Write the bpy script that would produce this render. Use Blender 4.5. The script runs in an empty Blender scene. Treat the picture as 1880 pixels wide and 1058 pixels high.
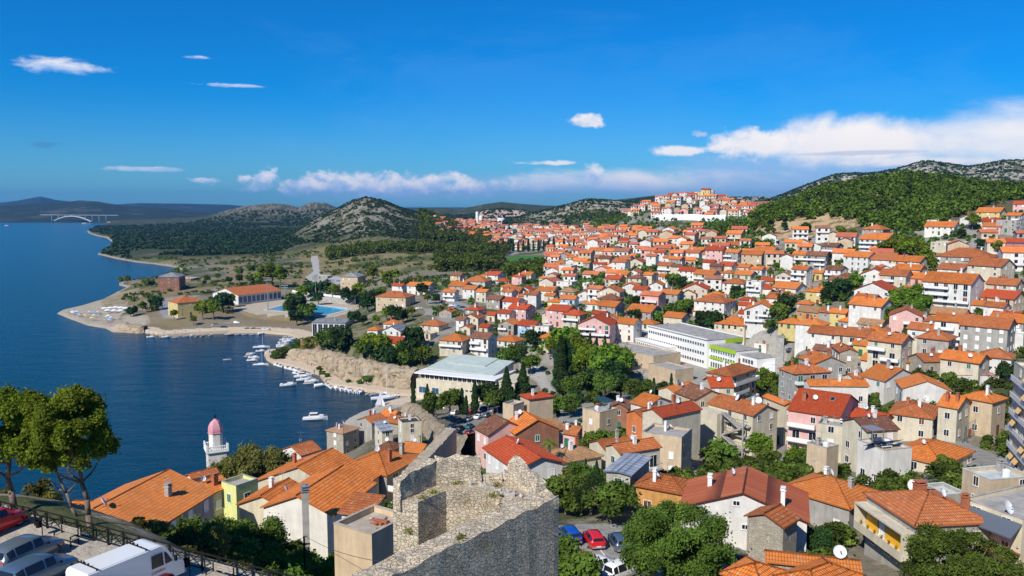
import bpy, math, random
import numpy as np
from mathutils import Vector, Matrix
from bisect import bisect
rnd = random.Random(7)
nrs = np.random.RandomState(11)
scene = bpy.context.scene
COL = scene.collection
# ---------------------------------------------------------------- camera
F, CX, CY, CAMH = 1460.0, 940.0, 529.0, 75.0
PITCH = math.atan(152.0 / F)
cam = bpy.data.cameras.new('camera')
cam.sensor_width = 36.0
cam.lens = F / 1880.0 * 36.0
cam.clip_start = 0.5
cam.clip_end = 60000.0
camo = bpy.data.objects.new('camera', cam)
camo.location = (0, 0, CAMH)
camo.rotation_euler = (math.pi / 2 - PITCH, 0, 0)
COL.objects.link(camo)
scene.camera = camo
# ---------------------------------------------------------------- sun and sky
SUN_EL = 41
SUN = Vector((-0.505, -0.76, 0)).normalized() * math.cos(math.radians(SUN_EL)) + Vector((0, 0, math.sin(math.radians(SUN_EL))))
sl = bpy.data.lights.new('sun', 'SUN')
sl.energy = 4.2
sl.angle = math.radians(0.5)
sl.color = (1.0, 0.95, 0.86)
so = bpy.data.objects.new('sun', sl)
so.rotation_euler = (-SUN).to_track_quat('-Z', 'Y').to_euler()
COL.objects.link(so)
scene.view_settings.view_transform = 'Standard'
scene.view_settings.look = 'None'
scene.view_settings.gamma = 1.0
scene.view_settings.exposure = 0.38
world = bpy.data.worlds.new("World")
scene.world = world
world.use_nodes = True
def mk(nt, typ, **kw):
    n = nt.nodes.new(typ)
    for k, v in kw.items():
        if k in ('op', 'operation'): n.operation = v
        elif k.startswith('i_'):
            n.inputs[int(k[2:])].default_value = v
        else: setattr(n, k, v)
    return n
class NT:
    """small helper for node maths"""
    def __init__(s, nt): s.nt = nt; s.L = nt.links.new
    def m(s, op, a, b=None, c=None, clamp=False):
        n = s.nt.nodes.new('ShaderNodeMath'); n.operation = op; n.use_clamp = clamp
        for i, v in enumerate((a, b, c)):
            if v is None: continue
            if isinstance(v, (int, float)): n.inputs[i].default_value = v
            else: s.L(v, n.inputs[i])
        return n.outputs[0]
    def mix(s, f, a, b, blend='MIX'):
        n = s.nt.nodes.new('ShaderNodeMix'); n.data_type = 'RGBA'; n.blend_type = blend
        for i, v in ((0, f), (6, a), (7, b)):
            if isinstance(v, (int, float)): n.inputs[i].default_value = v
            elif isinstance(v, tuple): n.inputs[i].default_value = (*v[:3], 1)
            else: s.L(v, n.inputs[i])
        return n.outputs[2]
    def noise(s, vec, scale, detail=4, rough=0.55, dist=0.0):
        n = s.nt.nodes.new('ShaderNodeTexNoise'); n.inputs['Scale'].default_value = scale
        n.inputs['Detail'].default_value = detail; n.inputs['Roughness'].default_value = rough
        n.inputs['Distortion'].default_value = dist
        if vec is not None: s.L(vec, n.inputs['Vector'])
        return n.outputs['Fac']
    def mr(s, v, a, b, c=0.0, d=1.0, smooth=False):
        n = s.nt.nodes.new('ShaderNodeMapRange'); n.inputs[1].default_value = a; n.inputs[2].default_value = b
        n.inputs[3].default_value = c; n.inputs[4].default_value = d
        if smooth: n.interpolation_type = 'SMOOTHSTEP'
        s.L(v, n.inputs[0]); return n.outputs[0]
    def mapping(s, vec, scale=(1, 1, 1), rot=(0, 0, 0), loc=(0, 0, 0)):
        n = s.nt.nodes.new('ShaderNodeMapping'); n.inputs['Scale'].default_value = scale
        n.inputs['Rotation'].default_value = rot; n.inputs['Location'].default_value = loc
        s.L(vec, n.inputs['Vector']); return n.outputs[0]
    def comb(s, x, y, z):
        n = s.nt.nodes.new('ShaderNodeCombineXYZ')
        for i, v in enumerate((x, y, z)):
            if isinstance(v, (int, float)): n.inputs[i].default_value = v
            else: s.L(v, n.inputs[i])
        return n.outputs[0]
    def sep(s, v):
        n = s.nt.nodes.new('ShaderNodeSeparateXYZ'); s.L(v, n.inputs[0]); return n.outputs
    def bump(s, h, strength, dist=0.1, normal=None):
        n = s.nt.nodes.new('ShaderNodeBump'); n.inputs['Strength'].default_value = strength
        n.inputs['Distance'].default_value = dist; s.L(h, n.inputs['Height'])
        if normal is not None: s.L(normal, n.inputs['Normal'])
        return n.outputs[0]
def build_world():
    nt = world.node_tree; N = NT(nt)
    bg = nt.nodes['Background']
    sky = nt.nodes.new('ShaderNodeTexSky'); sky.sky_type = 'NISHITA'; sky.sun_disc = False
    sky.sun_elevation = math.radians(SUN_EL)
    sky.sun_rotation = math.atan2(SUN.x, SUN.y)
    sky.altitude = 80; sky.air_density = 1.0; sky.dust_density = 0.25; sky.ozone_density = 4.5
    tc = nt.nodes.new('ShaderNodeTexCoord')
    d = N.sep(tc.outputs['Generated'])
    # azimuth from +Y (x/y) and elevation tangent
    az = N.m('DIVIDE', d[0], N.m('MAXIMUM', d[1], 0.05))
    hyp = N.m('SQRT', N.m('ADD', N.m('MULTIPLY', d[0], d[0]), N.m('MULTIPLY', d[1], d[1])))
    el = N.m('DIVIDE', d[2], N.m('MAXIMUM', hyp, 0.05))
    low = N.mr(el, 0.01, 0.15, 1, 0, True)
    col = N.mix(1.0, sky.outputs[0], N.mix(low, (0.02, 0.44, 0.84), (0.20, 0.52, 0.80)), 'MULTIPLY')
    front = N.mr(d[1], 0.0, 0.2)
    uv = N.comb(az, el, 0.0)
    # (u, v, half width, half height, softness, noise scale, stretch, brightness, opacity)
    cache = {}
    def shared(nsc, stretch):
        key = (20 if nsc < 24 else 34 if nsc < 50 else 120, 1.3 if stretch < 1.9 else 3.0)
        if key not in cache:
            a = N.noise(N.mapping(uv, (F / key[0] / key[1], F / key[0], 1)), 1.0, 8, 0.62, 0.3)
            b = N.noise(N.mapping(uv, (F / key[0] / key[1] * 1.3, F / key[0] * 1.3, 3), loc=(0.1, 0.25, 0)), 1.0, 3, 0.6)
            cache[key] = (a, b)
        return cache[key]
    def cloud(col, u0, v0, hw, hh, nsc, stretch, op, c1, c0, thr=0.5, flat=0.5, na=2.2):
        a0 = (u0 - CX) / F; e0 = (377 - v0) / F
        x = N.m('MULTIPLY', N.m('SUBTRACT', az, a0), F / hw)
        y = N.m('MULTIPLY', N.m('SUBTRACT', el, e0), F / hh)
        # flat base: stretch lower half
        yy = N.m('MAXIMUM', y, N.m('MULTIPLY', y, -1.0 / flat))
        r = N.m('SQRT', N.m('ADD', N.m('MULTIPLY', x, x), N.m('MULTIPLY', yy, yy)))
        n, sh = shared(nsc, stretch)
        v = N.m('ADD', N.m('SUBTRACT', 1.0, r), N.m('MULTIPLY', N.m('SUBTRACT', n, thr), na))
        f = N.m('MULTIPLY', N.mr(v, 0.2, 0.72, 0, op, True), front)
        sh = N.m('ADD', N.m('MULTIPLY', y, 0.35), sh)
        cc = N.mix(N.mr(sh, 0.25, 0.8, 0, 1, True), c0, c1)
        return N.mix(f, col, cc)
    W = 7.8
    wh = (0.98 * W, 0.93 * W, 0.90 * W); gr = (0.50 * W, 0.60 * W, 0.78 * W)
    ha = (0.34 * W, 0.52 * W, 0.85 * W); pk = (0.93 * W, 0.89 * W, 0.90 * W)
    # haze-like stratus veil low on the right
    col = cloud(col, 1560, 330, 560, 62, 160, 5, 0.75, ha, ha, 0.42, 1, 1.2)
    col = cloud(col, 900, 345, 560, 40, 160, 5, 0.45, ha, ha, 0.45, 1, 1.4)
    col = cloud(col, 1150, 340, 430, 44, 50, 2.4, 0.85, pk, ha, 0.5, 1)
    col = cloud(col, 720, 343, 380, 32, 30, 1.8, 0.9, pk, ha, 0.5, 0.8)
    col = cloud(col, 1900, 282, 440, 84, 110, 2.2, 0.97, wh, (0.62 * W, 0.74 * W, 0.92 * W), 0.5, 1.0, 1.0)
    col = cloud(col, 1570, 270, 260, 66, 60, 1.6, 0.98, wh, pk, 0.5, 1.0, 1.3)
    col = cloud(col, 1390, 275, 130, 44, 34, 1.6, 0.97, wh, pk, 0.5, 0.9, 1.5)
    col = cloud(col, 1250, 282, 100, 15, 30, 1.6, 0.95, pk, pk, 0.48, 0.7, 1.6)
    col = cloud(col, 1560, 290, 170, 6, 34, 3, 0.5, (0.32 * W, 0.45 * W, 0.68 * W), (0.32 * W, 0.45 * W, 0.68 * W), 0.5, 1.0, 1.6)
    col = cloud(col, 1690, 308, 200, 12, 34, 3, 0.7, wh, pk, 0.5, 1.0, 1.8)
    col = cloud(col, 1076, 230, 46, 22, 26, 1.3, 0.98, wh, gr, 0.5, 0.55)
    col = cloud(col, 1085, 325, 34, 28, 24, 1.0, 0.9, pk, ha, 0.5, 0.8)
    col = cloud(col, 1280, 253, 26, 9, 20, 1.6, 0.8, gr, gr, 0.5, 0.8)
    col = cloud(col, 1010, 301, 80, 7, 22, 3.0, 0.85, pk, pk, 0.5, 0.8)
    col = cloud(col, 492, 330, 30, 24, 22, 1.1, 0.9, pk, ha, 0.5, 0.6)
    col = cloud(col, 600, 328, 30, 18, 22, 1.3, 0.85, pk, ha, 0.5, 0.6)
    col = cloud(col, 450, 334, 24, 12, 18, 1.4, 0.8, pk, ha, 0.5, 0.6)
    col = cloud(col, 382, 336, 40, 10, 18, 1.5, 0.75, pk, ha, 0.5, 0.6)
    col = cloud(col, 145, 160, 105, 20, 26, 2.6, 0.9, wh, ha, 0.53, 0.9)
    col = cloud(col, 275, 318, 100, 7, 40, 5, 0.6, pk, ha, 0.48, 0.8)
    col = cloud(col, 385, 131, 40, 5, 16, 3, 0.6, wh, ha, 0.5, 0.9)
    col = cloud(col, 430, 175, 75, 5, 16, 4, 0.6, wh, ha, 0.5, 0.9)
    col = cloud(col, 40, 43, 70, 7, 20, 5, 0.35, ha, ha, 0.48, 0.9)
    col = cloud(col, 98, 283, 44, 10, 16, 2, 0.4, (0.06 * W, 0.2 * W, 0.42 * W), (0.06 * W, 0.2 * W, 0.42 * W), 0.5, 0.9)
    col = cloud(col, 1100, 200, 900, 200, 200, 8, 0.06, ha, ha, 0.5, 0.9)
    bg.inputs['Strength'].default_value = 0.108
    N.L(col, bg.inputs['Color'])
build_world()
world.cycles.sampling_method = 'MANUAL'; world.cycles.sample_map_resolution = 256
scene.cycles.max_bounces = 5; scene.cycles.diffuse_bounces = 2; scene.cycles.glossy_bounces = 2; scene.cycles.transmission_bounces = 3; scene.cycles.transparent_max_bounces = 4

# ---------------------------------------------------------------- helpers
def ray(u, v):
    a = (u - CX) / F; b = (CY - v) / F
    y = b * math.sin(PITCH) + math.cos(PITCH); z = b * math.cos(PITCH) - math.sin(PITCH)
    return a / y, z / y
def at(u, v, Y):
    a, s = ray(u, v); return Vector((a * Y, Y, CAMH + s * Y))
def atz(u, v, z):
    a, s = ray(u, v); Y = (z - CAMH) / s; return Vector((a * Y, Y, z))
def proj(p):
    x, y, z = p; z -= CAMH
    fw = y * math.cos(PITCH) - z * math.sin(PITCH); up = y * math.sin(PITCH) + z * math.cos(PITCH)
    fw = max(fw, 0.1)
    return CX + F * x / fw, CY - F * up / fw
def tag(o, label=None, cat=None, group=None, kind=None):
    if label: o['label'] = label
    if cat: o['category'] = cat
    if group: o['group'] = group
    if kind: o['kind'] = kind
    return o
def link(name, me, parent=None, loc=None, rz=None):
    o = bpy.data.objects.new(name, me); COL.objects.link(o)
    if parent is not None: o.parent = parent
    if loc is not None: o.location = loc
    if rz is not None: o.rotation_euler = (0, 0, rz)
    return o
def empty(name, loc, rz=0.0):
    o = link(name, None, None, loc, rz); o.empty_display_size = 0.5; return o
class MB:
    def __init__(s): s.v = []; s.f = []; s.m = []; s.uv = {}
    def face(s, pts, m=0, uv=None):
        n = len(s.v); s.v += [tuple(p) for p in pts]; s.f.append(tuple(range(n, n + len(pts)))); s.m.append(m)
        if uv: s.uv[len(s.f) - 1] = uv
    def box(s, x0, x1, y0, y1, z0, z1, m=0, M=None):
        P = [(x0, y0, z0), (x1, y0, z0), (x1, y1, z0), (x0, y1, z0), (x0, y0, z1), (x1, y0, z1), (x1, y1, z1), (x0, y1, z1)]
        if M is not None: P = [tuple(M @ Vector(p)) for p in P]
        n = len(s.v); s.v += P
        for q in ((0, 3, 2, 1), (4, 5, 6, 7), (0, 1, 5, 4), (1, 2, 6, 5), (2, 3, 7, 6), (3, 0, 4, 7)):
            s.f.append(tuple(n + i for i in q)); s.m.append(m)
    def prism(s, poly, z0, z1, m=0):
        n = len(s.v); k = len(poly)
        s.v += [(p[0], p[1], z0) for p in poly] + [(p[0], p[1], z1) for p in poly]
        s.f.append(tuple(n + k + i for i in range(k))); s.m.append(m)
        s.f.append(tuple(n + k - 1 - i for i in range(k))); s.m.append(m)
        for i in range(k):
            j = (i + 1) % k; s.f.append((n + i, n + j, n + k + j, n + k + i)); s.m.append(m)
    def tube(s, a, b, r0, r1=None, k=8, m=0, cap=True):
        a = Vector(a); b = Vector(b); r1 = r0 if r1 is None else r1
        d = (b - a).normalized(); t = Vector((0, 0, 1)) if abs(d.z) < 0.9 else Vector((1, 0, 0))
        e1 = d.cross(t).normalized(); e2 = d.cross(e1)
        n = len(s.v)
        for c, r in ((a, r0), (b, r1)):
            for i in range(k):
                w = 2 * math.pi * i / k; s.v.append(tuple(c + (e1 * math.cos(w) + e2 * math.sin(w)) * r))
        for i in range(k):
            j = (i + 1) % k; s.f.append((n + j, n + i, n + k + i, n + k + j)); s.m.append(m)
        if cap:
            s.f.append(tuple(n + i for i in range(k))); s.m.append(m)
            s.f.append(tuple(n + 2 * k - 1 - i for i in range(k))); s.m.append(m)
    def lathe(s, prof, k=12, m=0, c=(0, 0, 0), sm=None):
        n = len(s.v)
        for r, z in prof:
            for i in range(k):
                w = 2 * math.pi * i / k; s.v.append((c[0] + r * math.cos(w), c[1] + r * math.sin(w), c[2] + z))
        for q in range(len(prof) - 1):
            for i in range(k):
                j = (i + 1) % k; s.f.append((n + q * k + i, n + q * k + j, n + (q + 1) * k + j, n + (q + 1) * k + i)); s.m.append(m)
    def mesh(s, name, mats, smooth=False):
        me = bpy.data.meshes.new(name); me.from_pydata(s.v, [], s.f)
        for mt in (mats if isinstance(mats, (list, tuple)) else [mats]): me.materials.append(mt)
        if len(me.materials) > 1: me.polygons.foreach_set('material_index', s.m)
        if s.uv:
            l = me.uv_layers.new(name='UVMap')
            for fi, uv in s.uv.items():
                p = me.polygons[fi]
                for k, li in enumerate(p.loop_indices): l.data[li].uv = uv[k]
        if smooth: me.polygons.foreach_set('use_smooth', [True] * len(me.polygons))
        me.update(); return me
    def build(s, name, mats, parent=None, loc=None, rz=None, smooth=False):
        return link(name, s.mesh(name, mats, smooth), parent, loc, rz)
def npmesh(name, V, Fq, mats, cols=None, smooth=False, matidx=None):
    """V (n,3) Fq (m,4) arrays -> mesh, optional per-vertex colours"""
    me = bpy.data.meshes.new(name)
    V = np.ascontiguousarray(V, dtype=np.float32); Fq = np.ascontiguousarray(Fq, dtype=np.int32); k = Fq.shape[1]
    me.vertices.add(len(V)); me.vertices.foreach_set('co', V.ravel())
    me.loops.add(Fq.size); me.loops.foreach_set('vertex_index', Fq.ravel())
    me.polygons.add(len(Fq)); me.polygons.foreach_set('loop_start', np.arange(0, Fq.size, k, dtype=np.int32))
    me.polygons.foreach_set('loop_total', np.full(len(Fq), k, dtype=np.int32))
    if smooth: me.polygons.foreach_set('use_smooth', np.ones(len(Fq), dtype=bool))
    for mt in (mats if isinstance(mats, (list, tuple)) else [mats]): me.materials.append(mt)
    if matidx is not None: me.polygons.foreach_set('material_index', np.ascontiguousarray(matidx, dtype=np.int32))
    me.update(calc_edges=True)
    if cols is not None:
        ca = me.color_attributes.new('col', 'FLOAT_COLOR', 'POINT')
        c = np.ones((len(V), 4), dtype=np.float32); c[:, :3] = cols
        ca.data.foreach_set('color', c.ravel())
    return me
# cheap value noise for numpy
def vnoise(x, y, seed=0):
    xi = np.floor(x).astype(np.int64); yi = np.floor(y).astype(np.int64)
    fx = x - xi; fy = y - yi; fx = fx * fx * (3 - 2 * fx); fy = fy * fy * (3 - 2 * fy)
    def h(a, b):
        n = (a * 374761393 + b * 668265263 + seed * 974711) & 0xffffffff
        n = ((n ^ (n >> 13)) * 1274126177) & 0xffffffff
        return ((n ^ (n >> 16)) & 0xffff) / 65535.0
    return (h(xi, yi) * (1 - fx) + h(xi + 1, yi) * fx) * (1 - fy) + (h(xi, yi + 1) * (1 - fx) + h(xi + 1, yi + 1) * fx) * fy
def fbm(x, y, sc, oc=4, seed=0):
    t = 0; a = 0.5; s = 0
    for i in range(oc):
        t = t + a * vnoise(x / sc * 2 ** i, y / sc * 2 ** i, seed + i); s += a; a *= 0.5
    return t / s
# ---------------------------------------------------------------- materials
def newmat(name):
    m = bpy.data.materials.new(name); m.use_nodes = True
    return m, NT(m.node_tree), m.node_tree.nodes['Principled BSDF']
def plain(name, c, rough=0.6, metal=0.0, noise=0.0, nsc=3.0, spec=None):
    m, N, b = newmat(name)
    b.inputs['Roughness'].default_value = rough; b.inputs['Metallic'].default_value = metal
    if spec is not None: b.inputs['Specular IOR Level'].default_value = spec
    if noise:
        tc = m.node_tree.nodes.new('ShaderNodeTexCoord')
        n = N.noise(tc.outputs['Object'], nsc, 5, 0.65)
        f = N.mr(n, 0.3, 0.7, 1 - noise, 1 + noise * 0.6)
        N.L(N.mix(1.0, c, f, 'MULTIPLY'), b.inputs['Base Color'])
        N.L(N.bump(n, 0.25, 0.05), b.inputs['Normal'])
    else: b.inputs['Base Color'].default_value = (*c, 1)
    return m
def wallmat(name, c, dirt=0.35):
    m, N, b = newmat(name); nt = m.node_tree
    b.inputs['Roughness'].default_value = 0.9; b.inputs['Specular IOR Level'].default_value = 0.2
    tc = nt.nodes.new('ShaderNodeTexCoord'); oi = nt.nodes.new('ShaderNodeObjectInfo')
    P = tc.outputs['Object']
    n1 = N.noise(P, 0.5, 5, 0.65)                                    # large patches of weathering
    n2 = N.noise(N.mapping(P, (1.6, 1.6, 0.22)), 1.0, 4, 0.6)        # runs of rain dirt
    n3 = N.noise(P, 14, 3, 0.6)
    f = N.m('MULTIPLY', N.mr(n1, 0.3, 0.7, 1 - dirt, 1.03), N.mr(n2, 0.35, 0.62, 1 - dirt * 0.7, 1.0))
    f = N.m('MULTIPLY', f, N.mr(n3, 0.3, 0.7, 0.93, 1.05))
    f = N.m('MULTIPLY', f, N.mr(oi.outputs['Random'], 0, 1, 0.9, 1.06))
    warm = N.mix(N.mr(oi.outputs['Random'], 0.3, 1, 0, 0.35), c, (c[0] * 0.98, c[1] * 0.9, c[2] * 0.76))
    N.L(N.mix(1.0, warm, f, 'MULTIPLY'), b.inputs['Base Color'])
    N.L(N.bump(n3, 0.25, 0.03), b.inputs['Normal'])
    return m
def roofmat(name, c, old=0.3, rough=0.8, tile=(0.25, 0.45)):
    """clay tiles: courses along u, pans along v; UVs are metres"""
    m, N, b = newmat(name); nt = m.node_tree
    b.inputs['Roughness'].default_value = rough; b.inputs['Specular IOR Level'].default_value = 0.25
    uv = nt.nodes.new('ShaderNodeUVMap').outputs[0]; oi = nt.nodes.new('ShaderNodeObjectInfo')
    s = N.sep(uv)
    # per tile random
    tu = N.m('FLOOR', N.m('DIVIDE', s[0], tile[0])); tv = N.m('FLOOR', N.m('DIVIDE', s[1], tile[1]))
    wn = nt.nodes.new('ShaderNodeTexWhiteNoise'); wn.noise_dimensions = '3D'
    N.L(N.comb(tu, tv, oi.outputs['Random']), wn.inputs['Vector'])
    r = wn.outputs['Value']
    fu = N.m('FRACT', N.m('DIVIDE', s[0], tile[0])); fv = N.m('FRACT', N.m('DIVIDE', s[1], tile[1]))
    rib = N.m('SINE', N.m('MULTIPLY', fu, math.pi))                  # rounded pan across u
    step = N.m('POWER', fv, 0.7)                                     # courses overlap down the slope
    shift = N.m('MULTIPLY', oi.outputs['Random'], 37.0)
    P = N.comb(s[0], s[1], shift)
    n1 = N.noise(P, 0.35, 4, 0.6); n2 = N.noise(P, 1.8, 4, 0.65)
    dark = (c[0] * 0.45, c[1] * 0.50, c[2] * 0.62); light = (min(1, c[0] * 1.08), c[1] * 1.22, c[2] * 1.3)
    col = N.mix(N.mr(r, 0.0, 1.0), (c[0] * 0.88, c[1] * 0.82, c[2] * 0.8), light)
    col = N.mix(N.m('MULTIPLY', N.mr(n1, 0.42, 0.7, 0, 1, True), old), col, dark)
    col = N.mix(N.m('MULTIPLY', N.mr(n2, 0.52, 0.75, 0, 1, True), old * 1.2, clamp=True), col, (0.13, 0.10, 0.08))
    col = N.mix(N.m('MULTIPLY', N.m('GREATER_THAN', r, 0.93), old), col, (0.50, 0.36, 0.22))
    gap = N.m('MULTIPLY', N.mr(fv, 0.04, 0.24, 0.36, 1.06), N.mr(rib, 0.0, 0.5, 0.62, 1.04))   # shadow under each course painted into the colour, pan joints darkened too
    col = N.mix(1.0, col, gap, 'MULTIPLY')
    rn2 = N.m('FRACT', N.m('MULTIPLY', oi.outputs['Random'], 7.31))
    col = N.mix(N.mr(rn2, .45, 1, 0, .45), col, (c[0] * .72, c[1] * .95, c[2] * 1.5))
    col = N.mix(1.0, col, N.mr(oi.outputs['Random'], 0, 1, 0.74, 1.08), 'MULTIPLY')
    N.L(col, b.inputs['Base Color'])
    h = N.m('ADD', N.m('MULTIPLY', rib, 0.6), N.m('MULTIPLY', step, 1.0))
    N.L(N.bump(h, 1.0, 0.09), b.inputs['Normal'])
    return m
def stonemat(name, c1, c2, bw=0.42, bh=0.22, bumpd=0.06, mort=(0.34, 0.31, 0.25), uvs=True):
    m, N, b = newmat(name); nt = m.node_tree
    b.inputs['Roughness'].default_value = 0.95; b.inputs['Specular IOR Level'].default_value = 0.15
    tc = nt.nodes.new('ShaderNodeTexCoord')
    if uvs: V = nt.nodes.new('ShaderNodeUVMap').outputs[0]
    else:
        g = nt.nodes.new('ShaderNodeNewGeometry'); p = N.sep(tc.outputs['Object']); V = N.comb(N.m('ADD', p[0], p[1]), p[2], 0.0)
    w = nt.nodes.new('ShaderNodeTexNoise'); w.inputs['Scale'].default_value = 2.5; w.inputs['Detail'].default_value = 3; N.L(V, w.inputs['Vector'])
    vm = nt.nodes.new('ShaderNodeVectorMath'); vm.operation = 'SCALE'; vm.inputs['Scale'].default_value = 0.12; N.L(w.outputs['Color'], vm.inputs[0])
    va = nt.nodes.new('ShaderNodeVectorMath'); va.operation = 'ADD'; N.L(V, va.inputs[0]); N.L(vm.outputs[0], va.inputs[1])
    vs = nt.nodes.new('ShaderNodeVectorMath'); vs.operation = 'DIVIDE'; N.L(va.outputs[0], vs.inputs[0]); vs.inputs[1].default_value = (bw * .8, bh * .95, 1)
    vo = nt.nodes.new('ShaderNodeTexVoronoi'); vo.inputs['Scale'].default_value = 1.0; vo.inputs['Randomness'].default_value = .72; N.L(vs.outputs[0], vo.inputs['Vector'])
    ve = nt.nodes.new('ShaderNodeTexVoronoi'); ve.feature = 'DISTANCE_TO_EDGE'; ve.inputs['Scale'].default_value = 1.0; ve.inputs['Randomness'].default_value = .72; N.L(vs.outputs[0], ve.inputs['Vector'])
    jt = N.mr(ve.outputs['Distance'], 0.0, 0.08, 0.3, 1, True)
    rc_ = N.sep(vo.outputs['Color'])[0]
    n1 = N.noise(V, 1.1, 6, 0.7); n2 = N.noise(V, 22, 4, 0.7)
    col = N.mix(jt, mort, N.mix(rc_, c2, c1))
    col = N.mix(N.mr(N.noise(V, .9, 5, .7), .56, .72), col, (c1[0] * .55, c1[1] * .5, c1[2] * .36))
    col = N.mix(1.0, col, N.mr(n1, 0.3, 0.7, 0.72, 1.15), 'MULTIPLY')
    col = N.mix(1.0, col, N.mr(n2, 0.3, 0.7, 0.8, 1.15), 'MULTIPLY')
    N.L(col, b.inputs['Base Color'])
    h = N.m('ADD', N.m('MULTIPLY', jt, 1.0), N.m('ADD', N.m('MULTIPLY', rc_, .5), N.m('MULTIPLY', N.noise(V, 6, 6, 0.75), 0.9)))
    N.L(N.bump(h, 1.0, bumpd), b.inputs['Normal'])
    return m
def leafmat(name, c, var=0.5, trans=0.25):
    m, N, b = newmat(name); nt = m.node_tree
    b.inputs['Roughness'].default_value = 0.7; b.inputs['Specular IOR Level'].default_value = 0.15
    at_ = nt.nodes.new('ShaderNodeAttribute'); at_.attribute_name = 'col'
    oi = nt.nodes.new('ShaderNodeObjectInfo')
    col = N.mix(1.0, c, at_.outputs['Color'], 'MULTIPLY')
    hs = nt.nodes.new('ShaderNodeHueSaturation'); N.L(col, hs.inputs['Color'])
    N.L(N.mr(oi.outputs['Random'], 0, 1, 0.485, 0.515), hs.inputs['Hue'])
    N.L(N.mr(oi.outputs['Random'], 0, 1, 0.75, 1.25), hs.inputs['Value'])
    N.L(hs.outputs[0], b.inputs['Base Color'])
    tr = nt.nodes.new('ShaderNodeBsdfTranslucent'); N.L(N.mix(1.0, hs.outputs[0], (1.2, 1.5, 0.5), 'MULTIPLY'), tr.inputs[0])
    mx = nt.nodes.new('ShaderNodeMixShader'); mx.inputs[0].default_value = trans
    out = nt.nodes['Material Output']
    N.L(b.outputs[0], mx.inputs[1]); N.L(tr.outputs[0], mx.inputs[2]); N.L(mx.outputs[0], out.inputs[0])
    return m
def attrmat(name, rough=0.9, nsc=0.6, amp=0.25, bumpd=0.0, bsc=1.0):
    m, N, b = newmat(name); nt = m.node_tree
    b.inputs['Roughness'].default_value = rough; b.inputs['Specular IOR Level'].default_value = 0.15
    a = nt.nodes.new('ShaderNodeAttribute'); a.attribute_name = 'col'
    tc = nt.nodes.new('ShaderNodeTexCoord')
    n = N.noise(tc.outputs['Object'], nsc, 8, 0.7)
    N.L(N.mix(1.0, a.outputs['Color'], N.mr(n, 0.3, 0.7, 1 - amp, 1 + amp), 'MULTIPLY'), b.inputs['Base Color'])
    if bumpd: N.L(N.bump(N.noise(tc.outputs['Object'], bsc, 6, 0.7), 0.9, bumpd), b.inputs['Normal'])
    return m
WALL = {
 'w': wallmat('white_render', (0.79, 0.765, 0.71), 0.2), 'c': wallmat('cream_render', (0.70, 0.63, 0.48), 0.22),
 'g': wallmat('grey_render', (0.45, 0.43, 0.39), 0.28), 'p': wallmat('pink_render', (0.74, 0.46, 0.42), 0.15),
 'y': wallmat('yellow_render', (0.72, 0.58, 0.24), 0.2), 'b': wallmat('pale_blue_render', (0.40, 0.56, 0.72), 0.2),
 'u': wallmat('strong_blue_render', (0.12, 0.28, 0.60), 0.2), 'o': wallmat('ochre_render', (0.66, 0.34, 0.11), 0.3),
 'n': wallmat('tan_render', (0.64, 0.50, 0.34), 0.22), 'k': wallmat('brick_brown_render', (0.36, 0.17, 0.11), 0.3),
 'l': wallmat('lime_yellow_render', (0.70, 0.72, 0.30), 0.12), 'G': wallmat('lime_green_render', (0.36, 0.56, 0.03), 0.1),
 's': stonemat('rubble_stone', (0.46, 0.41, 0.33), (0.36, 0.32, 0.25), 0.5, 0.27, 0.05, (0.5, 0.46, 0.38), uvs=False),
 'x': wallmat('orange_brick_render', (0.62, 0.20, 0.07), 0.2),
}
WNAME = {'w': 'white', 'c': 'cream', 'g': 'grey', 'p': 'pink', 'y': 'yellow', 'b': 'pale blue', 'u': 'blue', 'o': 'ochre', 'n': 'tan', 'k': 'brown', 'l': 'lime yellow', 's': 'stone', 'x': 'orange', 'G': 'green'}
ROOF = {
 'O': roofmat('bright_orange_tiles', (0.78, 0.215, 0.038), 0.42), 'R': roofmat('red_tiles', (0.56, 0.085, 0.022), 0.12),
 'T': roofmat('terracotta_tiles', (0.58, 0.165, 0.045), 0.5), 'B': roofmat('old_brown_tiles', (0.30, 0.115, 0.055), 0.6),
 'N': roofmat('weathered_tan_tiles', (0.50, 0.26, 0.115), 0.5), 'G': roofmat('grey_sheets', (0.30, 0.30, 0.29), 0.3, 0.6, (1.0, 2.2)),
 'D': roofmat('dark_red_sheets', (0.50, 0.125, 0.04), 0.1, 0.55, (0.5, 9.0)),
}
RNAME = {'O': 'bright orange', 'R': 'red', 'T': 'terracotta', 'B': 'old brown', 'N': 'weathered tan', 'G': 'grey', 'F': 'flat', 'D': 'dark red'}
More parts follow.
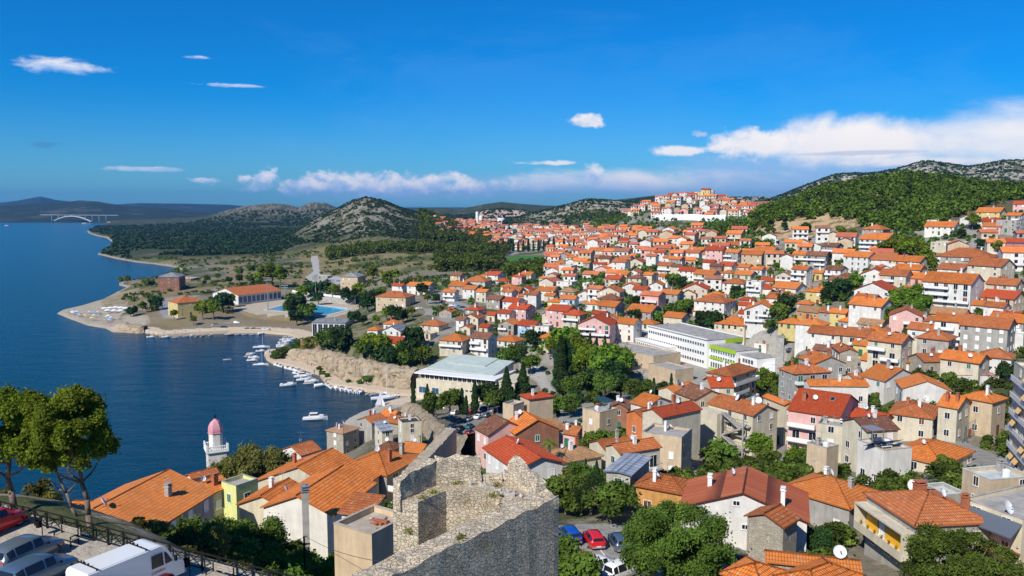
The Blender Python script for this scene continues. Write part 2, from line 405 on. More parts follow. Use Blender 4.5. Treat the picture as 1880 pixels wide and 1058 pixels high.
M = {
 'concrete': plain('concrete', (0.40, 0.38, 0.34), 0.9, 0, 0.35, 0.9), 'flat': plain('flat_roof', (0.36, 0.34, 0.31), 0.9, 0, 0.4, 0.5),
 'lightflat': plain('light_flat_roof', (0.52, 0.55, 0.52), 0.8, 0, 0.25, 0.6),
 'white': plain('white_paint', (0.78, 0.77, 0.74), 0.5), 'whitemetal': plain('white_metal', (0.75, 0.76, 0.78), 0.35),
 'dark': plain('dark_glass', (0.015, 0.02, 0.028), 0.12), 'glass': plain('blue_glass', (0.03, 0.09, 0.16), 0.06),
 'iron': plain('black_iron', (0.012, 0.011, 0.010), 0.85, spec=.15), 'grey': plain('grey_metal', (0.30, 0.31, 0.32), 0.45, 0.3),
 'green': plain('green_shutter', (0.02, 0.14, 0.08), 0.5), 'brownsh': plain('brown_shutter', (0.13, 0.05, 0.03), 0.6),
 'wood': plain('grey_wood', (0.36, 0.31, 0.25), 0.8, 0, 0.3, 6), 'bark': plain('pine_bark', (0.17, 0.125, 0.095), 0.95, 0, 0.5, 5),
 'red': plain('red_paint', (0.55, 0.02, 0.02), 0.4), 'yellowp': plain('yellow_paint', (0.80, 0.42, 0.02), 0.5),
 'tyre': plain('tyre_rubber', (0.018, 0.018, 0.02), 0.8), 'rim': plain('alloy', (0.45, 0.46, 0.48), 0.3, 0.8),
 'domepink': plain('pink_dome', (0.66, 0.30, 0.34), 0.5, 0, 0.15, 1.2), 'bluep': plain('blue_paint', (0.03, 0.14, 0.5), 0.4),
 'roofgreen': plain('pale_green_sheet', (0.40, 0.46, 0.42), 0.55, 0, 0.12, 0.4), 'maroon': plain('maroon_sheet', (0.33, 0.055, 0.07), 0.6, 0, 0.15, 0.5),
 'pool': plain('pool_water', (0.06, 0.42, 0.70), 0.08), 'terrace': plain('terrace_floor', (0.42, 0.36, 0.28), 0.9, 0, 0.3, 1.0),
 'cable': plain('cable', (0.05, 0.05, 0.05), 0.6), 'lamp': plain('lamp_globe', (0.85, 0.82, 0.74), 0.3),
 'awning': plain('orange_awning', (0.78, 0.50, 0.20), 0.8), 'brickc': plain('brick_chimney', (0.40, 0.13, 0.06), 0.9, 0, 0.35, 5),
 'taill': plain('tail_lamp', (0.5, 0.01, 0.01), 0.25), 'cloth': plain('white_cloth', (0.8, 0.8, 0.82), 0.9),
}
LEAF = {
 'pine': leafmat('pine_leaf', (0.155, 0.20, 0.016), trans=.3), 'broad': leafmat('broad_leaf', (0.095, 0.15, 0.024)),
 'dark': leafmat('dark_leaf', (0.032, 0.068, 0.018)), 'olive': leafmat('olive_leaf', (0.16, 0.16, 0.04)),
 'bright': leafmat('bright_leaf', (0.12, 0.19, 0.02)), 'forest': leafmat('forest_leaf', (0.088, 0.125, 0.014)),
 'scrub': leafmat('scrub_leaf', (0.030, 0.055, 0.020)),
}
# ---------------------------------------------------------------- terrain
# (u, Y, z): height of the open ground in world metres along the bearing of column u
CT = [(-700,20,54),(200,20,54.5),(700,20,54),(1200,20,52),(1900,20,52),(2600,20,54),
(-700,45,54.7),(-200,45,54.7),(100,45,54.7),(300,43,54.7),(480,40,54.5),(700,32,50),(900,32,48),(1100,50,40),(1400,50,40),(1900,50,42),(2600,50,46),
(-200,56,54),(0,56,54),(100,56,53.5),(200,54,53),(300,52,52),(400,50,50),(500,50,47),(600,55,42),
(1100,64,38),(1300,64,38),(1500,62,38),(1100,85,38),(1300,80,38),(1500,84,35.5),(1540,98,32),(1600,78,35),(1700,75,35),(1880,75,35),(2200,80,38),(1190,97,36),(1050,97,35.5),(2700,80,50),
(-700,100,36),(-200,100,33),(50,75,44),(200,72,42),(100,90,36),(300,95,33),(300,75,39),(500,70,40),(500,85,36),(600,85,35),(700,78,36),(450,110,29),(300,130,18),(100,130,18),(-200,140,14),(600,130,23),(700,130,22),
(100,165,6),(300,165,7),(450,170,8),(600,170,13),(700,170,16),(540,215,3),(640,235,3),(740,210,12),(745,240,8),(760,262,4),(800,262,5),
(850,130,26),(950,108,33.5),(960,130,28),(850,200,13),(850,262,5),(950,220,11),(1000,250,9),(1070,150,24),(1070,200,18),(1060,260,11),
(1200,110,33),(1200,150,25),(1200,200,19),(1200,250,13),(1370,165,23),(1370,130,28),(1370,200,20),(1370,250,15),(1400,300,13),(1300,300,12),(1200,330,12),(1120,330,11),(1050,330,10),(980,330,9),(900,325,6),(850,318,3),(760,317,2),
(1700,85,34.5),(1700,110,32.5),(1700,135,29.5),(1700,175,30),(1850,110,33),(1850,140,30),(1850,180,31),(1850,230,33),(1850,300,38),(1850,370,45),(1850,420,54),(1850,450,64),(1850,500,72),(1850,600,80),
(1600,110,32),(1600,135,28),(1600,175,26),(1600,220,27),(1600,265,31),(1600,320,36),(1600,380,43),(1600,430,49),(1600,480,55),(1600,550,66),(1600,650,75),
(1700,220,32),(1700,300,38),(1700,370,45),(1700,450,57),(1700,520,68),(1700,620,74),
(1480,110,33),(1480,150,26),(1480,200,21),(1480,260,22),(1480,330,29),(1480,400,37),(1480,470,46),(1480,560,58),(1480,650,62),
(1300,345,18),(1300,400,27),(1300,470,38),(1300,560,46),(1300,650,51),(1300,750,53),(1300,880,55),(1300,1000,62),
(1400,400,33),(1400,480,44),(1400,560,53),(1400,620,60),(1230,480,38),(1230,380,26),
(1100,345,20),(1100,420,26),(1100,520,31),(1100,650,38),(1100,850,44),(1100,1000,47),(1100,1300,50),
(1000,345,14),(1000,400,17),(1000,450,21),(1000,600,24),(960,820,20),(1010,800,21),(1000,950,24),(1000,1200,31),(1000,1500,36),
(850,335,13),(850,380,16),(850,440,19),(850,530,22),(850,640,21),(850,850,21),(850,1200,23),(850,1700,31),(850,2200,33),
(700,345,10),(700,390,13),(700,440,16),(700,540,17),(700,650,14),(700,850,20),(700,1000,21),(700,1600,25),(760,345,12),
(600,350,7.5),(560,365,6),(600,400,8),(600,450,6),(600,500,4.5),(600,545,5),(600,640,6),(650,650,6),(600,900,12),(600,1150,14),(600,1700,20),
(480,500,2.2),(450,520,4),(450,560,5),(450,700,6.5),(450,950,8),(450,1250,8),(450,1800,12),(450,2400,20),
(300,485,1.6),(330,500,3.5),(300,560,3.5),(300,680,4),(300,1020,4),(300,1200,7),(300,1500,10),(300,2000,10),(300,2600,9),(330,3200,18),
(180,560,1.4),(220,560,2),(240,620,3),(120,560,1.2),(210,1300,4),(190,2100,5),(230,2700,6),
(0,3800,8),(-400,3800,8),(-900,3800,10),(150,4000,10),(-400,6000,25),(400,5000,20),(0,6000,25),(900,3500,30),(700,2600,26),(1100,2500,45),(1500,2500,70),(1900,2500,90),(2500,2500,100),
(0,15000,15),(900,15000,15),(2000,15000,25),(-900,15000,15),(1900,1100,75),(1600,1000,66),(1400,1100,62),(2500,600,90),(2500,1100,90),(2500,300,60),(2500,150,50),(-900,1000,2),(-900,300,2),(-900,2000,2)]
cp = np.array([((u - CX) / F, math.log(Y), z) for u, Y, z in CT])
def _tps_fit():
    X = cp[:, :2] * np.array([2.2, 1.0]); n = len(X)
    r = np.sqrt(((X[:, None] - X[None]) ** 2).sum(-1)) ; K = r ** 2 * np.log(r + 1e-9)
    K += np.eye(n) * 2e-3
    Pm = np.hstack([np.ones((n, 1)), X]); A = np.zeros((n + 3, n + 3)); A[:n, :n] = K; A[:n, n:] = Pm; A[n:, :n] = Pm.T
    w = np.linalg.solve(A, np.concatenate([cp[:, 2], np.zeros(3)])); return X, w
_TX, _TW = _tps_fit()
def base_h(p, lY):
    sh = p.shape; q = np.stack([p.ravel() * 2.2, lY.ravel()], 1); out = np.empty(len(q)); n = len(_TX)
    for i in range(0, len(q), 20000):
        c = q[i:i + 20000]; r2 = ((c[:, None] - _TX[None]) ** 2).sum(-1) + 1e-12
        out[i:i + 20000] = (0.5 * r2 * np.log(r2)) @ _TW[:n] + _TW[n] + c @ _TW[n + 1:]
    return out.reshape(sh)
# ridges: (Yc, front length, back length, crest silhouette)
RIDGES = [
 (1350, 420, 500, [(470,452),(500,444),(540,428),(580,405),(620,385),(650,369),(672,362),(700,368),(740,384),(780,394),(820,407),(850,425),(880,452)]),
 (3000, 700, 900, [(340,405),(380,398),(420,386),(450,379),(500,374),(530,376),(550,381),(575,372),(600,373),(620,381),(680,393),(740,404)]),
 (5200, 1500, 1500, [(-900,385),(-300,382),(0,379),(60,375),(120,372),(150,368),(185,370),(200,373),(240,379),(300,381),(340,387),(420,396)]),
 (9000, 2500, 2500, [(-900,374),(-200,374),(0,373),(40,368),(80,361),(110,368),(140,371),(200,377),(260,373),(340,374),(420,376),(480,381),(560,383),(760,382),(820,384),(1000,385)]),
 (3200, 900, 900, [(740,390),(780,382),(810,381),(840,384),(860,381),(890,375),(920,371),(960,375),(1000,378),(1060,380),(1100,385)]),
 (2150, 260, 200, [(860,398),(880,388),(905,385),(935,384),(960,386),(985,392),(1000,400)]),
 (1750, 450, 500, [(880,420),(920,409),(960,396),(1000,386),(1040,376),(1075,366),(1110,367),(1150,371),(1190,376),(1240,385),(1300,395)]),
 (2400, 600, 600, [(1040,384),(1100,370),(1160,364),(1200,359),(1240,359),(1300,362),(1340,362),(1390,361),(1420,363),(1470,370)]),
 (1650, 550, 600, [(1340,385),(1380,375),(1420,363),(1450,351),(1500,331),(1530,321),(1560,319),(1600,319),(1640,313),(1680,301),(1705,299),(1740,304),(1770,308),(1800,303),(1830,297),(1880,298),(2000,300),(2400,330),(2800,350)]),
 (1060, 260, 300, [(1110,410),(1150,398),(1180,384),(1210,374),(1240,368),(1300,367),(1340,375),(1380,384),(1430,394)]),
 (700, 190, 260, [(1370,396),(1400,390),(1420,384),(1460,372),(1500,356),(1560,345),(1620,333),(1660,329),(1720,336),(1800,346),(1880,352),(2000,355),(2400,375)]),
]
def ridges(p, Y, h):
    u = p * F + CX
    for k, (Yc, Lf, Lb, prof) in enumerate(RIDGES):
        pu = np.array([a for a, b in prof]); pz = np.array([at(a, b, Yc).z for a, b in prof])
        crest = np.interp(u, pu, pz)
        edge = np.clip((u - pu[0]) / 25, 0, 1) * np.clip((pu[-1] - u) / 25, 0, 1)
        L = np.where(Y < Yc, Lf, Lb); d = np.clip(np.abs(Y - Yc) / L, 0, 1)
        wob = 1 + 0.0 * d
        s = (0.5 + 0.5 * np.cos(np.pi * d)) * edge
        rough = (fbm(p * Yc, Y, 0.06 * Yc + 20, 5, 40 + k) - 0.5) * (crest - h) * 0.5 * np.clip(d * 3, 0.12, 1)
        h = np.where(s > 0, np.maximum(h, h + (crest - h) * s + rough * s), h)
    return h
# coast (u, v) on z = 0, walked round the land
COAST = [(-3200,985),(-900,975),(0,965),(200,955),(330,935),(450,905),(540,866),(590,838),(606,822),(612,806),(622,786),(640,768),(664,756),(700,745),(728,737),(748,733),(762,729),(768,724),
 (720,722),(680,716),(640,710),(610,706),(596,698),(582,683),(560,676),(530,669),(500,665),(487,657),(485,650),(492,645),(520,643),(545,641),(558,632),(556,620),(530,612.5),(480,609),(420,609),(350,612),(290,616),(270,613),(262,609),
 (240,612),(205,610),(195,604),(160,598),(125,585),(104,576),(115,569),(150,561),(190,549),(215,536),(232,528),(218,524),(219,519),(260,513),(300,505),(330,497),(320,491),(300,488),(280,485),(250,482),(210,475),(178,467),(200,455),(206,445),(195,437),(175,433),(162,428),(160,424),(175,418),(195,413),(212,410.2),(150,408.6),(0,408.4),(-3000,408.4)]
_cw = [atz(u, v, 0) for u, v in COAST]
coast = np.array([(w.x, w.y) for w in _cw] + [(-30000, 40000), (40000, 40000), (9000, -3000), (-400, -3000)])
def seg_dist(x, y, pl, closed=True):
    d = np.full(x.shape, 1e18); n = len(pl)
    for i in range(n if closed else n - 1):
        a = pl[i]; b = pl[(i + 1) % n]; e = b - a; L = (e ** 2).sum() + 1e-9
        t = np.clip(((x - a[0]) * e[0] + (y - a[1]) * e[1]) / L, 0, 1)
        d = np.minimum(d, (x - a[0] - t * e[0]) ** 2 + (y - a[1] - t * e[1]) ** 2)
    return np.sqrt(d)
def inside(x, y, pl):
    c = np.zeros(x.shape, bool); n = len(pl)
    for i in range(n):
        a = pl[i]; b = pl[(i + 1) % n]
        if a[1] == b[1]: continue
        m = (a[1] > y) != (b[1] > y)
        c ^= m & (x < (b[0] - a[0]) * (y - a[1]) / (b[1] - a[1]) + a[0])
    return c
# flat pads: (pixel polygon on plane z, z, blend metres)
def pad(uvs, z, bl): return (np.array([(atz(u, v, z).x, atz(u, v, z).y) for u, v in uvs]), z, bl)
PADS = [
 pad([(-900,880),(0,925),(170,985),(300,1015),(520,1066),(700,1200),(-900,1400)], 54.7, 3.0),
 pad([(1010,965),(1170,960),(1260,975),(1340,1010),(1430,1030),(1430,1075),(1010,1090)], 37.4, 3.0),
 pad([(428,566),(500,549),(690,559),(650,585),(560,580),(470,577)], 5.0, 4.0),
 pad([(815,800),(905,745),(925,735),(960,748),(905,800),(880,840)], 5.5, 5.0),
 pad([(1125,668),(1165,652),(1330,640),(1450,664),(1430,712),(1290,712)], 12.0, 5.0),
 pad([(925,482),(935,470),(1008,469),(1004,481)], 20.5, 12.0),
]
def height_np(x, y):
    y = np.maximum(y, 12.0); p = x / y
    pc = np.clip(p, -1.5, 1.5)
    h = base_h(pc, np.log(y)); h = ridges(pc, y, h)
    ins = inside(x, y, coast); d = seg_dist(x, y, coast)
    u = pc * F + CX
    quay = (u > 255) & (u < 775) & (y > 290) & (y < 520)
    flat = np.where(quay, np.where(y < 430, 13.5, 9.0), np.where(y < 300, 2.5, np.where(y > 900, 1.5, 5.0)))
    run = np.where(quay, np.where(y < 430, 5.0, 20.0), np.where(y > 1100, 9.0, 14.0))
    t = np.clip((d - flat) / run, 0, 1); t = t * t * (3 - 2 * t)
    lo = np.where(quay, 1.35, np.where(y < 300, 1.2, np.where((u < 260) & (y < 700), 0.9, 1.2)))
    edge = np.clip(d / np.where(quay, 0.8, 4.0), 0, 1)
    hl = (lo + (np.maximum(h, lo) - lo) * t) * edge + (1 - edge) * np.where(quay, 0.9, 0.0)
    res = np.where(ins, hl, -np.clip(d * 0.25, 0.4, 6))
    for pl, z, bl in PADS:
        i2 = inside(x, y, pl); dd = seg_dist(x, y, pl); w = np.where(i2, 1.0, np.clip(1 - dd / bl, 0, 1)); w = w * w * (3 - 2 * w)
        res = res * (1 - w) + z * w
    return res
def hgt(x, y): return float(height_np(np.array([float(x)]), np.array([float(y)]))[0])
def gpt(u, v):
    a, s = ray(u, v); Ys = np.exp(np.linspace(math.log(40), math.log(2500), 400)); z = CAMH + s * Ys
    k = int(np.argmax(z < height_np(a * Ys, Ys))); return (a * Ys[k], Ys[k])
ROADS = [([(1718,760),(1738,748),(1752,765),(1775,805),(1788,838),(1760,850),(1700,812),(1704,790)], (.12,.12,.12)), ([(1700,812),(1770,815),(1880,850),(1880,880),(1760,852)], (.26,.25,.23)),
 ([(1108,632),(1128,640),(1180,672),(1235,705),(1262,722),(1240,726),(1190,700),(1140,668),(1112,650)], (.36,.31,.26)), ([(946,650),(962,648),(1000,690),(1022,724),(1010,732),(985,705),(955,680)], (.36,.34,.31)),
 ([(1058,760),(1140,742),(1145,752),(1080,775),(1020,790),(1010,770)], (.30,.29,.27)), ([(570,470),(584,470),(588,505),(640,512),(640,522),(575,522),(560,510),(575,500)], (.38,.36,.33)),
 ([(800,545),(835,552),(880,572),(872,576),(815,565),(790,552)], (.28,.27,.26)), ([(330,545),(305,548),(290,570),(300,585),(335,590),(330,575),(312,565),(345,540),(400,535),(400,530)], (.25,.25,.25)),
 ([(862,447),(876,440),(884,430),(892,430),(886,444),(880,455),(868,457)], (.22,.22,.23)), ([(1070,513),(1140,508),(1180,520),(1178,525),(1140,515),(1075,520)], (.33,.31,.29)), ([(1350,640),(1420,610),(1432,625),(1440,660),(1425,662)], (.34,.32,.28))]
def build_terrain():
    us = np.concatenate([np.linspace(-1.5, -0.72, 40, endpoint=False), np.linspace(-0.72, 0.72, 1150), np.linspace(0.72, 1.5, 41)[1:]])
    ys = np.concatenate([np.linspace(12, 20, 6, endpoint=False), np.exp(np.linspace(math.log(20), math.log(2600), 880)), np.exp(np.linspace(math.log(2600), math.log(24000), 140))[1:]])
    P, Y = np.meshgrid(us, ys); X = P * Y
    Z = height_np(X, Y)
    n1 = fbm(X, Y, 9, 4, 3); amp = np.clip((Y - 150) / 300, 0, 1) * 0.9
    land = Z > 1.8
    for pl, z_, bl in PADS: land &= ~(inside(X, Y, pl) | (seg_dist(X, Y, pl) < bl))
    Z = np.where(land, Z + (n1 - 0.5) * amp, Z)
    U = P * F + CX
    # true ground colours
    C = np.zeros(X.shape + (3,)); n2 = fbm(X, Y, 30, 5, 9); n3 = fbm(X, Y, 4, 4, 15); n4 = fbm(X, Y, 120, 4, 21)
    U0, Y0 = U, Y; U = U + (n4 - .5) * 70 + (n2 - .5) * 30; Y = Y * (1 + (n4 - .5) * .10 + (n3 - .5) * .02)
    def setc(mask, c, f=None):
        f = np.ones(X.shape) if f is None else f
        f = (f * mask)[..., None]; C[:] = C * (1 - f) + np.array(c) * f
    setc(Y > 0, (0.20, 0.175, 0.125))
    setc(Y > 0, (0.075, 0.085, 0.035), np.clip((n2 - 0.48) * 6, 0, 1))
    setc(Y > 0, (0.33, 0.29, 0.23), np.clip((n3 - 0.6) * 5, 0, 1) * 0.7)
    scr = (Y > 950) & (U < 1450)                                   # scrub plain and far land
    setc(scr, (0.050, 0.062, 0.026)); setc(scr, (0.17, 0.145, 0.10), np.clip((n2 - 0.60) * 6, 0, 1) * 0.55); setc(scr, (0.030, 0.045, 0.016), np.clip((n3 - 0.5) * 6, 0, 1) * 0.6)
    dry = (Y > 560) & (Y <= 1150) & (U > 240) & (U < 930)             # dry open field
    fd = np.clip((1080 - Y + 120 * (n4 - 0.5)) / 60, 0, 1)
    setc(dry, (0.21, 0.17, 0.075), fd * np.clip(0.55 + (n4 - 0.5) * 3, 0, 1)); setc(dry, (0.14, 0.13, 0.12), fd * ((U < 560) & (Y > 760) & (Y < 1000)) * np.clip((n2 - 0.42) * 8, 0, 1) * 0.8)
    setc(dry, (0.36, 0.30, 0.21), np.clip((n3 - 0.62) * 8, 0, 1) * fd * 0.6); setc(dry, (0.07, 0.09, 0.03), np.clip((n2 - 0.50) * 8, 0, 1) * fd * 0.85)
    n5 = fbm(X, Y, 11, 4, 77); rock = np.clip((0.5 * n3 + 0.5 * n5 - 0.47) * 14, 0, 1)
    def rocky(msk, base, rk, k=1.0): setc(msk, base); setc(msk, rk, rock * k)
    hz = Z
    m = (Y > 1030) & (Y < 1500) & (U > 520) & (U < 790); hh = np.clip((hz - 24) / 22, 0, 1) * np.clip((790 - U) / 70, 0, 1)
    setc(m, (0.085, 0.085, 0.045), hh); setc(m, (0.30, 0.275, 0.225), rock * hh * 0.75)
    m = (Y > 1350) & (Y < 2100) & (U > 930) & (U < 1340); hh = np.clip((hz - 42) / 18, 0, 1); setc(m, (0.16, 0.15, 0.08), hh); setc(m, (0.42, 0.38, 0.32), rock * hh * 0.85)
    m = (Y > 1150) & (U > 1340) & (hz > 60); setc(m, (0.09, 0.095, 0.045)); setc(m, (0.44, 0.41, 0.36), np.clip((0.5 * n3 + 0.5 * n5 - 0.46) * 14, 0, 1) * 0.9)
    m = (Y > 2400) & (Y < 3600) & (U > 380) & (U < 760) & (hz > 32); setc(m, (0.30, 0.26, 0.21), rock * 0.5 * np.clip((hz - 32) / 20, 0, 1))
    m = (Y > 1890) & (Y < 2160) & (U > 868) & (U < 995) & (hz > 36); setc(m, (0.50, 0.37, 0.30), 0.75 + 0.25 * n5)          # quarry
    m = (Y > 480) & (Y < 1150) & (U > 1370) & (hz > 55); setc(m, (0.12, 0.10, 0.05)); setc(m, (0.42, 0.31, 0.17), np.clip((n2 - 0.55) * 8, 0, 1))
    m = (Y > 520) & (Y < 600) & (U > 1385) & (U < 1560); setc(m, (0.50, 0.35, 0.19), np.clip((n3 - 0.3) * 5, 0, 1) * 0.9)
    town = (((U > 1000) & (Y > 120) & (Y < 520)) | ((U > 780) & (U <= 1000) & (Y > 330) & (Y < 600)) | ((U > 860) & (U < 1250) & (Y > 520) & (Y < 1500) & ~((U < 1012) & (Y < 900)))) & (Z < 62)
    setc(town, (0.30, 0.285, 0.255), np.clip((n5 - 0.42) * 8, 0, 1) * 0.9); setc(town, (0.07, 0.085, 0.03), np.clip((n2 - 0.55) * 8, 0, 1) * 0.9)
    ins = inside(X, Y0, coast); d = seg_dist(X, Y0, coast)
    setc((U < 262) & (Y < 700) & (Y > 400), (0.42, 0.36, 0.275), np.clip(0.6 + n3 * 0.5, 0, 1)); setc((U > 215) & (U < 640) & (Y < 700) & (Y > 430), (0.10, 0.11, 0.04), np.clip((n2 - .47) * 8, 0, 1) * .8); m = (U > 170) & (U < 330) & (Y > 560) & (Y < 700); setc(m, (0.22, 0.17, 0.07), np.clip((n3 - 0.35) * 5, 0, 1) * 0.8)
    setc((U > 255) & (U < 640) & (Y > 430) & (Y <= 560), (0.24, 0.18, 0.10), np.clip(0.5 + (n2 - 0.4) * 3, 0, 1) * .8)
    U, Y = U0, Y0
    setc((d < 4) & (Y > 900), (0.30, 0.26, 0.20)); setc(Y > 3400, (0.022, 0.036, 0.020)); setc(Y > 3400, (0.12, 0.11, 0.08), np.clip((n4 - .62) * 8, 0, 1) * .5); setc((d < 3.5) & (Y > 560) & (Y <= 900), (0.33, 0.29, 0.22))
    setc((Y < 300) & (d < 10), (0.40, 0.36, 0.30))
    q = (U > 255) & (U < 775) & (Y > 290) & (Y < 520) & ins
    setc(q & (Y < 430), (0.20, 0.17, 0.10)); setc(q & (Y < 430), (0.07, 0.09, 0.03), np.clip((n3 - .42) * 8, 0, 1)); setc(q & (d < 9), (0.55, 0.45, 0.33))
    for i, c in ((0, (0.43, 0.38, 0.31)), (1, (0.27, 0.26, 0.24)), (2, (0.45, 0.38, 0.29)), (3, (0.22, 0.21, 0.20)), (4, (0.33, 0.31, 0.27)), (5, (0.06, 0.17, 0.03))):
        setc(inside(X, Y, PADS[i][0]), c)
    for pl, c in ROADS: setc(inside(X, Y, np.array([gpt(*q) for q in pl])), c)
    setc((Y < 95) & (Y > 40) & (Z < 54.4) & (U < 720), (0.27, 0.215, 0.12)); setc((Y < 95) & (Y > 40) & (Z < 53) & (U < 720), (0.09, 0.10, 0.03), np.clip((fbm(X, Y, 2.2, 4, 5) - 0.5) * 7, 0, 1)); setc((Y < 95) & (Y > 40) & (Z < 54.4) & (U < 720), (0.38, 0.34, 0.27), np.clip((fbm(X, Y, 1.3, 4, 6) - 0.60) * 9, 0, 1))
    nr, nc = X.shape; V = np.stack([X, Y, Z], -1).reshape(-1, 3)
    idx = np.arange(nr * nc).reshape(nr, nc); Q = np.stack([idx[:-1, :-1], idx[:-1, 1:], idx[1:, 1:], idx[1:, :-1]], -1).reshape(-1, 4)
    zz = V[:, 2][Q].max(1); Q = Q[zz > -3.5]
    me = npmesh('ground', V, Q, attrmat('ground_earth', 0.95, 0.9, 0.25, 0.35, 0.7), C.reshape(-1, 3), True)
    tag(link('ground', me), kind='structure')
build_terrain()
def water():
    m, N, b = newmat('sea_water'); nt = m.node_tree
    tc = nt.nodes.new('ShaderNodeTexCoord'); P = tc.outputs['Object']
    s = N.sep(P); far = N.mr(s[1], 250, 2500, 0, 1)
    c = N.mix(N.noise(P, 0.012, 4, 0.6), (0.0, 0.028, 0.052), (0.0, 0.036, 0.070))
    N.L(c, b.inputs['Base Color']); b.inputs['Roughness'].default_value = 0.16; b.inputs['IOR'].default_value = 1.33
    b.inputs['Specular IOR Level'].default_value = 0.26
    w1 = N.noise(N.mapping(P, (0.35, 0.9, 1), (0, 0, 0.35)), 1.0, 5, 0.65); w2 = N.noise(N.mapping(P, (0.05, 0.13, 1), (0, 0, 0.5)), 1.0, 4, 0.6)
    h = N.m('ADD', N.m('MULTIPLY', w1, 0.5), N.m('MULTIPLY', w2, 1.2))
    N.L(N.bump(h, 0.6, 1.0), b.inputs['Normal'])
    mb = MB(); mb.face([(-40000, 20, 0), (25000, 20, 0), (25000, 40000, 0), (-40000, 40000, 0)])
    tag(mb.build('sea', m), kind='structure')
water()
# ---------------------------------------------------------------- naming of look-alikes
LM = [("the bell tower",400,800),("the ruined stone tower",870,930),("the lower car park",1090,990),("the dark red roof",1380,900),
("the yellow balcony house",1690,940),("the stair house",1350,770),("the pink balcony house",1490,770),("the apartment block",1865,740),
("the maroon roof",1800,695),("the long white school",1230,635),("the lime green wing",1340,655),("the tall chimney",1437,650),("the green hall roof",850,680),
("the cypress grove",1040,680),("the outdoor pool",560,565),("the indoor pool hall",440,540),("the octagonal villa",337,565),("the red brick block",318,515),("the bathing beach",150,580),
("the glazed pavilion",602,597),("the stone barracks",650,517),("the stone villa",727,552),("the football pitch",970,475),("the pink gabled house",1103,590),
("the long orange roof",1026,615),("the big cream flats",1750,540),("the great grey block",1775,490),("the white wall",1270,405),("the forested hill",1560,400),
("the hilltop flats",1270,365),("the green shuttered house",1350,590),("the pine belt",720,470),("the rock cliff",640,690),("the quay car park",870,775),("the fortress wall",800,790),
("the white penthouse",1600,840),("the smooth red roof",960,830),("the blue front house",1130,455),("the pink flats",1315,465),("the white gabled pair",1280,525),
("the lane house",1600,555),("the stone gable",1555,655),("the glass front",1822,490),("the brick end wall",1010,745),("the orange walled cottage",1185,900)]
NAMED = []
def reg(o, desc, cat, p, group=None, lab=None):
    """remember a thing so that its label can be made to single it out"""
    u, v = proj(p); NAMED.append([o, desc, cat, u, v, group, lab]); o['category'] = cat
    if group: o['group'] = group
ORD = ['', 'second', 'third', 'fourth', 'fifth', 'sixth', 'seventh', 'eighth', 'ninth', 'tenth', 'eleventh', 'twelfth', 'thirteenth', 'fourteenth', 'fifteenth', 'sixteenth', 'seventeenth', 'eighteenth', 'nineteenth', 'twentieth']
def finish_labels():
    G = {}
    for r in NAMED:
        o, desc, cat, u, v, g, lab = r
        if lab: o['label'] = lab; continue
        best = sorted(LM, key=lambda l: math.hypot(u - l[1], (v - l[2]) * 1.6))[0]
        du, dv = u - best[1], (v - best[2]) * 1.6
        if math.hypot(du, dv) < 14: rel = 'at'
        elif abs(du) > abs(dv) * 1.2: rel = 'right of' if du > 0 else 'left of'
        else: rel = 'in front of' if dv > 0 else 'behind'
        G.setdefault((desc, rel + ' ' + best[0]), []).append(r)
    for (desc, where), rs in G.items():
        rs.sort(key=lambda r: r[3]); n = len(rs)
        for i, r in enumerate(rs):
            if n == 1: t = desc + ' ' + where
            elif n == 2: t = ('left hand ', 'right hand ')[i] + desc + ' ' + where
            elif i == 0: t = 'leftmost ' + desc + ' ' + where
            elif i == n - 1: t = 'rightmost ' + desc + ' ' + where
            else: t = desc + ' ' + where + ', ' + ORD[min(i, 19)] + ' from left'
            w = t.split()
            r[0]['label'] = ' '.join(w[:16])
# ---------------------------------------------------------------- shared parts
_mc = {}
def cached(key, fn):
    if key not in _mc: _mc[key] = fn()
    return _mc[key]
def win_mesh(w, h, pane, frame='white', both=False):
    def f():
        mb = MB(); t = 0.07
        mb.box(-w/2, w/2, -0.05, 0.05, h - t, h, 0); mb.box(-w/2, w/2, -0.10, 0.05, -0.06, t * 0.8, 0)
        mb.box(-w/2, -w/2 + t, -0.05, 0.05, t * 0.8, h - t, 0); mb.box(w/2 - t, w/2, -0.05, 0.05, t * 0.8, h - t, 0)
        if pane != 'shut': mb.box(-0.025, 0.025, -0.045, 0.05, t * 0.8, h - t, 0)
        if both: mb.box(-w/2 + t, w/2 - t, -0.02, 0.04, t * 0.8, h - t, 1)
        return mb.mesh('window', [M[frame], M[both if both else 'dark']])
    return cached(('win', w, h, pane, frame, both), f)
def pane_mesh(w, h, mat):
    def f():
        mb = MB(); t = 0.07; mb.box(-w/2 + t, w/2 - t, -0.02, 0.04, t * 0.8, h - t)
        if mat in ('green', 'brownsh'):
            for i in range(8): mb.box(-w/2 + t, w/2 - t, -0.035, -0.02, t + (h - 2*t) * i / 8, t + (h - 2*t) * (i + 0.55) / 8)
        return mb.mesh('pane', M[mat])
    return cached(('pane', w, h, mat), f)
def add_window(parent, p, ang, w=1.1, h=1.35, mat='dark', near=False, frame='white'):
    """p: local position of sill centre; ang: rotation so that -y of the window points out"""
    if near:
        o = link('window', win_mesh(w, h, mat, frame), parent, p, ang); link('pane', pane_mesh(w, h, mat), o)
    else: o = link('window', win_mesh(w, h, 'x', frame, mat), parent, p, ang)
    return o
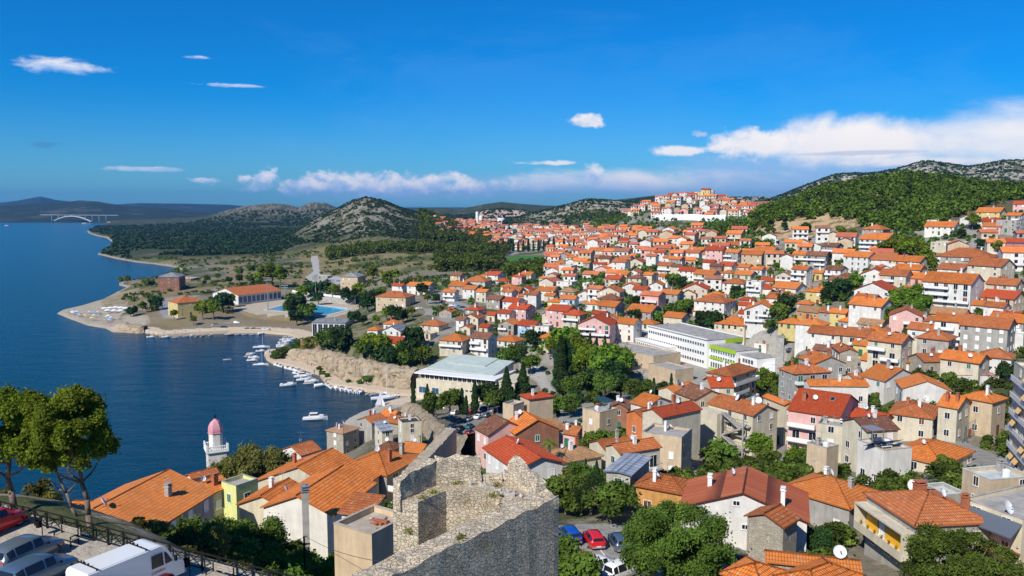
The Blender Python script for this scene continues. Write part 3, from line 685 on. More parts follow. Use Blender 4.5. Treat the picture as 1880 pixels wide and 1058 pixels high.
def door(parent, p, ang, w=1.0, h=2.1, mat='brownsh', near=True):
    def f():
        mb = MB(); mb.box(-w/2, w/2, -0.04, 0.05, 0, h); mb.box(-w/2 - .08, -w/2, -0.07, 0.05, 0, h + .08); mb.box(w/2, w/2 + .08, -0.07, 0.05, 0, h + .08); mb.box(-w/2, w/2, -0.07, 0.05, h, h + .08)
        return mb.mesh('door', M[mat])
    return link('door', cached(('door', w, h, mat), f), parent, p, ang)
def chimney(roof, x, y, z, h=1.2, s=0.35, mat='brickc'):
    def f():
        mb = MB(); mb.box(-s, s, -s*.75, s*.75, -0.8, h); mb.box(-s - .08, s + .08, -s*.75 - .08, s*.75 + .08, h, h + .1)
        for a in (-s*.6, s*.6): mb.box(a - .06, a + .06, -s*.6, s*.6, h + .1, h + .32)
        mb.box(-s - .04, s + .04, -s*.75 - .04, s*.75 + .04, h + .32, h + .4); return mb.mesh('chimney', M[mat])
    return link('chimney', cached(('ch', h, s, mat), f), roof, (x, y, z))
def dish(parent, x, y, z, r=0.45, ang=0.5):
    def f():
        mb = MB(); k = 18; prof = [(0.0, 0.0), (r*.35, .02), (r*.7, .08), (r, .17)]
        Mr = Matrix.Rotation(math.radians(62), 4, 'X'); q = MB(); q.lathe(prof, k); q.lathe([(a, b + .025) for a, b in prof], k)
        mb.v = [tuple(Mr @ Vector(p) + Vector((0, 0, .55))) for p in q.v]; mb.f = q.f; mb.m = [0] * len(q.f)
        mb.tube((0, .0, -.4), (0, .05, .55), .03, m=1); mb.tube(Mr @ Vector((0, 0, 0)) + Vector((0, 0, .55)), Mr @ Vector((0, -.1, .5)) + Vector((0, 0, .55)), .015, m=1)
        mb.box(-.05, .05, -.55, -.42, .72, .86, 1); return mb.mesh('satellite_dish', [M['whitemetal'], M['grey']])
    return link('satellite_dish', cached(('dish', r), f), parent, (x, y, z), ang)
def antenna(parent, x, y, z, h=2.2, ang=0.0):
    def f():
        mb = MB(); mb.tube((0, 0, -.5), (0, 0, h), .02, k=5)
        mb.tube((-.8, 0, h - .1), (.8, 0, h - .1), .012, k=4)
        for i in range(7): mb.tube((-.75 + i * .25, -.35 + i * .02, h - .1), (-.75 + i * .25, .35 - i * .02, h - .1), .009, k=4)
        return mb.mesh('antenna', M['grey'])
    return link('antenna', cached(('ant', h), f), parent, (x, y, z), ang)
def slab(mb, pts, down, th=0.16, m=0):
    """pts: top polygon; down: unit vector pointing down the slope -> UVs in metres"""
    n = Vector((0, 0, 0)); P = [Vector(p) for p in pts]
    for i in range(1, len(P) - 1): n += (P[i] - P[0]).cross(P[i + 1] - P[0])
    n.normalize()
    if n.z < 0: P.reverse(); n = -n
    dn = Vector(down); dn = (dn - n * dn.dot(n)).normalized(); sd = dn.cross(n)
    uv = [(p.dot(sd), p.dot(dn)) for p in P]
    mb.face(P, m, uv)
    B = [p - Vector((0, 0, th)) for p in P]; mb.face(list(reversed(B)), m, list(reversed(uv)))
    for i in range(len(P)):
        j = (i + 1) % len(P); mb.face([P[j], P[i], B[i], B[j]], m, [(0, 0.1)] * 4)
def roof_mesh(kind, W, D, rc, hw, oh=0.35, pitch=0.40):
    """roof over a W x D plan with eaves at hw; returns mesh, ridge height and a height function"""
    mb = MB(); a = W/2; b = D/2; th = 0.16
    mats = [ROOF[rc]] if rc in ROOF else [M[rc]]
    if kind in ('e', 'l'):                                            # ridge along x
        r = b * pitch; e = -oh * pitch; z0 = hw + th
        slab(mb, [(-a-oh, -b-oh, z0+e), (a+oh, -b-oh, z0+e), (a+oh, 0, z0+r), (-a-oh, 0, z0+r)], (0, -1, 0), th)
        slab(mb, [(a+oh, b+oh, z0+e), (-a-oh, b+oh, z0+e), (-a-oh, 0, z0+r), (a+oh, 0, z0+r)], (0, 1, 0), th)
        mb.tube((-a-oh, 0, z0+r-.02), (a+oh, 0, z0+r-.02), .11, k=6)
        hf = lambda x, y: z0 + r - abs(y) * pitch
    elif kind == 'g':
        r = a * pitch; e = -oh * pitch; z0 = hw + th
        slab(mb, [(-a-oh, -b-oh, z0+e), (-a-oh, b+oh, z0+e), (0, b+oh, z0+r), (0, -b-oh, z0+r)], (-1, 0, 0), th)
        slab(mb, [(a+oh, -b-oh, z0+e), (a+oh, b+oh, z0+e), (0, b+oh, z0+r), (0, -b-oh, z0+r)], (1, 0, 0), th)
        mb.tube((0, -b-oh, z0+r-.02), (0, b+oh, z0+r-.02), .11, k=6)
        hf = lambda x, y: z0 + r - abs(x) * pitch
    elif kind == 'h':
        s = min(a, b); r = s * pitch; e = -oh * pitch; z0 = hw + th
        A, B = a + oh, b + oh
        if a >= b: R0, R1 = (-(a-b), 0, z0+r), (a-b, 0, z0+r)
        else: R0, R1 = (0, -(b-a), z0+r), (0, b-a, z0+r)
        c = [(-A, -B, z0+e), (A, -B, z0+e), (A, B, z0+e), (-A, B, z0+e)]
        if a >= b:
            slab(mb, [c[0], c[1], R1, R0], (0, -1, 0), th); slab(mb, [c[2], c[3], R0, R1], (0, 1, 0), th)
            slab(mb, [c[1], c[2], R1], (1, 0, 0), th); slab(mb, [c[3], c[0], R0], (-1, 0, 0), th)
            for q, w in ((c[0], R0), (c[3], R0), (c[1], R1), (c[2], R1)): mb.tube(q, w, .09, k=5)
        else:
            slab(mb, [c[0], c[1], R0], (0, -1, 0), th); slab(mb, [c[2], c[3], R1], (0, 1, 0), th)
            slab(mb, [c[1], c[2], R1, R0], (1, 0, 0), th); slab(mb, [c[3], c[0], R0, R1], (-1, 0, 0), th)
            for q, w in ((c[0], R0), (c[1], R0), (c[2], R1), (c[3], R1)): mb.tube(q, w, .09, k=5)
        mb.tube(R0, R1, .1, k=6) if abs(a - b) > 0.05 else None
        hf = lambda x, y: z0 + r - max(0, max(abs(x) - max(a-b, 0), abs(y) - max(b-a, 0))) * pitch
    elif kind == 's':                                                 # lean-to, falls to the front
        r = D * pitch * 0.6; z0 = hw + th
        slab(mb, [(-a-oh, -b-oh, z0-.05), (a+oh, -b-oh, z0-.05), (a+oh, b+oh, z0+r), (-a-oh, b+oh, z0+r)], (0, -1, 0), th)
        hf = lambda x, y: z0 + (y + b) / D * r
    else:
        z0 = hw; mb.box(-a + .2, a - .2, -b + .2, b - .2, hw - 1.0, hw - 0.45); hf = lambda x, y: hw - 0.45; r = 0
        for (x0, x1, y0, y1) in ((-a-.03, a+.03, -b-.03, -b+.24), (-a-.03, a+.03, b-.24, b+.03), (-a-.03, -a+.24, -b+.24, b-.24), (a-.24, a+.03, -b+.24, b-.24)):
            mb.box(x0, x1, y0, y1, hw, hw + .08)
    return mb.mesh('roof', mats), r, hf
def wall_mesh(kind, W, D, wc, hw, pitch=0.40, base=-5.0):
    mb = MB(); a = W/2; b = D/2; mt = WALL[wc]
    if kind == 'F' or kind == 'f':
        for (x0, x1, y0, y1) in ((-a, a, -b, -b+.2), (-a, a, b-.2, b), (-a, -a+.2, -b+.2, b-.2), (a-.2, a, -b+.2, b-.2)): mb.box(x0, x1, y0, y1, base, hw)
    else:
        pr = [(-a, -b), (a, -b), (a, b), (-a, b)]
        for i in range(4):
            j = (i + 1) % 4; p, q = pr[i], pr[j]
            P = [(p[0], p[1], base), (q[0], q[1], base), (q[0], q[1], hw), (p[0], p[1], hw)]
            if kind in ('e', 'l') and i in (1, 3): P.insert(3, (q[0], 0, hw + b * pitch))
            if kind == 'g' and i in (0, 2): P.insert(3, (0, q[1], hw + a * pitch))
            if kind == 's':
                r = D * pitch * 0.6
                if i == 1: P[2] = (a, b, hw + r)
                if i == 2: P[2] = (-a, b, hw + r); P[3] = (a, b, hw + r)
                if i == 3: P[3] = (-a, b, hw + r)
            mb.face(P)
        mb.face([(-a, -b, hw), (a, -b, hw), (a, b, hw), (-a, b, hw)])
    return mb.mesh('wall', mt)
def balcony(parent, cx, y, z, w, d=1.1, rail='white', ang=0.0, off=(0, 0)):
    def f():
        mb = MB(); mb.box(-w/2, w/2, -d, 0, -.16, 0); return mb.mesh('balcony', M['concrete'])
    def g():
        mb = MB()
        if rail == 'iron':
            for x in (-w/2 + .03, w/2 - .03): mb.tube((x, -d + .04, .9), (x, -.02, .9), .025, k=4)
            mb.tube((-w/2, -d + .04, .9), (w/2, -d + .04, .9), .03, k=4)
            for i in range(int(w / .22)): mb.tube((-w/2 + .1 + i * .22, -d + .04, 0), (-w/2 + .1 + i * .22, -d + .04, .9), .012, k=3, cap=False)
        else:
            mb.box(-w/2, w/2, -d, -d + .08, 0, .85); mb.box(-w/2, -w/2 + .08, -d + .08, 0, 0, .85); mb.box(w/2 - .08, w/2, -d + .08, 0, 0, .85)
        return mb.mesh('railing', M[rail])
    o = link('balcony', cached(('bal', w, d), f), parent, (cx, y, z), ang)
    link('railing', cached(('rail', w, d, rail), g), o); return o
HN = 0; HOUSES = []
SIZEW = {1: 'low', 2: 'two storey', 3: 'three storey', 4: 'four storey', 5: 'tall', 6: 'tall'}
KINDW = {'e': 'gabled', 'l': 'gabled', 'g': 'gabled', 'h': 'hip roofed', 'f': 'flat roofed', 's': 'lean-to roofed'}
def house(x, y, yaw, W, D, ez, kind, wc, rc, zg=None, nf=None, near=None, lab=None, balc=None, wins=True, chim=None, shut=None, pitch=0.40, name='house', cat='house', group=None, oh=0.35, base=None, deco=True):
    global HN
    HN += 1; R = random.Random(HN * 13 + int(x * 7))
    if zg is None: zg = hgt(x, y)
    hw = max(ez - zg, 2.2)
    if near is None: near = y < 150
    o = empty(name, (x, y, zg), yaw)
    k2 = 'f' if kind == 'f' else kind
    base = -5.0 if base is None else base
    link('wall', wall_mesh(k2, W, D, wc, hw, pitch, base), o)
    rmat = rc
    if kind == 'f': rmat = {'F': R.choice(['flat', 'lightflat', 'terrace'])}.get(rc, rc)
    rm, rise, hf = roof_mesh(k2, W, D, rmat, hw, oh, pitch)
    ro = link('roof', rm, o)
    nfl = nf or max(1, int(round(hw / 2.9))); fh = hw / nfl
    tocam = Vector((-x, -y)).normalized()
    mats = ['dark'] * 6 + ['white'] * 2 + R.choice([['green'] * 3, ['brownsh'] * 3, ['white'] * 3, ['dark'] * 2])
    if shut: mats = shut
    F4 = [((0, -D/2), 0.0, W, (0, -1)), ((W/2, 0), math.pi/2, D, (1, 0)), ((-W/2, 0), -math.pi/2, D, (-1, 0)), ((0, D/2), math.pi, W, (0, 1))]
    for fi, (c, ang, L, nl) in enumerate(F4):
        nw = Vector((nl[0] * math.cos(yaw) - nl[1] * math.sin(yaw), nl[0] * math.sin(yaw) + nl[1] * math.cos(yaw)))
        vis = nw.dot(tocam)
        if vis < -0.15 or not wins or (y > 460 and vis < 0.1): continue
        tx, ty = math.cos(ang), math.sin(ang)
        shade = nw.dot(Vector((SUN.x, SUN.y)))
        if fi == 1 and kind in ('e', 'l') and R.random() < 0.35: n = 1
        else: n = max(1, int(L / R.uniform(2.5, 3.4)))
        if y > 500: n = min(n, 3)
        bal = (balc is True) or (balc is None and fi == 0 and hw > 5 and L > 7 and R.random() < 0.5 and y < 480)
        cut = R.uniform(-L/6, L/6)
        for f_ in range(nfl):
            z = f_ * fh + 0.95
            if z + 1.4 > hw: z = hw - 1.75
            isb = bal and f_ > 0 and fi == 0
            if isb:
                bw = round(min(L - 0.4, R.choice([L * 0.55, L - 0.4])), 1)
                lx = 0 if bw > L * .7 else R.choice([-1, 1]) * (L - bw) / 2.2
                balcony(o, c[0] + tx * lx, c[1] + ty * lx, f_ * fh, bw, 1.2, R.choice(['white', 'white', 'iron']) if near else 'white', ang)
            for i in range(n):
                if R.random() < 0.14 and n > 1: continue
                t = (i + 0.5) / n * L - L/2
                mt = R.choice(mats)
                px, py = c[0] + tx * t, c[1] + ty * t
                if isb and R.random() < 0.6: add_window(o, (px, py, f_ * fh + 0.05), ang, 1.5, 2.1, mt if mt != 'white' else 'dark', near)
                elif f_ == 0 and i == n // 2 and fi == 0: door(o, (px, py, 0.0), ang, mat=R.choice(['brownsh', 'green', 'grey']))
                else: add_window(o, (px, py, z), ang, 1.0 if not near else R.choice([0.9, 1.1]), 1.3, mt, near)
    if deco:
        if chim is None: chim = R.choice([0, 1, 1, 1, 2]) if kind != 'f' else R.choice([0, 1])
        for i in range(chim):
            px, py = R.uniform(-W*.32, W*.32), R.uniform(-D*.3, D*.3)
            chimney(ro, px, py, hf(px, py), R.choice([0.9, 1.2, 1.5]), R.choice([.28, .36]), R.choice(['brickc', 'concrete', 'white']))
        if y < 260 and R.random() < 0.75: 
            px, py = R.uniform(-W*.35, W*.35), R.uniform(-D*.35, D*.35); dish(ro, px, py, hf(px, py) + .1, R.choice([.4, .5]), R.uniform(-.5, .9))
        if y < 260 and R.random() < 0.75:
            px, py = R.uniform(-W*.35, W*.35), R.uniform(-D*.35, D*.35); antenna(ro, px, py, hf(px, py), R.choice([1.6, 2.4]), R.uniform(0, 3))
        if kind == 'f' and y < 330 and R.random() < 0.5:
            def tk():
                mb = MB(); mb.lathe([(0, 0), (.5, 0), (.5, 1.0), (.2, 1.15), (0, 1.15)], 12); return mb.mesh('water_tank', M['whitemetal'])
            link('water_tank', cached('tank', tk), ro, (R.uniform(-W*.3, W*.3), R.uniform(-D*.3, D*.3), hf(0, 0)))
    sz = SIZEW[min(nfl, 6)]
    desc = f"{sz} {WNAME[wc]} {KINDW[kind]} house" if kind == 'f' else f"{sz} {WNAME[wc]} house with {RNAME.get(rc, 'grey').replace('bright ', '').replace('weathered ', '')} {'hip' if kind == 'h' else 'gable' if kind != 's' else 'lean-to'} roof"
    reg(o, desc, cat, (x, y, zg + hw), group, lab)
    HOUSES.append((x, y, max(W, D) / 2, o)); return o, ro, hf, hw
TRI = {}
_gz = None
def solve_above(u, v, H):
    """point on the ray of (u, v) that is H above the ground"""
    a, s = ray(u, v); Ys = np.exp(np.linspace(math.log(40), math.log(2500), 500))
    z = CAMH + s * Ys; h = hs_lookup(a * Ys, Ys); k = np.argmax(z - h < H)
    if z[k] - h[k] >= H: return None
    Y = Ys[k]; return Vector((a * Y, Y, CAMH + s * Y))
def hs_lookup(x, y): return height_np(np.asarray(x, float), np.asarray(y, float))
YAW = {'e': -30, 'g': -18, 'h': -25, 'f': -24, 'l': 35, 's': -20}
def mh(u, v, w, kind, wc, rc, nf, yaw=None, dr=None, **kw):
    """a house seen at pixel (u, v) (middle of its roof), w pixels wide"""
    H = nf * 2.4 + .3 + (1.5 if kind != 'f' else 0.0); kw.setdefault('pitch', .46); kw.setdefault('oh', .45)
    p = solve_above(u, v, H)
    if p is None: return None
    R = random.Random(int(u * 31 + v)); Y = p.y
    yw = math.radians((YAW[kind] if yaw is None else yaw) + R.uniform(-7, 7)) - math.atan2(p.x, p.y) * 0.6
    if dr is None: dr = {'e': 0.85, 'g': 1.15, 'h': 0.9, 'f': 0.9, 'l': 0.9, 's': .8}[kind] * R.uniform(0.9, 1.1)
    wm = w * Y / F * 1.13
    th = abs(yw + math.atan2(p.x, p.y) * 1.0)
    W = wm / (math.cos(th) + dr * math.sin(th)); W = max(W, 4.5); D = min(max(W * dr, 5.0), 16)
    return house(p.x, p.y, yw, W, D, p.z - (0.65 * min(D, W) * .4 * .5 if kind != 'f' else 0), kind, wc, rc, nf=nf, **kw)
def ch(L, N_, R_, Y, kind, wc, rc, pref='R', **kw):
    """a house from the pixels of three eave corners: left, nearest, right; Y is the depth of the nearest"""
    if pref == 'L':
        n = at(N_[0], N_[1], Y); l = atz(L[0], L[1], n.z); r = atz(R_[0], R_[1], n.z)
        ey = (l - n); D = ey.length; ey.normalize(); nx = Vector((ey.y, -ey.x, 0)); W = abs((r - n).dot(nx)); yaw = math.atan2(nx.y, nx.x)
        c = n + nx * W / 2 + ey * D / 2; oh = kw.get('oh', 0.35)
        return house(c.x, c.y, yaw, max(W - 2 * oh, 3), max(D - 2 * oh, 3), n.z, kind, wc, rc, **kw)
    n = at(N_[0], N_[1], Y); l = atz(L[0], L[1], n.z); r = atz(R_[0], R_[1], n.z)
    ex = (r - n); W = ex.length; yaw = math.atan2(ex.y, ex.x)
    nrm = Vector((-math.sin(yaw), math.cos(yaw), 0)); D = abs((l - n).dot(nrm))
    D = min(max(D, 4.0), 30); c = n + ex * 0.5 + nrm * D / 2
    oh = kw.get('oh', 0.35)
    return house(c.x, c.y, yaw, max(W - 2 * oh, 3), max(D - 2 * oh, 3), n.z, kind, wc, rc, **kw)
def gr(A, B, C, Y, wc, rc, pitch=0.40, **kw):
    """a gabled house from its two ridge-end pixels and the pixel of the eave corner below A"""
    a = at(A[0], A[1], Y); b = atz(B[0], B[1], a.z); d = (b - a); L = d.length; d.normalize()
    q = Vector((-d.y, d.x, 0)); best = None
    for i in range(20, 200):
        for sg in (1, -1):
            s = i * 0.06; P = a + q * sg * s - Vector((0, 0, s * pitch)); uv = proj(P)
            e = math.hypot(uv[0] - C[0], uv[1] - C[1])
            if best is None or e < best[0]: best = (e, s)
    s = best[1]; yaw = math.atan2(d.y, d.x); c = (a + b) / 2
    if math.sin(yaw) * (-c.x) - math.cos(yaw) * (-c.y) < 0: yaw += math.pi
    oh = kw.pop('oh', 0.3)
    return house(c.x, c.y, yaw, max(L - 2 * oh, 3), 2 * (s - oh), a.z - s * pitch - 0.16 + oh * pitch, 'e', wc, rc, pitch=pitch, oh=oh, **kw)
# ---------------------------------------------------------------- vegetation
def leafquads(C, size, rs, out=None, flat=0.0, bright=None):
    """one small quad at each centre, random facing"""
    n = len(C); a = rs.normal(size=(n, 3)); 
    if out is not None: a = a * 0.8 + out * 0.9
    a[:, 2] += flat
    a /= np.linalg.norm(a, axis=1)[:, None]
    t = rs.normal(size=(n, 3)); e1 = np.cross(a, t); e1 /= np.linalg.norm(e1, axis=1)[:, None] + 1e-9; e2 = np.cross(a, e1)
    s = size * rs.uniform(0.6, 1.25, (n, 1)); asp = rs.uniform(0.55, 1.0, (n, 1))
    V = np.stack([C - e1 * s - e2 * s * asp * .4, C + e1 * s * .2 - e2 * s * asp, C + e1 * s + e2 * s * asp * .4, C - e1 * s * .2 + e2 * s * asp], 1).reshape(-1, 3)
    Fq = np.arange(4 * n).reshape(n, 4)
    b = rs.uniform(0.7, 1.25, n) if bright is None else bright * rs.uniform(0.85, 1.15, n)
    col = np.repeat(np.stack([b, b, b * 0.9], 1), 4, 0)
    return V, Fq, col
def crown_pts(kind, n, rs, fine=False):
    """points in a unit crown (radius 1 in x, y; z from 0 to 1 scaled later) and outward normals"""
    if kind == 'cypress':
        z = rs.uniform(0, 1, n) ** 0.9; r = np.minimum(1, z * 6) * (1 - z) ** 0.55 * (0.85 + 0.15 * np.sin(z * 25 + rs.uniform(0, 6)))
        w = rs.uniform(0, 2 * np.pi, n); r = r * rs.uniform(0.75, 1.05, n) + 0.06
        P = np.stack([r * np.cos(w), r * np.sin(w), z], 1); O = np.stack([np.cos(w), np.sin(w), np.full(n, .5)], 1); return P, O, rs.uniform(0.75, 1.2, n)
    if kind == 'cone':
        z = rs.uniform(0, 1, n) ** 1.2; lay = 0.75 + 0.25 * np.abs(np.sin(z * 18)); r = (1 - z) * lay + .03
        w = rs.uniform(0, 2 * np.pi, n); r = r * rs.uniform(0.6, 1.05, n)
        P = np.stack([r * np.cos(w), r * np.sin(w), z], 1); O = np.stack([np.cos(w), np.sin(w), np.full(n, .6)], 1); return P, O, rs.uniform(0.75, 1.2, n)
    K = {'round': 20, 'pine': 24, 'bush': 11, 'umbrella': 14}[kind] * (4 if fine else 1); rk = .52 if fine else 1.0
    cs = []; 
    for i in range(K):
        w = rs.uniform(0, 2 * np.pi); q = rs.uniform(0, 1) ** .5 * (0.86 if fine else 0.70)
        z = rs.uniform(0.22, 0.82) if kind != 'umbrella' else rs.uniform(.5, .8)
        sh = math.sqrt(max(0.08, 1 - ((z - .5) / .55) ** 2))
        if kind == 'pine': sh = 0.55 + 0.45 * math.sin(min(1, z * 1.25) * math.pi)
        rr = rs.uniform(0.20, 0.42) * (1 if kind != 'pine' else .85) * rk
        cs.append((q * sh * math.cos(w), q * sh * math.sin(w), z, rr, rs.uniform(0.62, 1.35)))
    cs = np.array(cs); k = rs.choice(K, n, p=cs[:, 3] ** 2 / (cs[:, 3] ** 2).sum())
    d = rs.normal(size=(n, 3)); d /= np.linalg.norm(d, axis=1)[:, None]; d[:, 2] = np.where(d[:, 2] < -0.4, -d[:, 2], d[:, 2])
    rad = cs[k, 3] * rs.uniform(0.55, 1.0, n) * (1 + rs.exponential(.16, n))
    P = cs[k, :3] + d * rad[:, None] * np.array([1, 1, 0.62 if kind in ('pine', 'umbrella') else 0.7])
    return P, d, cs[k, 4]
def crown_mesh(kind, mat, n, leaf, R, H, seed):
    rs = np.random.RandomState(seed); P, O, b = crown_pts(kind, n, rs)
    P = P * np.array([R, R, H]); V, Fq, col = leafquads(P, leaf, rs, O, 0.25, b)
    return npmesh('crown', V, Fq, LEAF[mat], col)
def trunk_mesh(h, r, lean=(0, 0), seed=0, limbs=4, spread=1.0):
    rr = random.Random(seed); mb = MB(); pts = [Vector((0, 0, -1.0))]
    for i in range(1, 7):
        t = i / 6; pts.append(Vector((lean[0] * t ** 1.5 + rr.uniform(-.03, .03) * h, lean[1] * t ** 1.5 + rr.uniform(-.03, .03) * h, h * t)))
    for i in range(6): mb.tube(pts[i], pts[i + 1], r * (1 - .11 * i), r * (1 - .11 * (i + 1)), 8)
    for i in range(limbs):
        a = pts[rr.choice([3, 4, 5])]; w = rr.uniform(0, 6.28); e = a + Vector((math.cos(w), math.sin(w), rr.uniform(.5, 1.1))) * spread * rr.uniform(.6, 1.1)
        m_ = (a + e) / 2 + Vector((0, 0, -.1 * spread)); mb.tube(a, m_, r * .45, r * .3, 6); mb.tube(m_, e, r * .3, r * .12, 6)
    return mb.mesh('trunk', M['bark'], True)
TREEK = {  # kind: (crown, leaf material, R, crown height, trunk height, name, word)
 'pine': ('pine', 'pine', 3.6, 6.0, 3.2, 'pine_tree', 'pine'), 'round': ('round', 'broad', 3.2, 5.0, 1.8, 'leafy_tree', 'dark leafy tree'),
 'dark': ('round', 'dark', 3.2, 5.0, 1.5, 'leafy_tree', 'dark evergreen tree'), 'bright': ('round', 'bright', 3.0, 4.6, 1.6, 'leafy_tree', 'fresh green tree'),
 'cyp': ('cypress', 'dark', 1.5, 11.0, 0.8, 'cypress_tree', 'slim cypress'), 'cone': ('cone', 'dark', 2.8, 10.0, 1.0, 'conifer_tree', 'conical conifer'),
 'bush': ('bush', 'broad', 1.9, 2.4, 0.3, 'shrub', 'rounded shrub'), 'obush': ('bush', 'olive', 1.9, 2.4, 0.3, 'shrub', 'olive green shrub'), 'umb': ('umbrella', 'pine', 3.6, 4.5, 3.6, 'pine_tree', 'umbrella pine'),
}
def tree(kind, x, y, s=1.0, z=None, lod=None, lab=None, sx=1.0, group=None):
    s *= 1.12
    ck, mat, R, H, th, nm, word = TREEK[kind]
    if z is None: z = hgt(x, y)
    if lod is None: lod = 0 if y < 130 else 1 if y < 330 else 2
    leaf, n = ((0.13, 12000), (0.27, 3400), (0.45, 1300))[lod]
    if kind in ('bush', 'obush'): n = n // 2
    var = rnd.randrange(4)
    cm = cached(('cr', kind, lod, var), lambda: crown_mesh(ck, mat, n, leaf, R, H, var * 7 + lod))
    tm = cached(('tr', kind, var), lambda: trunk_mesh(th + H * .45, .16 + R * .035, (rnd.uniform(-.4, .4), rnd.uniform(-.4, .4)), var, 4, R * .6))
    o = empty(nm, (x, y, z), rnd.uniform(0, 6.28))
    t = link('trunk', tm, o); c = link('crown', cm, o, (0, 0, th * .8 if kind not in ('cyp', 'cone', 'bush', 'obush') else th * .5))
    q = rnd.uniform(.9, 1.12); t.scale = (s * q, s * q, s); c.scale = (s * sx * q, s * sx * q, s); c.location.z *= s
    reg(o, word, 'shrub' if 'bush' in kind else 'tree', (x, y, z + (th + H * .5) * s), group or ('shrubs among the houses' if 'bush' in kind else 'trees among the houses'), lab)
    return o
def tpix(kind, u, v, hpx, **kw):
    """a tree whose base is at pixel (u, v) and which is hpx tall"""
    p = solve_above(u, v, 0.0)
    if p is None: return
    _, _, R, H, th, _, _ = TREEK[kind]
    return tree(kind, p.x, p.y, hpx * p.y / F / (th + H) * (1.25 if 430 < u < 800 and v < 600 else 1.05 if u > 430 else .85), z=None, **kw)
def mass(name, pts, kind_mat, n_each, leaf, R, H, seed, label, cat, scale_rng=(0.7, 1.3), group=None):
    """a far wood or scrub that reads as one mass"""
    rs = np.random.RandomState(seed); Vs, Fs, Cs = [], [], []; off = 0
    protos = []
    for k in range(6):
        P, O, b = crown_pts('pine' if H > 3 else 'bush', n_each, np.random.RandomState(seed + k)); protos.append((P, O, b))
    sc = rs.uniform(scale_rng[0], scale_rng[1], len(pts)); vr = rs.randint(0, 6, len(pts)); br = rs.uniform(0.55, 1.45, len(pts))
    for k in range(6):
        sel = np.where(vr == k)[0]
        if len(sel) == 0: continue
        P, O, b = protos[k]
        C = (P[None] * np.array([R, R, H]) * sc[sel][:, None, None] + pts[sel][:, None, :]).reshape(-1, 3)
        V, Fq, col = leafquads(C, leaf, rs, np.tile(O, (len(sel), 1)), 0.25, (b[None] * br[sel][:, None]).reshape(-1))
        Vs.append(V); Fs.append(Fq + off); Cs.append(col); off += len(V)
    me = npmesh(name, np.concatenate(Vs), np.concatenate(Fs), LEAF[kind_mat], np.concatenate(Cs))
    return tag(link(name, me), label, cat, group, 'stuff')
def scatter(u0, u1, Y0, Y1, n, seed, cond=None, uniform=False):
    rs = np.random.RandomState(seed); u = rs.uniform(u0, u1, n)
    Y = rs.uniform(Y0, Y1, n) if uniform else np.exp(rs.uniform(math.log(Y0), math.log(Y1), n))
    x = (u - CX) / F * Y; z = height_np(x, Y); m = z > 1.6
    if cond is not None: m &= cond(u, Y, z, x)
    return np.stack([x, Y, z], 1)[m]
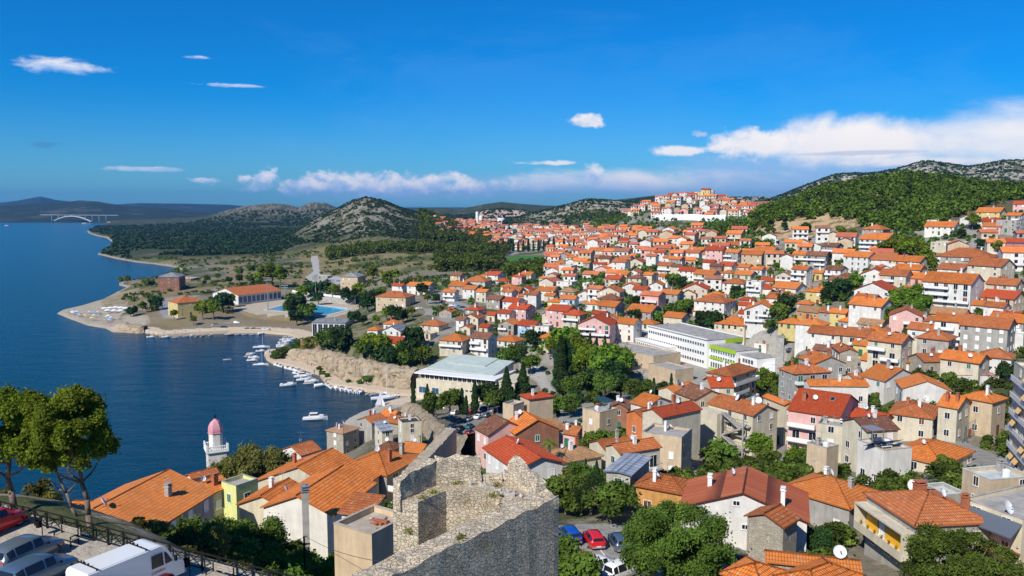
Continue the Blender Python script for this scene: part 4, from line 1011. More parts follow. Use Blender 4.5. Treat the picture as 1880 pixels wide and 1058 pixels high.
def build_woods():
    # forested hill on the right
    def c1(u, Y, z, x):
        edge = np.interp(u, [1370, 1400, 1450, 1540, 1600, 1650, 1720, 1800, 1900], [640, 585, 575, 560, 500, 470, 470, 520, 560])
        gap = fbm(x, Y, 34, 3, 91)
        return (Y > edge) & (gap > 0.345)
    p = scatter(1375, 2150, 450, 950, 7200, 5, c1, True); p[:, 2] -= .5
    mass('pine_forest', p, 'forest', 58, 1.05, 3.6, 7.0, 31, 'dense green pine wood covering the hill above the houses on the right', 'forest')
    def c2(u, Y, z, x): return (fbm(x, Y, 60, 3, 5) > 0.36) & ~((u > 530) & (u < 780) & (z > 24) & (Y < 1600))
    p = scatter(160, 940, 1090, 2700, 15000, 6, c2); 
    mass('scrub_woodland', p, 'scrub', 12, 2.2, 4.0, 3.6, 32, 'dark green scrub woodland on the plain beyond the bay', 'woodland', (.6, 1.3))
    def c3(u, Y, z, x): return ((z > 24) & (fbm(x, Y, 14, 3, 8) + .0012 * (u - 690) > 0.43 + .0022 * (z - 40))) 
    p = scatter(530, 880, 1050, 1500, 9000, 7, c3, True)
    mass('hill_scrub', p, 'scrub', 12, 1.0, 2.2, 1.9, 33, 'low dark bushes dotted over the rocky cone shaped hill', 'scrub', (.5, 1.4))
    def c4(u, Y, z, x): return (z > 60) & (fbm(x, Y, 12, 3, 18) > 0.47)
    p = scatter(1350, 2150, 1120, 1750, 15000, 8, c4, True)
    mass('ridge_scrub', p, 'scrub', 10, 1.4, 2.8, 2.2, 34, 'dark bushes scattered over the pale rocky ridge on the skyline at right', 'scrub', (.5, 1.4))
    def c5(u, Y, z, x): return (fbm(x, Y, 12, 3, 28) > 0.48) & (z > 40)
    p = scatter(900, 1400, 1350, 2300, 11000, 9, c5, True)
    mass('middle_hill_scrub', p, 'scrub', 10, 1.5, 2.8, 2.2, 35, 'dark scrub over the rocky hill behind the town, left of the hilltop flats', 'scrub', (.5, 1.3))
    def c6(u, Y, z, x): return (fbm(x, Y, 40, 3, 31) > 0.3)
    p1 = scatter(600, 935, 880, 990, 700, 10, lambda u, Y, z, x: (Y > np.interp(u, [600, 940], [960, 800])) | (Y > 900), True)
    p2 = scatter(800, 1000, 560, 790, 700, 11, lambda u, Y, z, x: np.where(u > 925, Y < 640, Y > 650), True); p3 = scatter(720, 900, 1050, 1400, 900, 12, lambda u, Y, z, x: (z > 20) & (u > 770), True)
    mass('pine_belt', np.concatenate([p1, p2, p3]), 'forest', 70, 1.15, 4.5, 9.5, 36, 'thick belt of green pines between the dry field and the town', 'woodland', (.7, 1.2))
    p = scatter(1180, 1420, 560, 700, 420, 13, lambda u, Y, z, x: fbm(x, Y, 25, 3, 44) > .5, True); q = scatter(1000, 1230, 1000, 1500, 1200, 14, lambda u, Y, z, x: (z > 48) & (z < 75), True)
    mass('green_bank', np.concatenate([p, q]), 'forest', 40, 1.0, 3.0, 4.2, 37, 'green bank of trees below the white retaining wall', 'woodland')
    def c7(u, Y, z, x): return (fbm(x, Y, 22, 3, 51) > .55)
    p = scatter(215, 900, 500, 1080, 4200, 15, c7, True); p = p[~inside(p[:, 0], p[:, 1], PADS[1 + 1][0])]
    for pl, c in ROADS: p = p[~inside(p[:, 0], p[:, 1], np.array([gpt(*q) for q in pl]))]
    for a_, b_, c_, d_ in HOUSES: p = p[(p[:, 0] - a_) ** 2 + (p[:, 1] - b_) ** 2 > (c_ + 2) ** 2]
    p = p[((p[:, 0] / p[:, 1] * F + CX) > 262) | (p[:, 1] > 575)]
    mass('field_bushes', p, 'broad', 46, .62, 2.7, 2.6, 38, 'green bushes and brambles scattered over the dry field', 'scrub', (.4, 1.3))
# ---------------------------------------------------------------- houses close to the viewpoint
def wins_off(**k): return k
GH = 'houses of the town'
def near_houses():
    g = dict(group=GH)
    hs = {}
    hs['brown'] = ch((1578,905),(1679,967),(1826,960), 82, 'h', 'g', 'T', balc=False, lab='house with terracotta hip roof and long yellow recessed balcony in the right foreground', chim=0, **g)
    ch((1480,873),(1562,936),(1625,905), 98, 'h', 'g', 'O', lab='grey house with white shutters and bright orange roof left of the yellow balcony house', shut=['white'], balc=False, **g)
    ch((1644,848),(1730,884),(1790,855), 128, 'h', 'c', 'O', lab='low cream house with orange hip roof behind the brown roofed yellow balcony house', **g)
    ch((1630,757),(1716,770),(1728,748), 150, 'h', 'c', 'T', lab='cream house with terracotta hip roof at the bend of the dark lane', **g)
    hs['pent'] = ch((1547,809),(1623,829),(1681,823), 122, 'f', 'w', 'terrace', lab='bright white flat house with roof terrace and solar panels', balc=False, shut=['dark'], nf=1, **g)
    ch((1489,809),(1519,825),(1546,818), 122, 'f', 'n', 'flat', lab='small bare concrete block with stained flat roof left of the white penthouse', nf=2, wins=False, **g)
    gr((1567,767),(1628,763),(1589,795), 138, 'c', 'B', lab='cream house with dark brown tiled roof above the white penthouse terrace', **g)
    mh(1530, 775, 48, 'f', 'c', 'F', 3, lab='pale cream flat roofed block right of the pink balcony house', **g)
    hs['pink'] = gr((1563,725),(1467,712),(1526,759), 156, 'p', 'R', nf=3, lab='pink house with red roof, skylights and front balconies', balc=True, **g)
    gr((1703,699),(1687,684),(1655,711.5), 175, 'w', 'O', lab='tall white house with orange roof whose blank gable faces the viewer', shut=['white'], **g)
    mh(1602, 760, 62, 'e', 'g', 'R', 2, lab='small grey house with red tiled roof and skylight beside the pink house', **g)
    ch((1762,859),(1819,884),(1905,876), 95, 'f', 'n', 'lightflat', lab='sand coloured house with pale flat roof at the right edge', balc=False, shut=['dark'], **g)
    hs['terr'] = ch((1800,905),(1880,958),(2010,925), 80, 'f', 'c', 'flat', lab='weathered cream house with grey canopy and long balcony at the right edge', balc=False, **g)
    ch((1697,887),(1744,910),(1776,907), 102, 'f', 'g', 'lightflat', lab='low grey annexe with pale flat roof behind the yellow balcony house', wins=False, deco=False, **g)
    ch((1796,717),(1824,740),(1852,731), 150, 'h', 'n', 'O', lab='tall sand coloured house with orange roof and brown outside steps left of the apartment block', **g)
    hs['small'] = ch((1746,731),(1760,751),(1786,738), 148, 'g', 'c', 'O', lab='small gabled house with glass front and red cloth beside the steps', **g)
    ch((1752,685),(1754,698),(1838,699), 190, 'f', 'w', 'maroon', lab='long white house with flat maroon sheet roof', nf=2, **g)
    ch((1726,673),(1738,687),(1819,677), 200, 's', 'w', 'T', lab='white house with white edged terracotta lean-to roof behind the maroon roof', **g)
    gr((1681,649),(1742,648),(1691,670), 205, 's', 'T', lab='stone house with steep terracotta roof behind the tall white gable', **g)
    gr((1480,696),(1590,697),(1485,709), 185, 'w', 'O', lab='long low white house with orange and tan roof above the pink house', nf=2, **g)
    ch((1428,676),(1458,687),(1529,683), 200, 'h', 'g', 'T', lab='wide grey house with speckled terracotta hip roof and green shutters', shut=['green', 'dark'], **g)
    gr((1494,643),(1526,655),(1465,659), 220, 'g', 'O', lab='orange roofed house with a bare grey gable behind the speckled hip roof', **g)
    gr((1560,640),(1543,628),(1542,651), 215, 's', 'T', lab='rubble stone house with one small window in its gable', balc=False, **g)
    gr((1658,677),(1610,667),(1622,697), 188, 'w', 'O', lab='white house with broad orange roof and green shutters left of the tall white gable', shut=['green', 'white'], **g)
    gr((1557,686),(1592,683),(1568,698), 192, 'c', 'T', lab='small cream gable house with a round dish on its orange roof', **g)
    # middle foreground
    hs['red'] = gr((1364,905),(1373,855),(1487,962), 84, 'w', 'D', lab='white house with large dark red ribbed roof beside the leafy tree', wins=False, chim=0, pitch=0.36, **g)
    hs['cot'] = ch((1161,891),(1259,909),(1284,884), 95, 'h', 'o', 'T', lab='orange walled cottage with terracotta hip roof behind the lower car park', shut=['green', 'brownsh'], chim=1, balc=False, **g)
    ch((1108,875),(1160,875),(1198,841), 100, 'e', 'g', 'G', pitch=0.12, lab='grey house with pale sheet roof left of the orange walled cottage', shut=['green'], chim=0, balc=False, **g)
    ch((991,830),(1029,851),(1109,837), 140, 'h', 'c', 'N', lab='cream house with long weathered tan hip roof and green shutters', shut=['green'], **g)
    gr((1095,808),(1152,799),(1112,829), 150, 'c', 'T', lab='house with plain terracotta roof joined to the tan roofed house', **g)
    gr((1123,815),(1200,803),(1135,837), 125, 'c', 'T', lab='narrow cream house with mossy terracotta roof above the orange walled cottage', **g)
    ch((1183,787),(1254,805),(1275,787), 138, 'f', 'n', 'flat', lab='stained cream block with a bare roof terrace below the orange roofs', nf=3, balc=False, **g)
    gr((1196,750),(1270,735),(1213,771), 152, 'c', 'R', lab='cream house with grey stained gable and red orange roof', wins=False, **g)
    gr((1163,753),(1212,742),(1178,769), 158, 'x', 'T', lab='narrow orange brick house with two dark arched windows', nf=2, **g)
    gr((1181,720),(1214,729),(1152,735), 170, 'w', 'O', lab='white house with orange roof right of the roof terrace with a dark canopy', **g)
    hs['canopy'] = ch((1076,747),(1101,759),(1138,750), 172, 'f', 'n', 'terrace', lab='tan house with white railed roof terrace, laundry and dark green canopy', nf=2, balc=False, **g)
    mh(1140, 739, 22, 'g', 'k', 'B', 2, lab='narrow brown brick gable house beside the canopy terrace', **g)
    gr((1223,710),(1268,700),(1239,724), 190, 'c', 'O', lab='cream gabled house with orange roof left of the big brown roof', wins=False, **g)
    gr((1268,703),(1306,716),(1240,724), 176, 'n', 'B', lab='tan house with big weathered brown roof below the school', balc=False, **g)
    gr((1297,692),(1342,692),(1315,707), 195, 'c', 'R', lab='cream house with patched red roof below the green school wing', balc=False, **g)
    ch((1315,678),(1345,692),(1392,677), 215, 'h', 'n', 'T', lab='wide terracotta hip roof directly in front of the green school wing', **g)
    mh(1372, 715, 30, 'e', 'y', 'O', 1, **g)
    hs['stairs'] = gr((1408,744),(1322,722),(1385,767), 160, 'c', 'T', nf=4, lab='tall cream house with outside zigzag stairs and a dark end gable', balc=False, **g)
    gr((1451,738),(1409,722),(1452,767), 168, 'c', 'O', lab='cream house with bright orange roof between the stair house and the pink house', **g)
    hs['redm'] = gr((995,839),(929,799),(946,862), 112, 'w', 'R', lab='white house with smooth red roof behind the ruined tower', oh=0.5, balc=False, shut=['white'], pitch=0.34, **g)
    gr((988,770),(961,753),(946,799), 150, 'k', 'O', pitch=0.5, lab='brown walled house with patched orange roof left of the brick end wall', balc=False, **g)
    gr((933,773),(906,760),(900,807), 150, 'p', 'B', pitch=0.5, lab='pink walled house with dark brown tiled roof by the waterfront car park', balc=False, **g)
    ch((914,748),(943,745),(966,738), 185, 'f', 'n', 'flat', lab='windowless tan building right of the waterfront car park', wins=False, nf=2, deco=False, **g)
    ch((962,724),(971,734),(1019,728), 188, 'h', 'n', 'R', lab='tall house with a huge blank grey brick end wall and small orange roof', wins=False, nf=4, pitch=0.3, **g)
    ch((976,781),(992,793),(1038,789), 155, 's', 'g', 'N', lab='shed like house with pinkish sheet roof and striped grey front', **g)
    mh(1050, 786, 36, 'e', 'p', 'T', 1, **g)
    # old town on the left
    hs['left'] = gr((171,934),(311,861),(268,987), 80, 'g', 'O', lab='long grey house with big orange tiled roof below the pines', chim=0, pitch=0.38, balc=False, shut=['white'], **g)
    gr((134,919),(188,921),(123,940), 88, 's', 'O', lab='small stone shed with orange tiles behind the leaning pine', balc=False, chim=0, deco=False, **g)
    gr((397,858),(345,870),(404,868), 125, 'w', 'T', lab='church nave with faded tiled roof at the foot of the bell tower', wins=False, chim=0, deco=False, **g)
    gr((405,871),(352,889),(428,893), 110, 'c', 'O', lab='house with orange tiled roof just in front of the church', balc=False, **g)
    ch((424,884),(432,895),(480,879), 105, 'f', 'l', 'flat', lab='lime yellow house with a flat grey roof', balc=False, shut=['green'], nf=2, deco=False, **g)
    gr((545,857),(611,822),(650,893), 112, 'c', 'O', lab='cream house with very large orange roof behind the lime yellow house', balc=False, **g)
    ch((640,850),(711,874),(775,838), 118, 'h', 'g', 'O', lab='house with orange hip roof and white chimney left of the ruined tower', chim=2, **g)
    hs['white'] = gr((543,910),(630,854),(611,952), 88, 'w', 'O', lab='white house with a blank gable and tall concrete chimney', wins=False, chim=0, pitch=0.40, **g)
    ch((606,914),(628,944),(668,949), 80, 's', 'w', 'T', lab='white lean-to with curved tiles in front of the big white gable', wins=False, deco=False, **g)
    hs['tan'] = ch((587,969),(683,987),(765,945), 58, 'f', 'n', 'terrace', lab='tan house with rubble filled roof terrace left of the ruined tower', wins=False, deco=False, nf=3, **g)
    gr((478,910),(531,877),(440,948), 95, 'c', 'O', lab='house with narrow orange tiled roof left of the white gable', balc=False, wins=False, **g)
    gr((573,808),(533,819),(586,832), 165, 'w', 'T', lab='terracotta roofed house right of the big round tree by the sea', **g)
    # waterfront corner
    ch((612,785),(630,797),(662,786), 225, 'h', 's', 'N', lab='stone house with tan hip roof on the waterfront point', **g)
    gr((668,766),(699,758),(682,779), 232, 'g', 'T', lab='tall grey stone house with orange roof and round chimney on the waterfront', **g)
    mh(718, 757, 28, 'e', 's', 'O', 1, **g); mh(735, 768, 46, 'e', 's', 'T', 1, **g)
    ch((725,767),(737,777),(777,773), 193, 'f', 'c', 'G', lab='cream block with dark flat roof beside the old fortress wall', nf=4, **g)
    ch((693,782),(702,793),(722,790), 205, 's', 'c', 'G', lab='small cream house with grey lean-to roof on the waterfront', **g)
    mh(715, 815, 42, 'h', 'n', 'B', 1, **g); mh(764, 818, 46, 'e', 'c', 'O', 1, **g)
    # bathing point and bay
    ch((301,553),(325,557),(374,553), 505, 'h', 'y', 'T', lab='yellowish villa with terracotta hip roof among pines behind the beach', nf=3, **g)
    ch((297,507),(329,509),(341,505), 655, 'h', 'k', 'G', lab='red brick block with grey roof on the bathing point', nf=4, balc=False, **g)
    ch((630,507),(657,509),(672,505), 640, 'h', 'n', 'G', lab='tall tan stone barracks with rows of dark windows and grey roof', nf=3, balc=False, **g)
    ch((692,544),(745,547),(764,542), 440, 'h', 'n', 'T', lab='stone villa with red hip roof above the pine trees', nf=2, balc=False, **g)
    hs['pav'] = ch((578,584),(571,593),(634,594), 420, 'e', 'w', 'G', pitch=0.1, nf=1, wins=False, lab='white glazed pavilion with grey roof below the pool', **g)
    mh(578, 622, 46, 'f', 'k', 'lightflat', 1, lab='purple brown building with pale flat roof above the rock cliff', **g)
    mh(592, 506, 32, 'f', 'g', 'lightflat', 1, lab='white sheet roofed shed beside the track in the dry field', **g)
    mh(345, 510, 40, 'f', 'k', 'lightflat', 1, lab='low brick shed with pale roof right of the red brick block', **g)
    hs['apt'] = ch((1857,664),(1925,715),(2010,690), 115, 'f', 'c', 'flat', pref='L', lab='tall cream concrete apartment block with striped awnings at the right edge', nf=6, balc=False, **g)
    # roofs at the bottom edge
    ch((1352,1042),(1402,1082),(1450,1050), 60, 'h', 'n', 'O', lab='orange hip roof at the bottom edge right of the leafy tree', wins=False, chim=1, deco=False, **g)
    ch((1432,1052),(1498,1096),(1590,1058), 58, 'h', 'n', 'O', lab='wide orange hip roof at the bottom edge below the stone wing', wins=False, deco=False, **g)
    hs['edge'] = gr((1404,1010),(1580,1029),(1404,1020), 67, 's', 'O', lab='narrow tile capped wall house with a big white dish at the bottom edge', wins=False, chim=0, deco=False, **g)
    return hs
HS = near_houses()
MID = '''785 520 24 e g O 2;846 520 40 e g O 2;828 533 26 e w O 2;840 503 24 e n B 2;877 510 46 h c T 2;910 501 32 e w R 2;924 513 24 h w R 1;953 505 24 h p R 2;866 527 30 e w O 2;887 533 24 e c O 2;934 523 26 h w O 2;938 533 18 e w O 2;966 528 28 g w R 1;912 545 34 e s B 2;944 549 38 e w R 2;978 537 28 e w T 3;960 541 20 h c O 1
1022 474 30 g n T 1;1055 469 28 h w O 2;1043 487 30 f w F 3;1042 516 36 f w F 2;1083 519 24 f w F 1;999 508 16 h c O 1;1079 481 14 e g O 2;1106 481 30 e w R 2;1140 478 28 e w T 3;1098 457 32 e c O 2;1075 458 16 e g T 1;1130 454 24 e u B 2;1152 456 18 e w O 2;1162 467 18 h w O 1;1130 495 26 e g O 1;1146 500 28 e y O 2;1130 508 34 e n R 2;1170 507 30 h c B 2;1193 502 18 e c O 2;1178 528 28 e w R 2;1122 529 44 g c T 2;1122 543 44 h g B 1;1045 531 32 h g N 1;1078 535 30 g w R 1;1012 540 22 e c O 1;1020 550 26 h y O 1;1046 545 30 e b O 2;1088 553 32 h w O 1;1122 556 44 e g O 2;1183 564 56 e g O 2
1276 461 28 e w T 2;1300 465 18 e w O 2;1315 455 34 e p R 4;1347 460 30 e g O 3;1384 463 38 e n O 3;1213 461 22 e w R 3;1198 468 20 e w T 3;1228 471 18 e w O 2;1243 473 26 e g O 2;1225 484 30 e c T 2;1245 487 24 e c B 2;1265 493 34 e w R 2;1298 499 42 e c O 2;1303 479 22 e w R 2;1317 486 24 e k B 2;1337 484 30 e c R 2;1366 487 30 e c O 1;1392 492 24 e w O 2;1338 498 24 h w O 1;1370 500 36 e c O 2;1352 514 44 h w T 2;1388 516 30 f w F 3;1195 502 24 e w O 1;1222 505 22 e w O 2;1207 519 26 g w O 2;1234 535 38 e g O 2;1279 523 44 g c R 2;1268 534 30 g c R 1;1313 545 66 h w T 3;1372 547 26 h w R 1;1372 557 28 e w R 1
1434 475 28 e c O 1;1474 464 30 e c O 2;1502 465 36 e g B 3;1529 449 32 e g B 2;1548 461 34 e c R 1;1580 466 50 e w O 3;1402 492 28 e w O 1;1473 491 32 e w O 3;1443 501 32 g c N 2;1412 512 26 e n R 1;1407 525 32 h w R 1;1505 498 18 e y O 1;1536 491 34 e w B 2;1555 503 24 h g B 1;1545 510 38 e w B 2;1450 522 52 e w O 2;1440 534 40 g c O 1;1430 544 30 e w T 3;1500 531 34 h y O 2;1522 527 26 e w O 1;1480 554 28 h c O 1
1609 416 42 h g T 2;1612 434 54 e w O 3;1730 411 50 e w O 2;1728 404 40 f w F 2;1781 396 28 g w N 2;1820 385 42 e y O 2;1822 403 34 e w R 1;1825 412 32 e p O 1;1865 393 26 e g O 3;1852 404 34 f g F 3;1865 441 34 e u R 2;1745 444 56 f c F 2;1785 476 30 e y O 2;1617 469 60 e w T 2;1672 474 52 e c O 2;1608 496 44 g w R 2;1645 499 48 e c T 2;1690 505 46 e p O 1;1610 523 66 g w R 2;1675 528 30 e w O 1;1703 525 30 e c O 2;1593 543 40 e w O 2;1862 517 50 h c B 1;1875 372 22 e p R 2
727 600 44 g w G 2;722 590 32 h w O 1;688 602 24 h w O 1;727 622 46 e c R 2;755 607 30 h s R 2;785 611 32 f c F 1;797 591 46 h c T 1;822 568 28 g s O 1;836 617 52 h c O 2;888 614 44 e w B 3;858 598 22 g c O 1;850 584 20 e w B 2;873 564 34 h g R 1;870 578 36 g c T 2;893 597 22 e c R 1;733 522 24 e w R 2;765 521 32 e w O 2;780 527 26 e c O 1
905 575 16 e c R 1;930 571 30 e w R 2;958 561 44 e p R 3;935 589 36 g s O 2;973 592 40 e b R 2;995 597 38 f w F 2;938 619 46 h w O 1;1026 611 68 h c O 2;1033 564 48 e p R 3;1055 572 40 h c R 2;1098 584 64 g p R 3;1103 573 30 e c R 1;1125 580 24 g w O 1;1155 588 42 e w O 3;1190 590 36 h w O 1;1292 567 34 e w O 1
1350 586 66 h c O 3;1400 559 56 g w O 3;1372 572 28 e w R 1;1340 566 20 f y F 1;1455 598 44 h y O 2;1492 588 52 h w O 3;1490 566 44 e o N 1;1400 630 26 f w F 2;1520 569 28 e g T 2;1543 570 32 e y O 2;1560 585 34 h g O 1;1600 552 66 e w O 3;1602 590 44 e c N 1;1605 602 34 h c O 1;1520 604 60 e w T 2;1572 607 60 e c T 2;1585 628 22 e y O 1;1635 617 66 e c T 4;1515 637 34 e s B 2;1608 656 44 e w O 1;1655 630 26 e w R 1
1745 570 56 e c N 1;1713 584 36 e c T 1;1698 598 50 e w T 1;1755 582 60 e w O 3;1720 612 56 h g T 3;1800 555 34 e w O 1;1830 558 36 e w T 2;1850 575 42 e w R 1;1815 588 78 e g T 3;1860 610 40 f w F 2;1688 620 44 f c F 2;1830 646 50 h w T 2;1660 657 34 h w T 1;1772 652 70 e c O 2'''
def mid_houses():
    for ln in MID.split('\n'):
        for e in ln.split(';'):
            t = e.split(); mh(float(t[0]), float(t[1]), float(t[2]), t[3], t[4], t[5], int(t[6]), group=GH)
    mh(1820, 480, 66, 'e', 'c', 'T', 4, lab='cream house with tall glass front and terracotta roof on the right slope', group=GH)
    mh(1750, 508, 88, 'e', 'w', 'O', 4, lab='large cream block of flats with white balconies and two domed skylights', balc=True, group=GH)
    mh(1775, 462, 92, 'h', 'g', 'T', 3, lab='great grey block with wide terracotta hip roof below the wooded hill', balc=False, group=GH)
    # more houses in the gaps, nearest 300 in all
    R = random.Random(5); k = 0; tries = 0
    xs = [(a, b, c) for a, b, c, d in HOUSES]
    EX = [((1110, 595), (1445, 712)), ((1000, 630), (1165, 745)), ((1490, 505), (1600, 560)), ((925, 455), (1012, 500))]
    while len(HOUSES) < 302 and tries < 4000:
        tries += 1
        u = R.uniform(860, 1890); v = R.uniform(425, 600)
        if v < 425 + (u > 1500) * 50: continue
        if u < 1010 and v < 500: continue
        if u > 1380 and v < 450: continue
        if 1640 < u < 1720 and v < 470: continue
        if any(a[0] < u < b[0] and a[1] < v < b[1] for a, b in EX): continue
        p = solve_above(u, v, 6.0)
        if p is None or p.z - 6 < 3: continue
        if any((p.x - a) ** 2 + (p.y - b) ** 2 < (c + 6.5) ** 2 for a, b, c in xs): continue
        q = solve_above(u, v, 6.0); w = R.uniform(9, 13) * F / q.y
        r = mh(u, v, w, R.choice('eeeegh'), R.choice('wwwccggnp'), R.choice('OOOOTTRB'), R.choice([1, 2, 2, 2, 3]), group=GH)
        if r: xs.append((p.x, p.y, max(5, HOUSES[-1][2])))
mid_houses()
print('houses', len(HOUSES))
def u_hill(u, v): return 1140 < u < 1402 and np.interp(u, [1140, 1195, 1235, 1300, 1400], [393, 374, 362, 362, 378]) < v < np.interp(u, [1140, 1200, 1330, 1400], [394, 404, 405, 400])
def far_town():
    """the houses beyond the nearest 300: one mass of small houses with eaves, roofs and window openings"""
    R = random.Random(9); mb = MB(); n = 0; G = set(); P = []
    def add(x, y, z, yaw, W, D, H, rc, wc):
        Mx = Matrix.Translation((x, y, z)) @ Matrix.Rotation(yaw, 4, 'Z'); a, b, r = W/2, D/2, D/2 * .42
        T = lambda *p: tuple(Mx @ Vector(p))
        c = [(-a, -b), (a, -b), (a, b), (-a, b)]
        for i in range(4):
            p, q = c[i], c[(i + 1) % 4]; f = [T(*p, -4), T(*q, -4), T(*q, H), T(*p, H)]
            if i in (1, 3): f.insert(3, T(q[0], 0, H + r))
            mb.face(f, wc)
        o = .4; e = -o * .42
        for s in (1, -1):
            p = [T(-a-o, -s*(b+o), H+e+.15), T(a+o, -s*(b+o), H+e+.15), T(a+o, 0, H+r+.15), T(-a-o, 0, H+r+.15)]
            if s < 0: p.reverse()
            mb.face(p, rc); mb.face([tuple(Vector(k) - Vector((0, 0, .2))) for k in reversed(p)], rc)
        nf = max(1, int(H / 2.8))
        for f in range(nf):
            for i in range(3 if W > 9 else 2):
                xx = -a + (i + .5) * W / (3 if W > 9 else 2); zz = f * 2.8 + .9
                if R.random() < .85: mb.face([T(xx-.7, -b-.03, zz), T(xx+.7, -b-.03, zz), T(xx+.7, -b-.03, zz+1.5), T(xx-.7, -b-.03, zz+1.5)], 9)
            if R.random() < .8: mb.face([T(a+.03, -.6, f*2.8+.9), T(a+.03, .6, f*2.8+.9), T(a+.03, .6, f*2.8+2.2), T(a+.03, -.6, f*2.8+2.2)], 9)
            if R.random() < .35: mb.box(-a*.9, a*.9, -b-1.1, -b, f*2.8-.1, f*2.8+.8, 0, Mx)
    near = [(a, b, c) for a, b, c, d in HOUSES]; global FARP; FARP = []
    for t in range(30000):
        zone = R.random()
        if zone < .16: u = R.uniform(1150, 1400); Y = R.uniform(760, 1120)
        elif zone < .24: u = R.uniform(800, 940); Y = R.uniform(1150, 2000)
        elif zone < .34: u = R.uniform(1000, 1890); Y = R.uniform(350, 530)
        else: u = R.uniform(860, 1420); Y = math.exp(R.uniform(math.log(480), math.log(1450)))
        x = (u - CX) / F * Y
        key = (int(x / 7.4), int(Y / 7.4))
        if any((key[0] + i, key[1] + j) in G for i in (-1, 0, 1) for j in (-1, 0, 1)): continue
        if .24 <= zone < .34:
            if (u < 1445 and Y < 380) or (u < 1010) or (1630 < u < 1720 and Y > 380): continue
            if u > 1380 and Y > np.interp(u, [1380, 1440, 1540, 1600, 1650, 1900], [530, 515, 500, 450, 440, 480]): continue
        elif zone >= .34:
            if u < 1010 and Y < 960: continue
            if u < 900 and Y < 1150: continue
            if Y > 880 and u > 1170: continue
            if u > 1180 and Y > 640 + (1400 - u) * .5: continue
            if u > 1375 and Y > 520: continue
        elif zone < .16:
            if u < 1200 and Y < 950 + (1200 - u) * 1.5: continue
        G.add(key); P.append((x, Y))
    A = np.array(P); Z = height_np(A[:, 0], A[:, 1])
    for (x, Y), z in zip(P, Z):
        pu, pv = proj((x, Y, z))
        if Y > 740 and u_hill(pu, pv): pass
        elif pv < np.interp(pu, [800, 870, 930, 990, 1030, 1080, 1150, 1200, 1400], [406, 405, 417, 420, 419, 424, 426, 430, 434]): continue
        if z < 3 or any((x - a) ** 2 + (Y - b) ** 2 < (c + 5.6) ** 2 for a, b, c in near): continue
        if 2.0 * fbm(np.array([x]), np.array([Y]), 90, 3, 61)[0] < 0.5: continue
        FARP.append((x, Y)); W = R.uniform(6.5, 10.8); add(x, Y, z, math.radians(R.choice([-25, -22, -20, 65, -30])) + R.uniform(-.2, .2), W, W * R.uniform(.75, 1), R.choice([3.5, 5.8, 6, 6.2, 8.6]), R.choice([5, 5, 5, 6, 6, 7, 7, 8]), R.choice([0, 0, 0, 1, 1, 2, 3, 4])); n += 1
    ms = [WALL['w'], WALL['c'], WALL['g'], WALL['p'], WALL['n'], plain('far_orange_roof', (0.72, 0.20, 0.045), .85, 0, .2, .3), plain('far_terracotta_roof', (0.55, 0.16, 0.06), .85, 0, .3, .3), plain('far_red_roof', (0.48, 0.12, 0.06), .85, 0, .2, .3), plain('far_brown_roof', (0.33, 0.14, 0.08), .85, 0, .3, .3), M['dark']]
    tag(mb.build('far_houses', ms), 'mass of small far houses with orange roofs filling the valley and hilltop beyond the nearer streets', 'houses', kind='stuff'); print('far', n)
far_town()
# ---------------------------------------------------------------- large landmarks
TOW = stonemat('tower_limestone', (.72,.60,.44),(.52,.43,.31), 0.24, 0.13, 0.05, (0.36, 0.30, 0.22))
ROCKM = None
def rough_solid(name, plan, z0, tops, mat, parent=None, cell=0.3, amp=0.05, seed=1, ragged=0.0):
    """a wall on a closed plan with uneven top heights: faces cut small and jittered so edges look broken"""
    import bmesh
    bm = bmesh.new(); n = len(plan)
    bot = [bm.verts.new((p[0], p[1], z0)) for p in plan]; top = [bm.verts.new((p[0], p[1], t)) for p, t in zip(plan, tops)]
    bm.faces.new(top); 
    for i in range(n):
        j = (i + 1) % n; bm.faces.new((bot[i], bot[j], top[j], top[i]))
    bmesh.ops.recalc_face_normals(bm, faces=bm.faces[:])
    bmesh.ops.triangulate(bm, faces=[f for f in bm.faces if len(f.verts) > 4])
    for _ in range(7):
        es = [e for e in bm.edges if e.calc_length() > cell * 1.7 and min(v.co.z for v in e.verts) > max(tops) - 9]
        if not es: break
        bmesh.ops.subdivide_edges(bm, edges=es, cuts=1, use_grid_fill=True)
        bmesh.ops.triangulate(bm, faces=[f for f in bm.faces if len(f.verts) > 4])
        if len(bm.verts) > 26000: break
    V = np.array([v.co for v in bm.verts]); bm.normal_update()
    ny = [fbm(V[:, 0] * 3 + 9 * k + seed, V[:, 1] * 3 + V[:, 2] * 3.7, .8, 3, seed + k) - .5 for k in range(3)]
    rg = (fbm(V[:, 0] * 2.2 + seed, V[:, 1] * 2.2, 1.1, 3, seed + 9) - .5)
    tmx = max(tops)
    for i, v in enumerate(bm.verts):
        v.co.x += ny[0][i] * amp * 2; v.co.y += ny[1][i] * amp * 2
        k = 1.0 if v.normal.z > 0.3 else 0.0
        v.co.z += (ny[2][i] * amp * 2 + rg[i] * ragged) * k
    uvl = bm.loops.layers.uv.new('UVMap')
    for f in bm.faces:
        nn = f.normal
        for l in f.loops:
            c = l.vert.co
            if abs(nn.z) > .7: l[uvl].uv = (c.x, c.y)
            else:
                t = Vector((-nn.y, nn.x)).normalized(); l[uvl].uv = (c.x * t.x + c.y * t.y, c.z)
    me = bpy.data.meshes.new(name); bm.to_mesh(me); bm.free(); me.materials.append(mat)
    return link(name, me, parent)
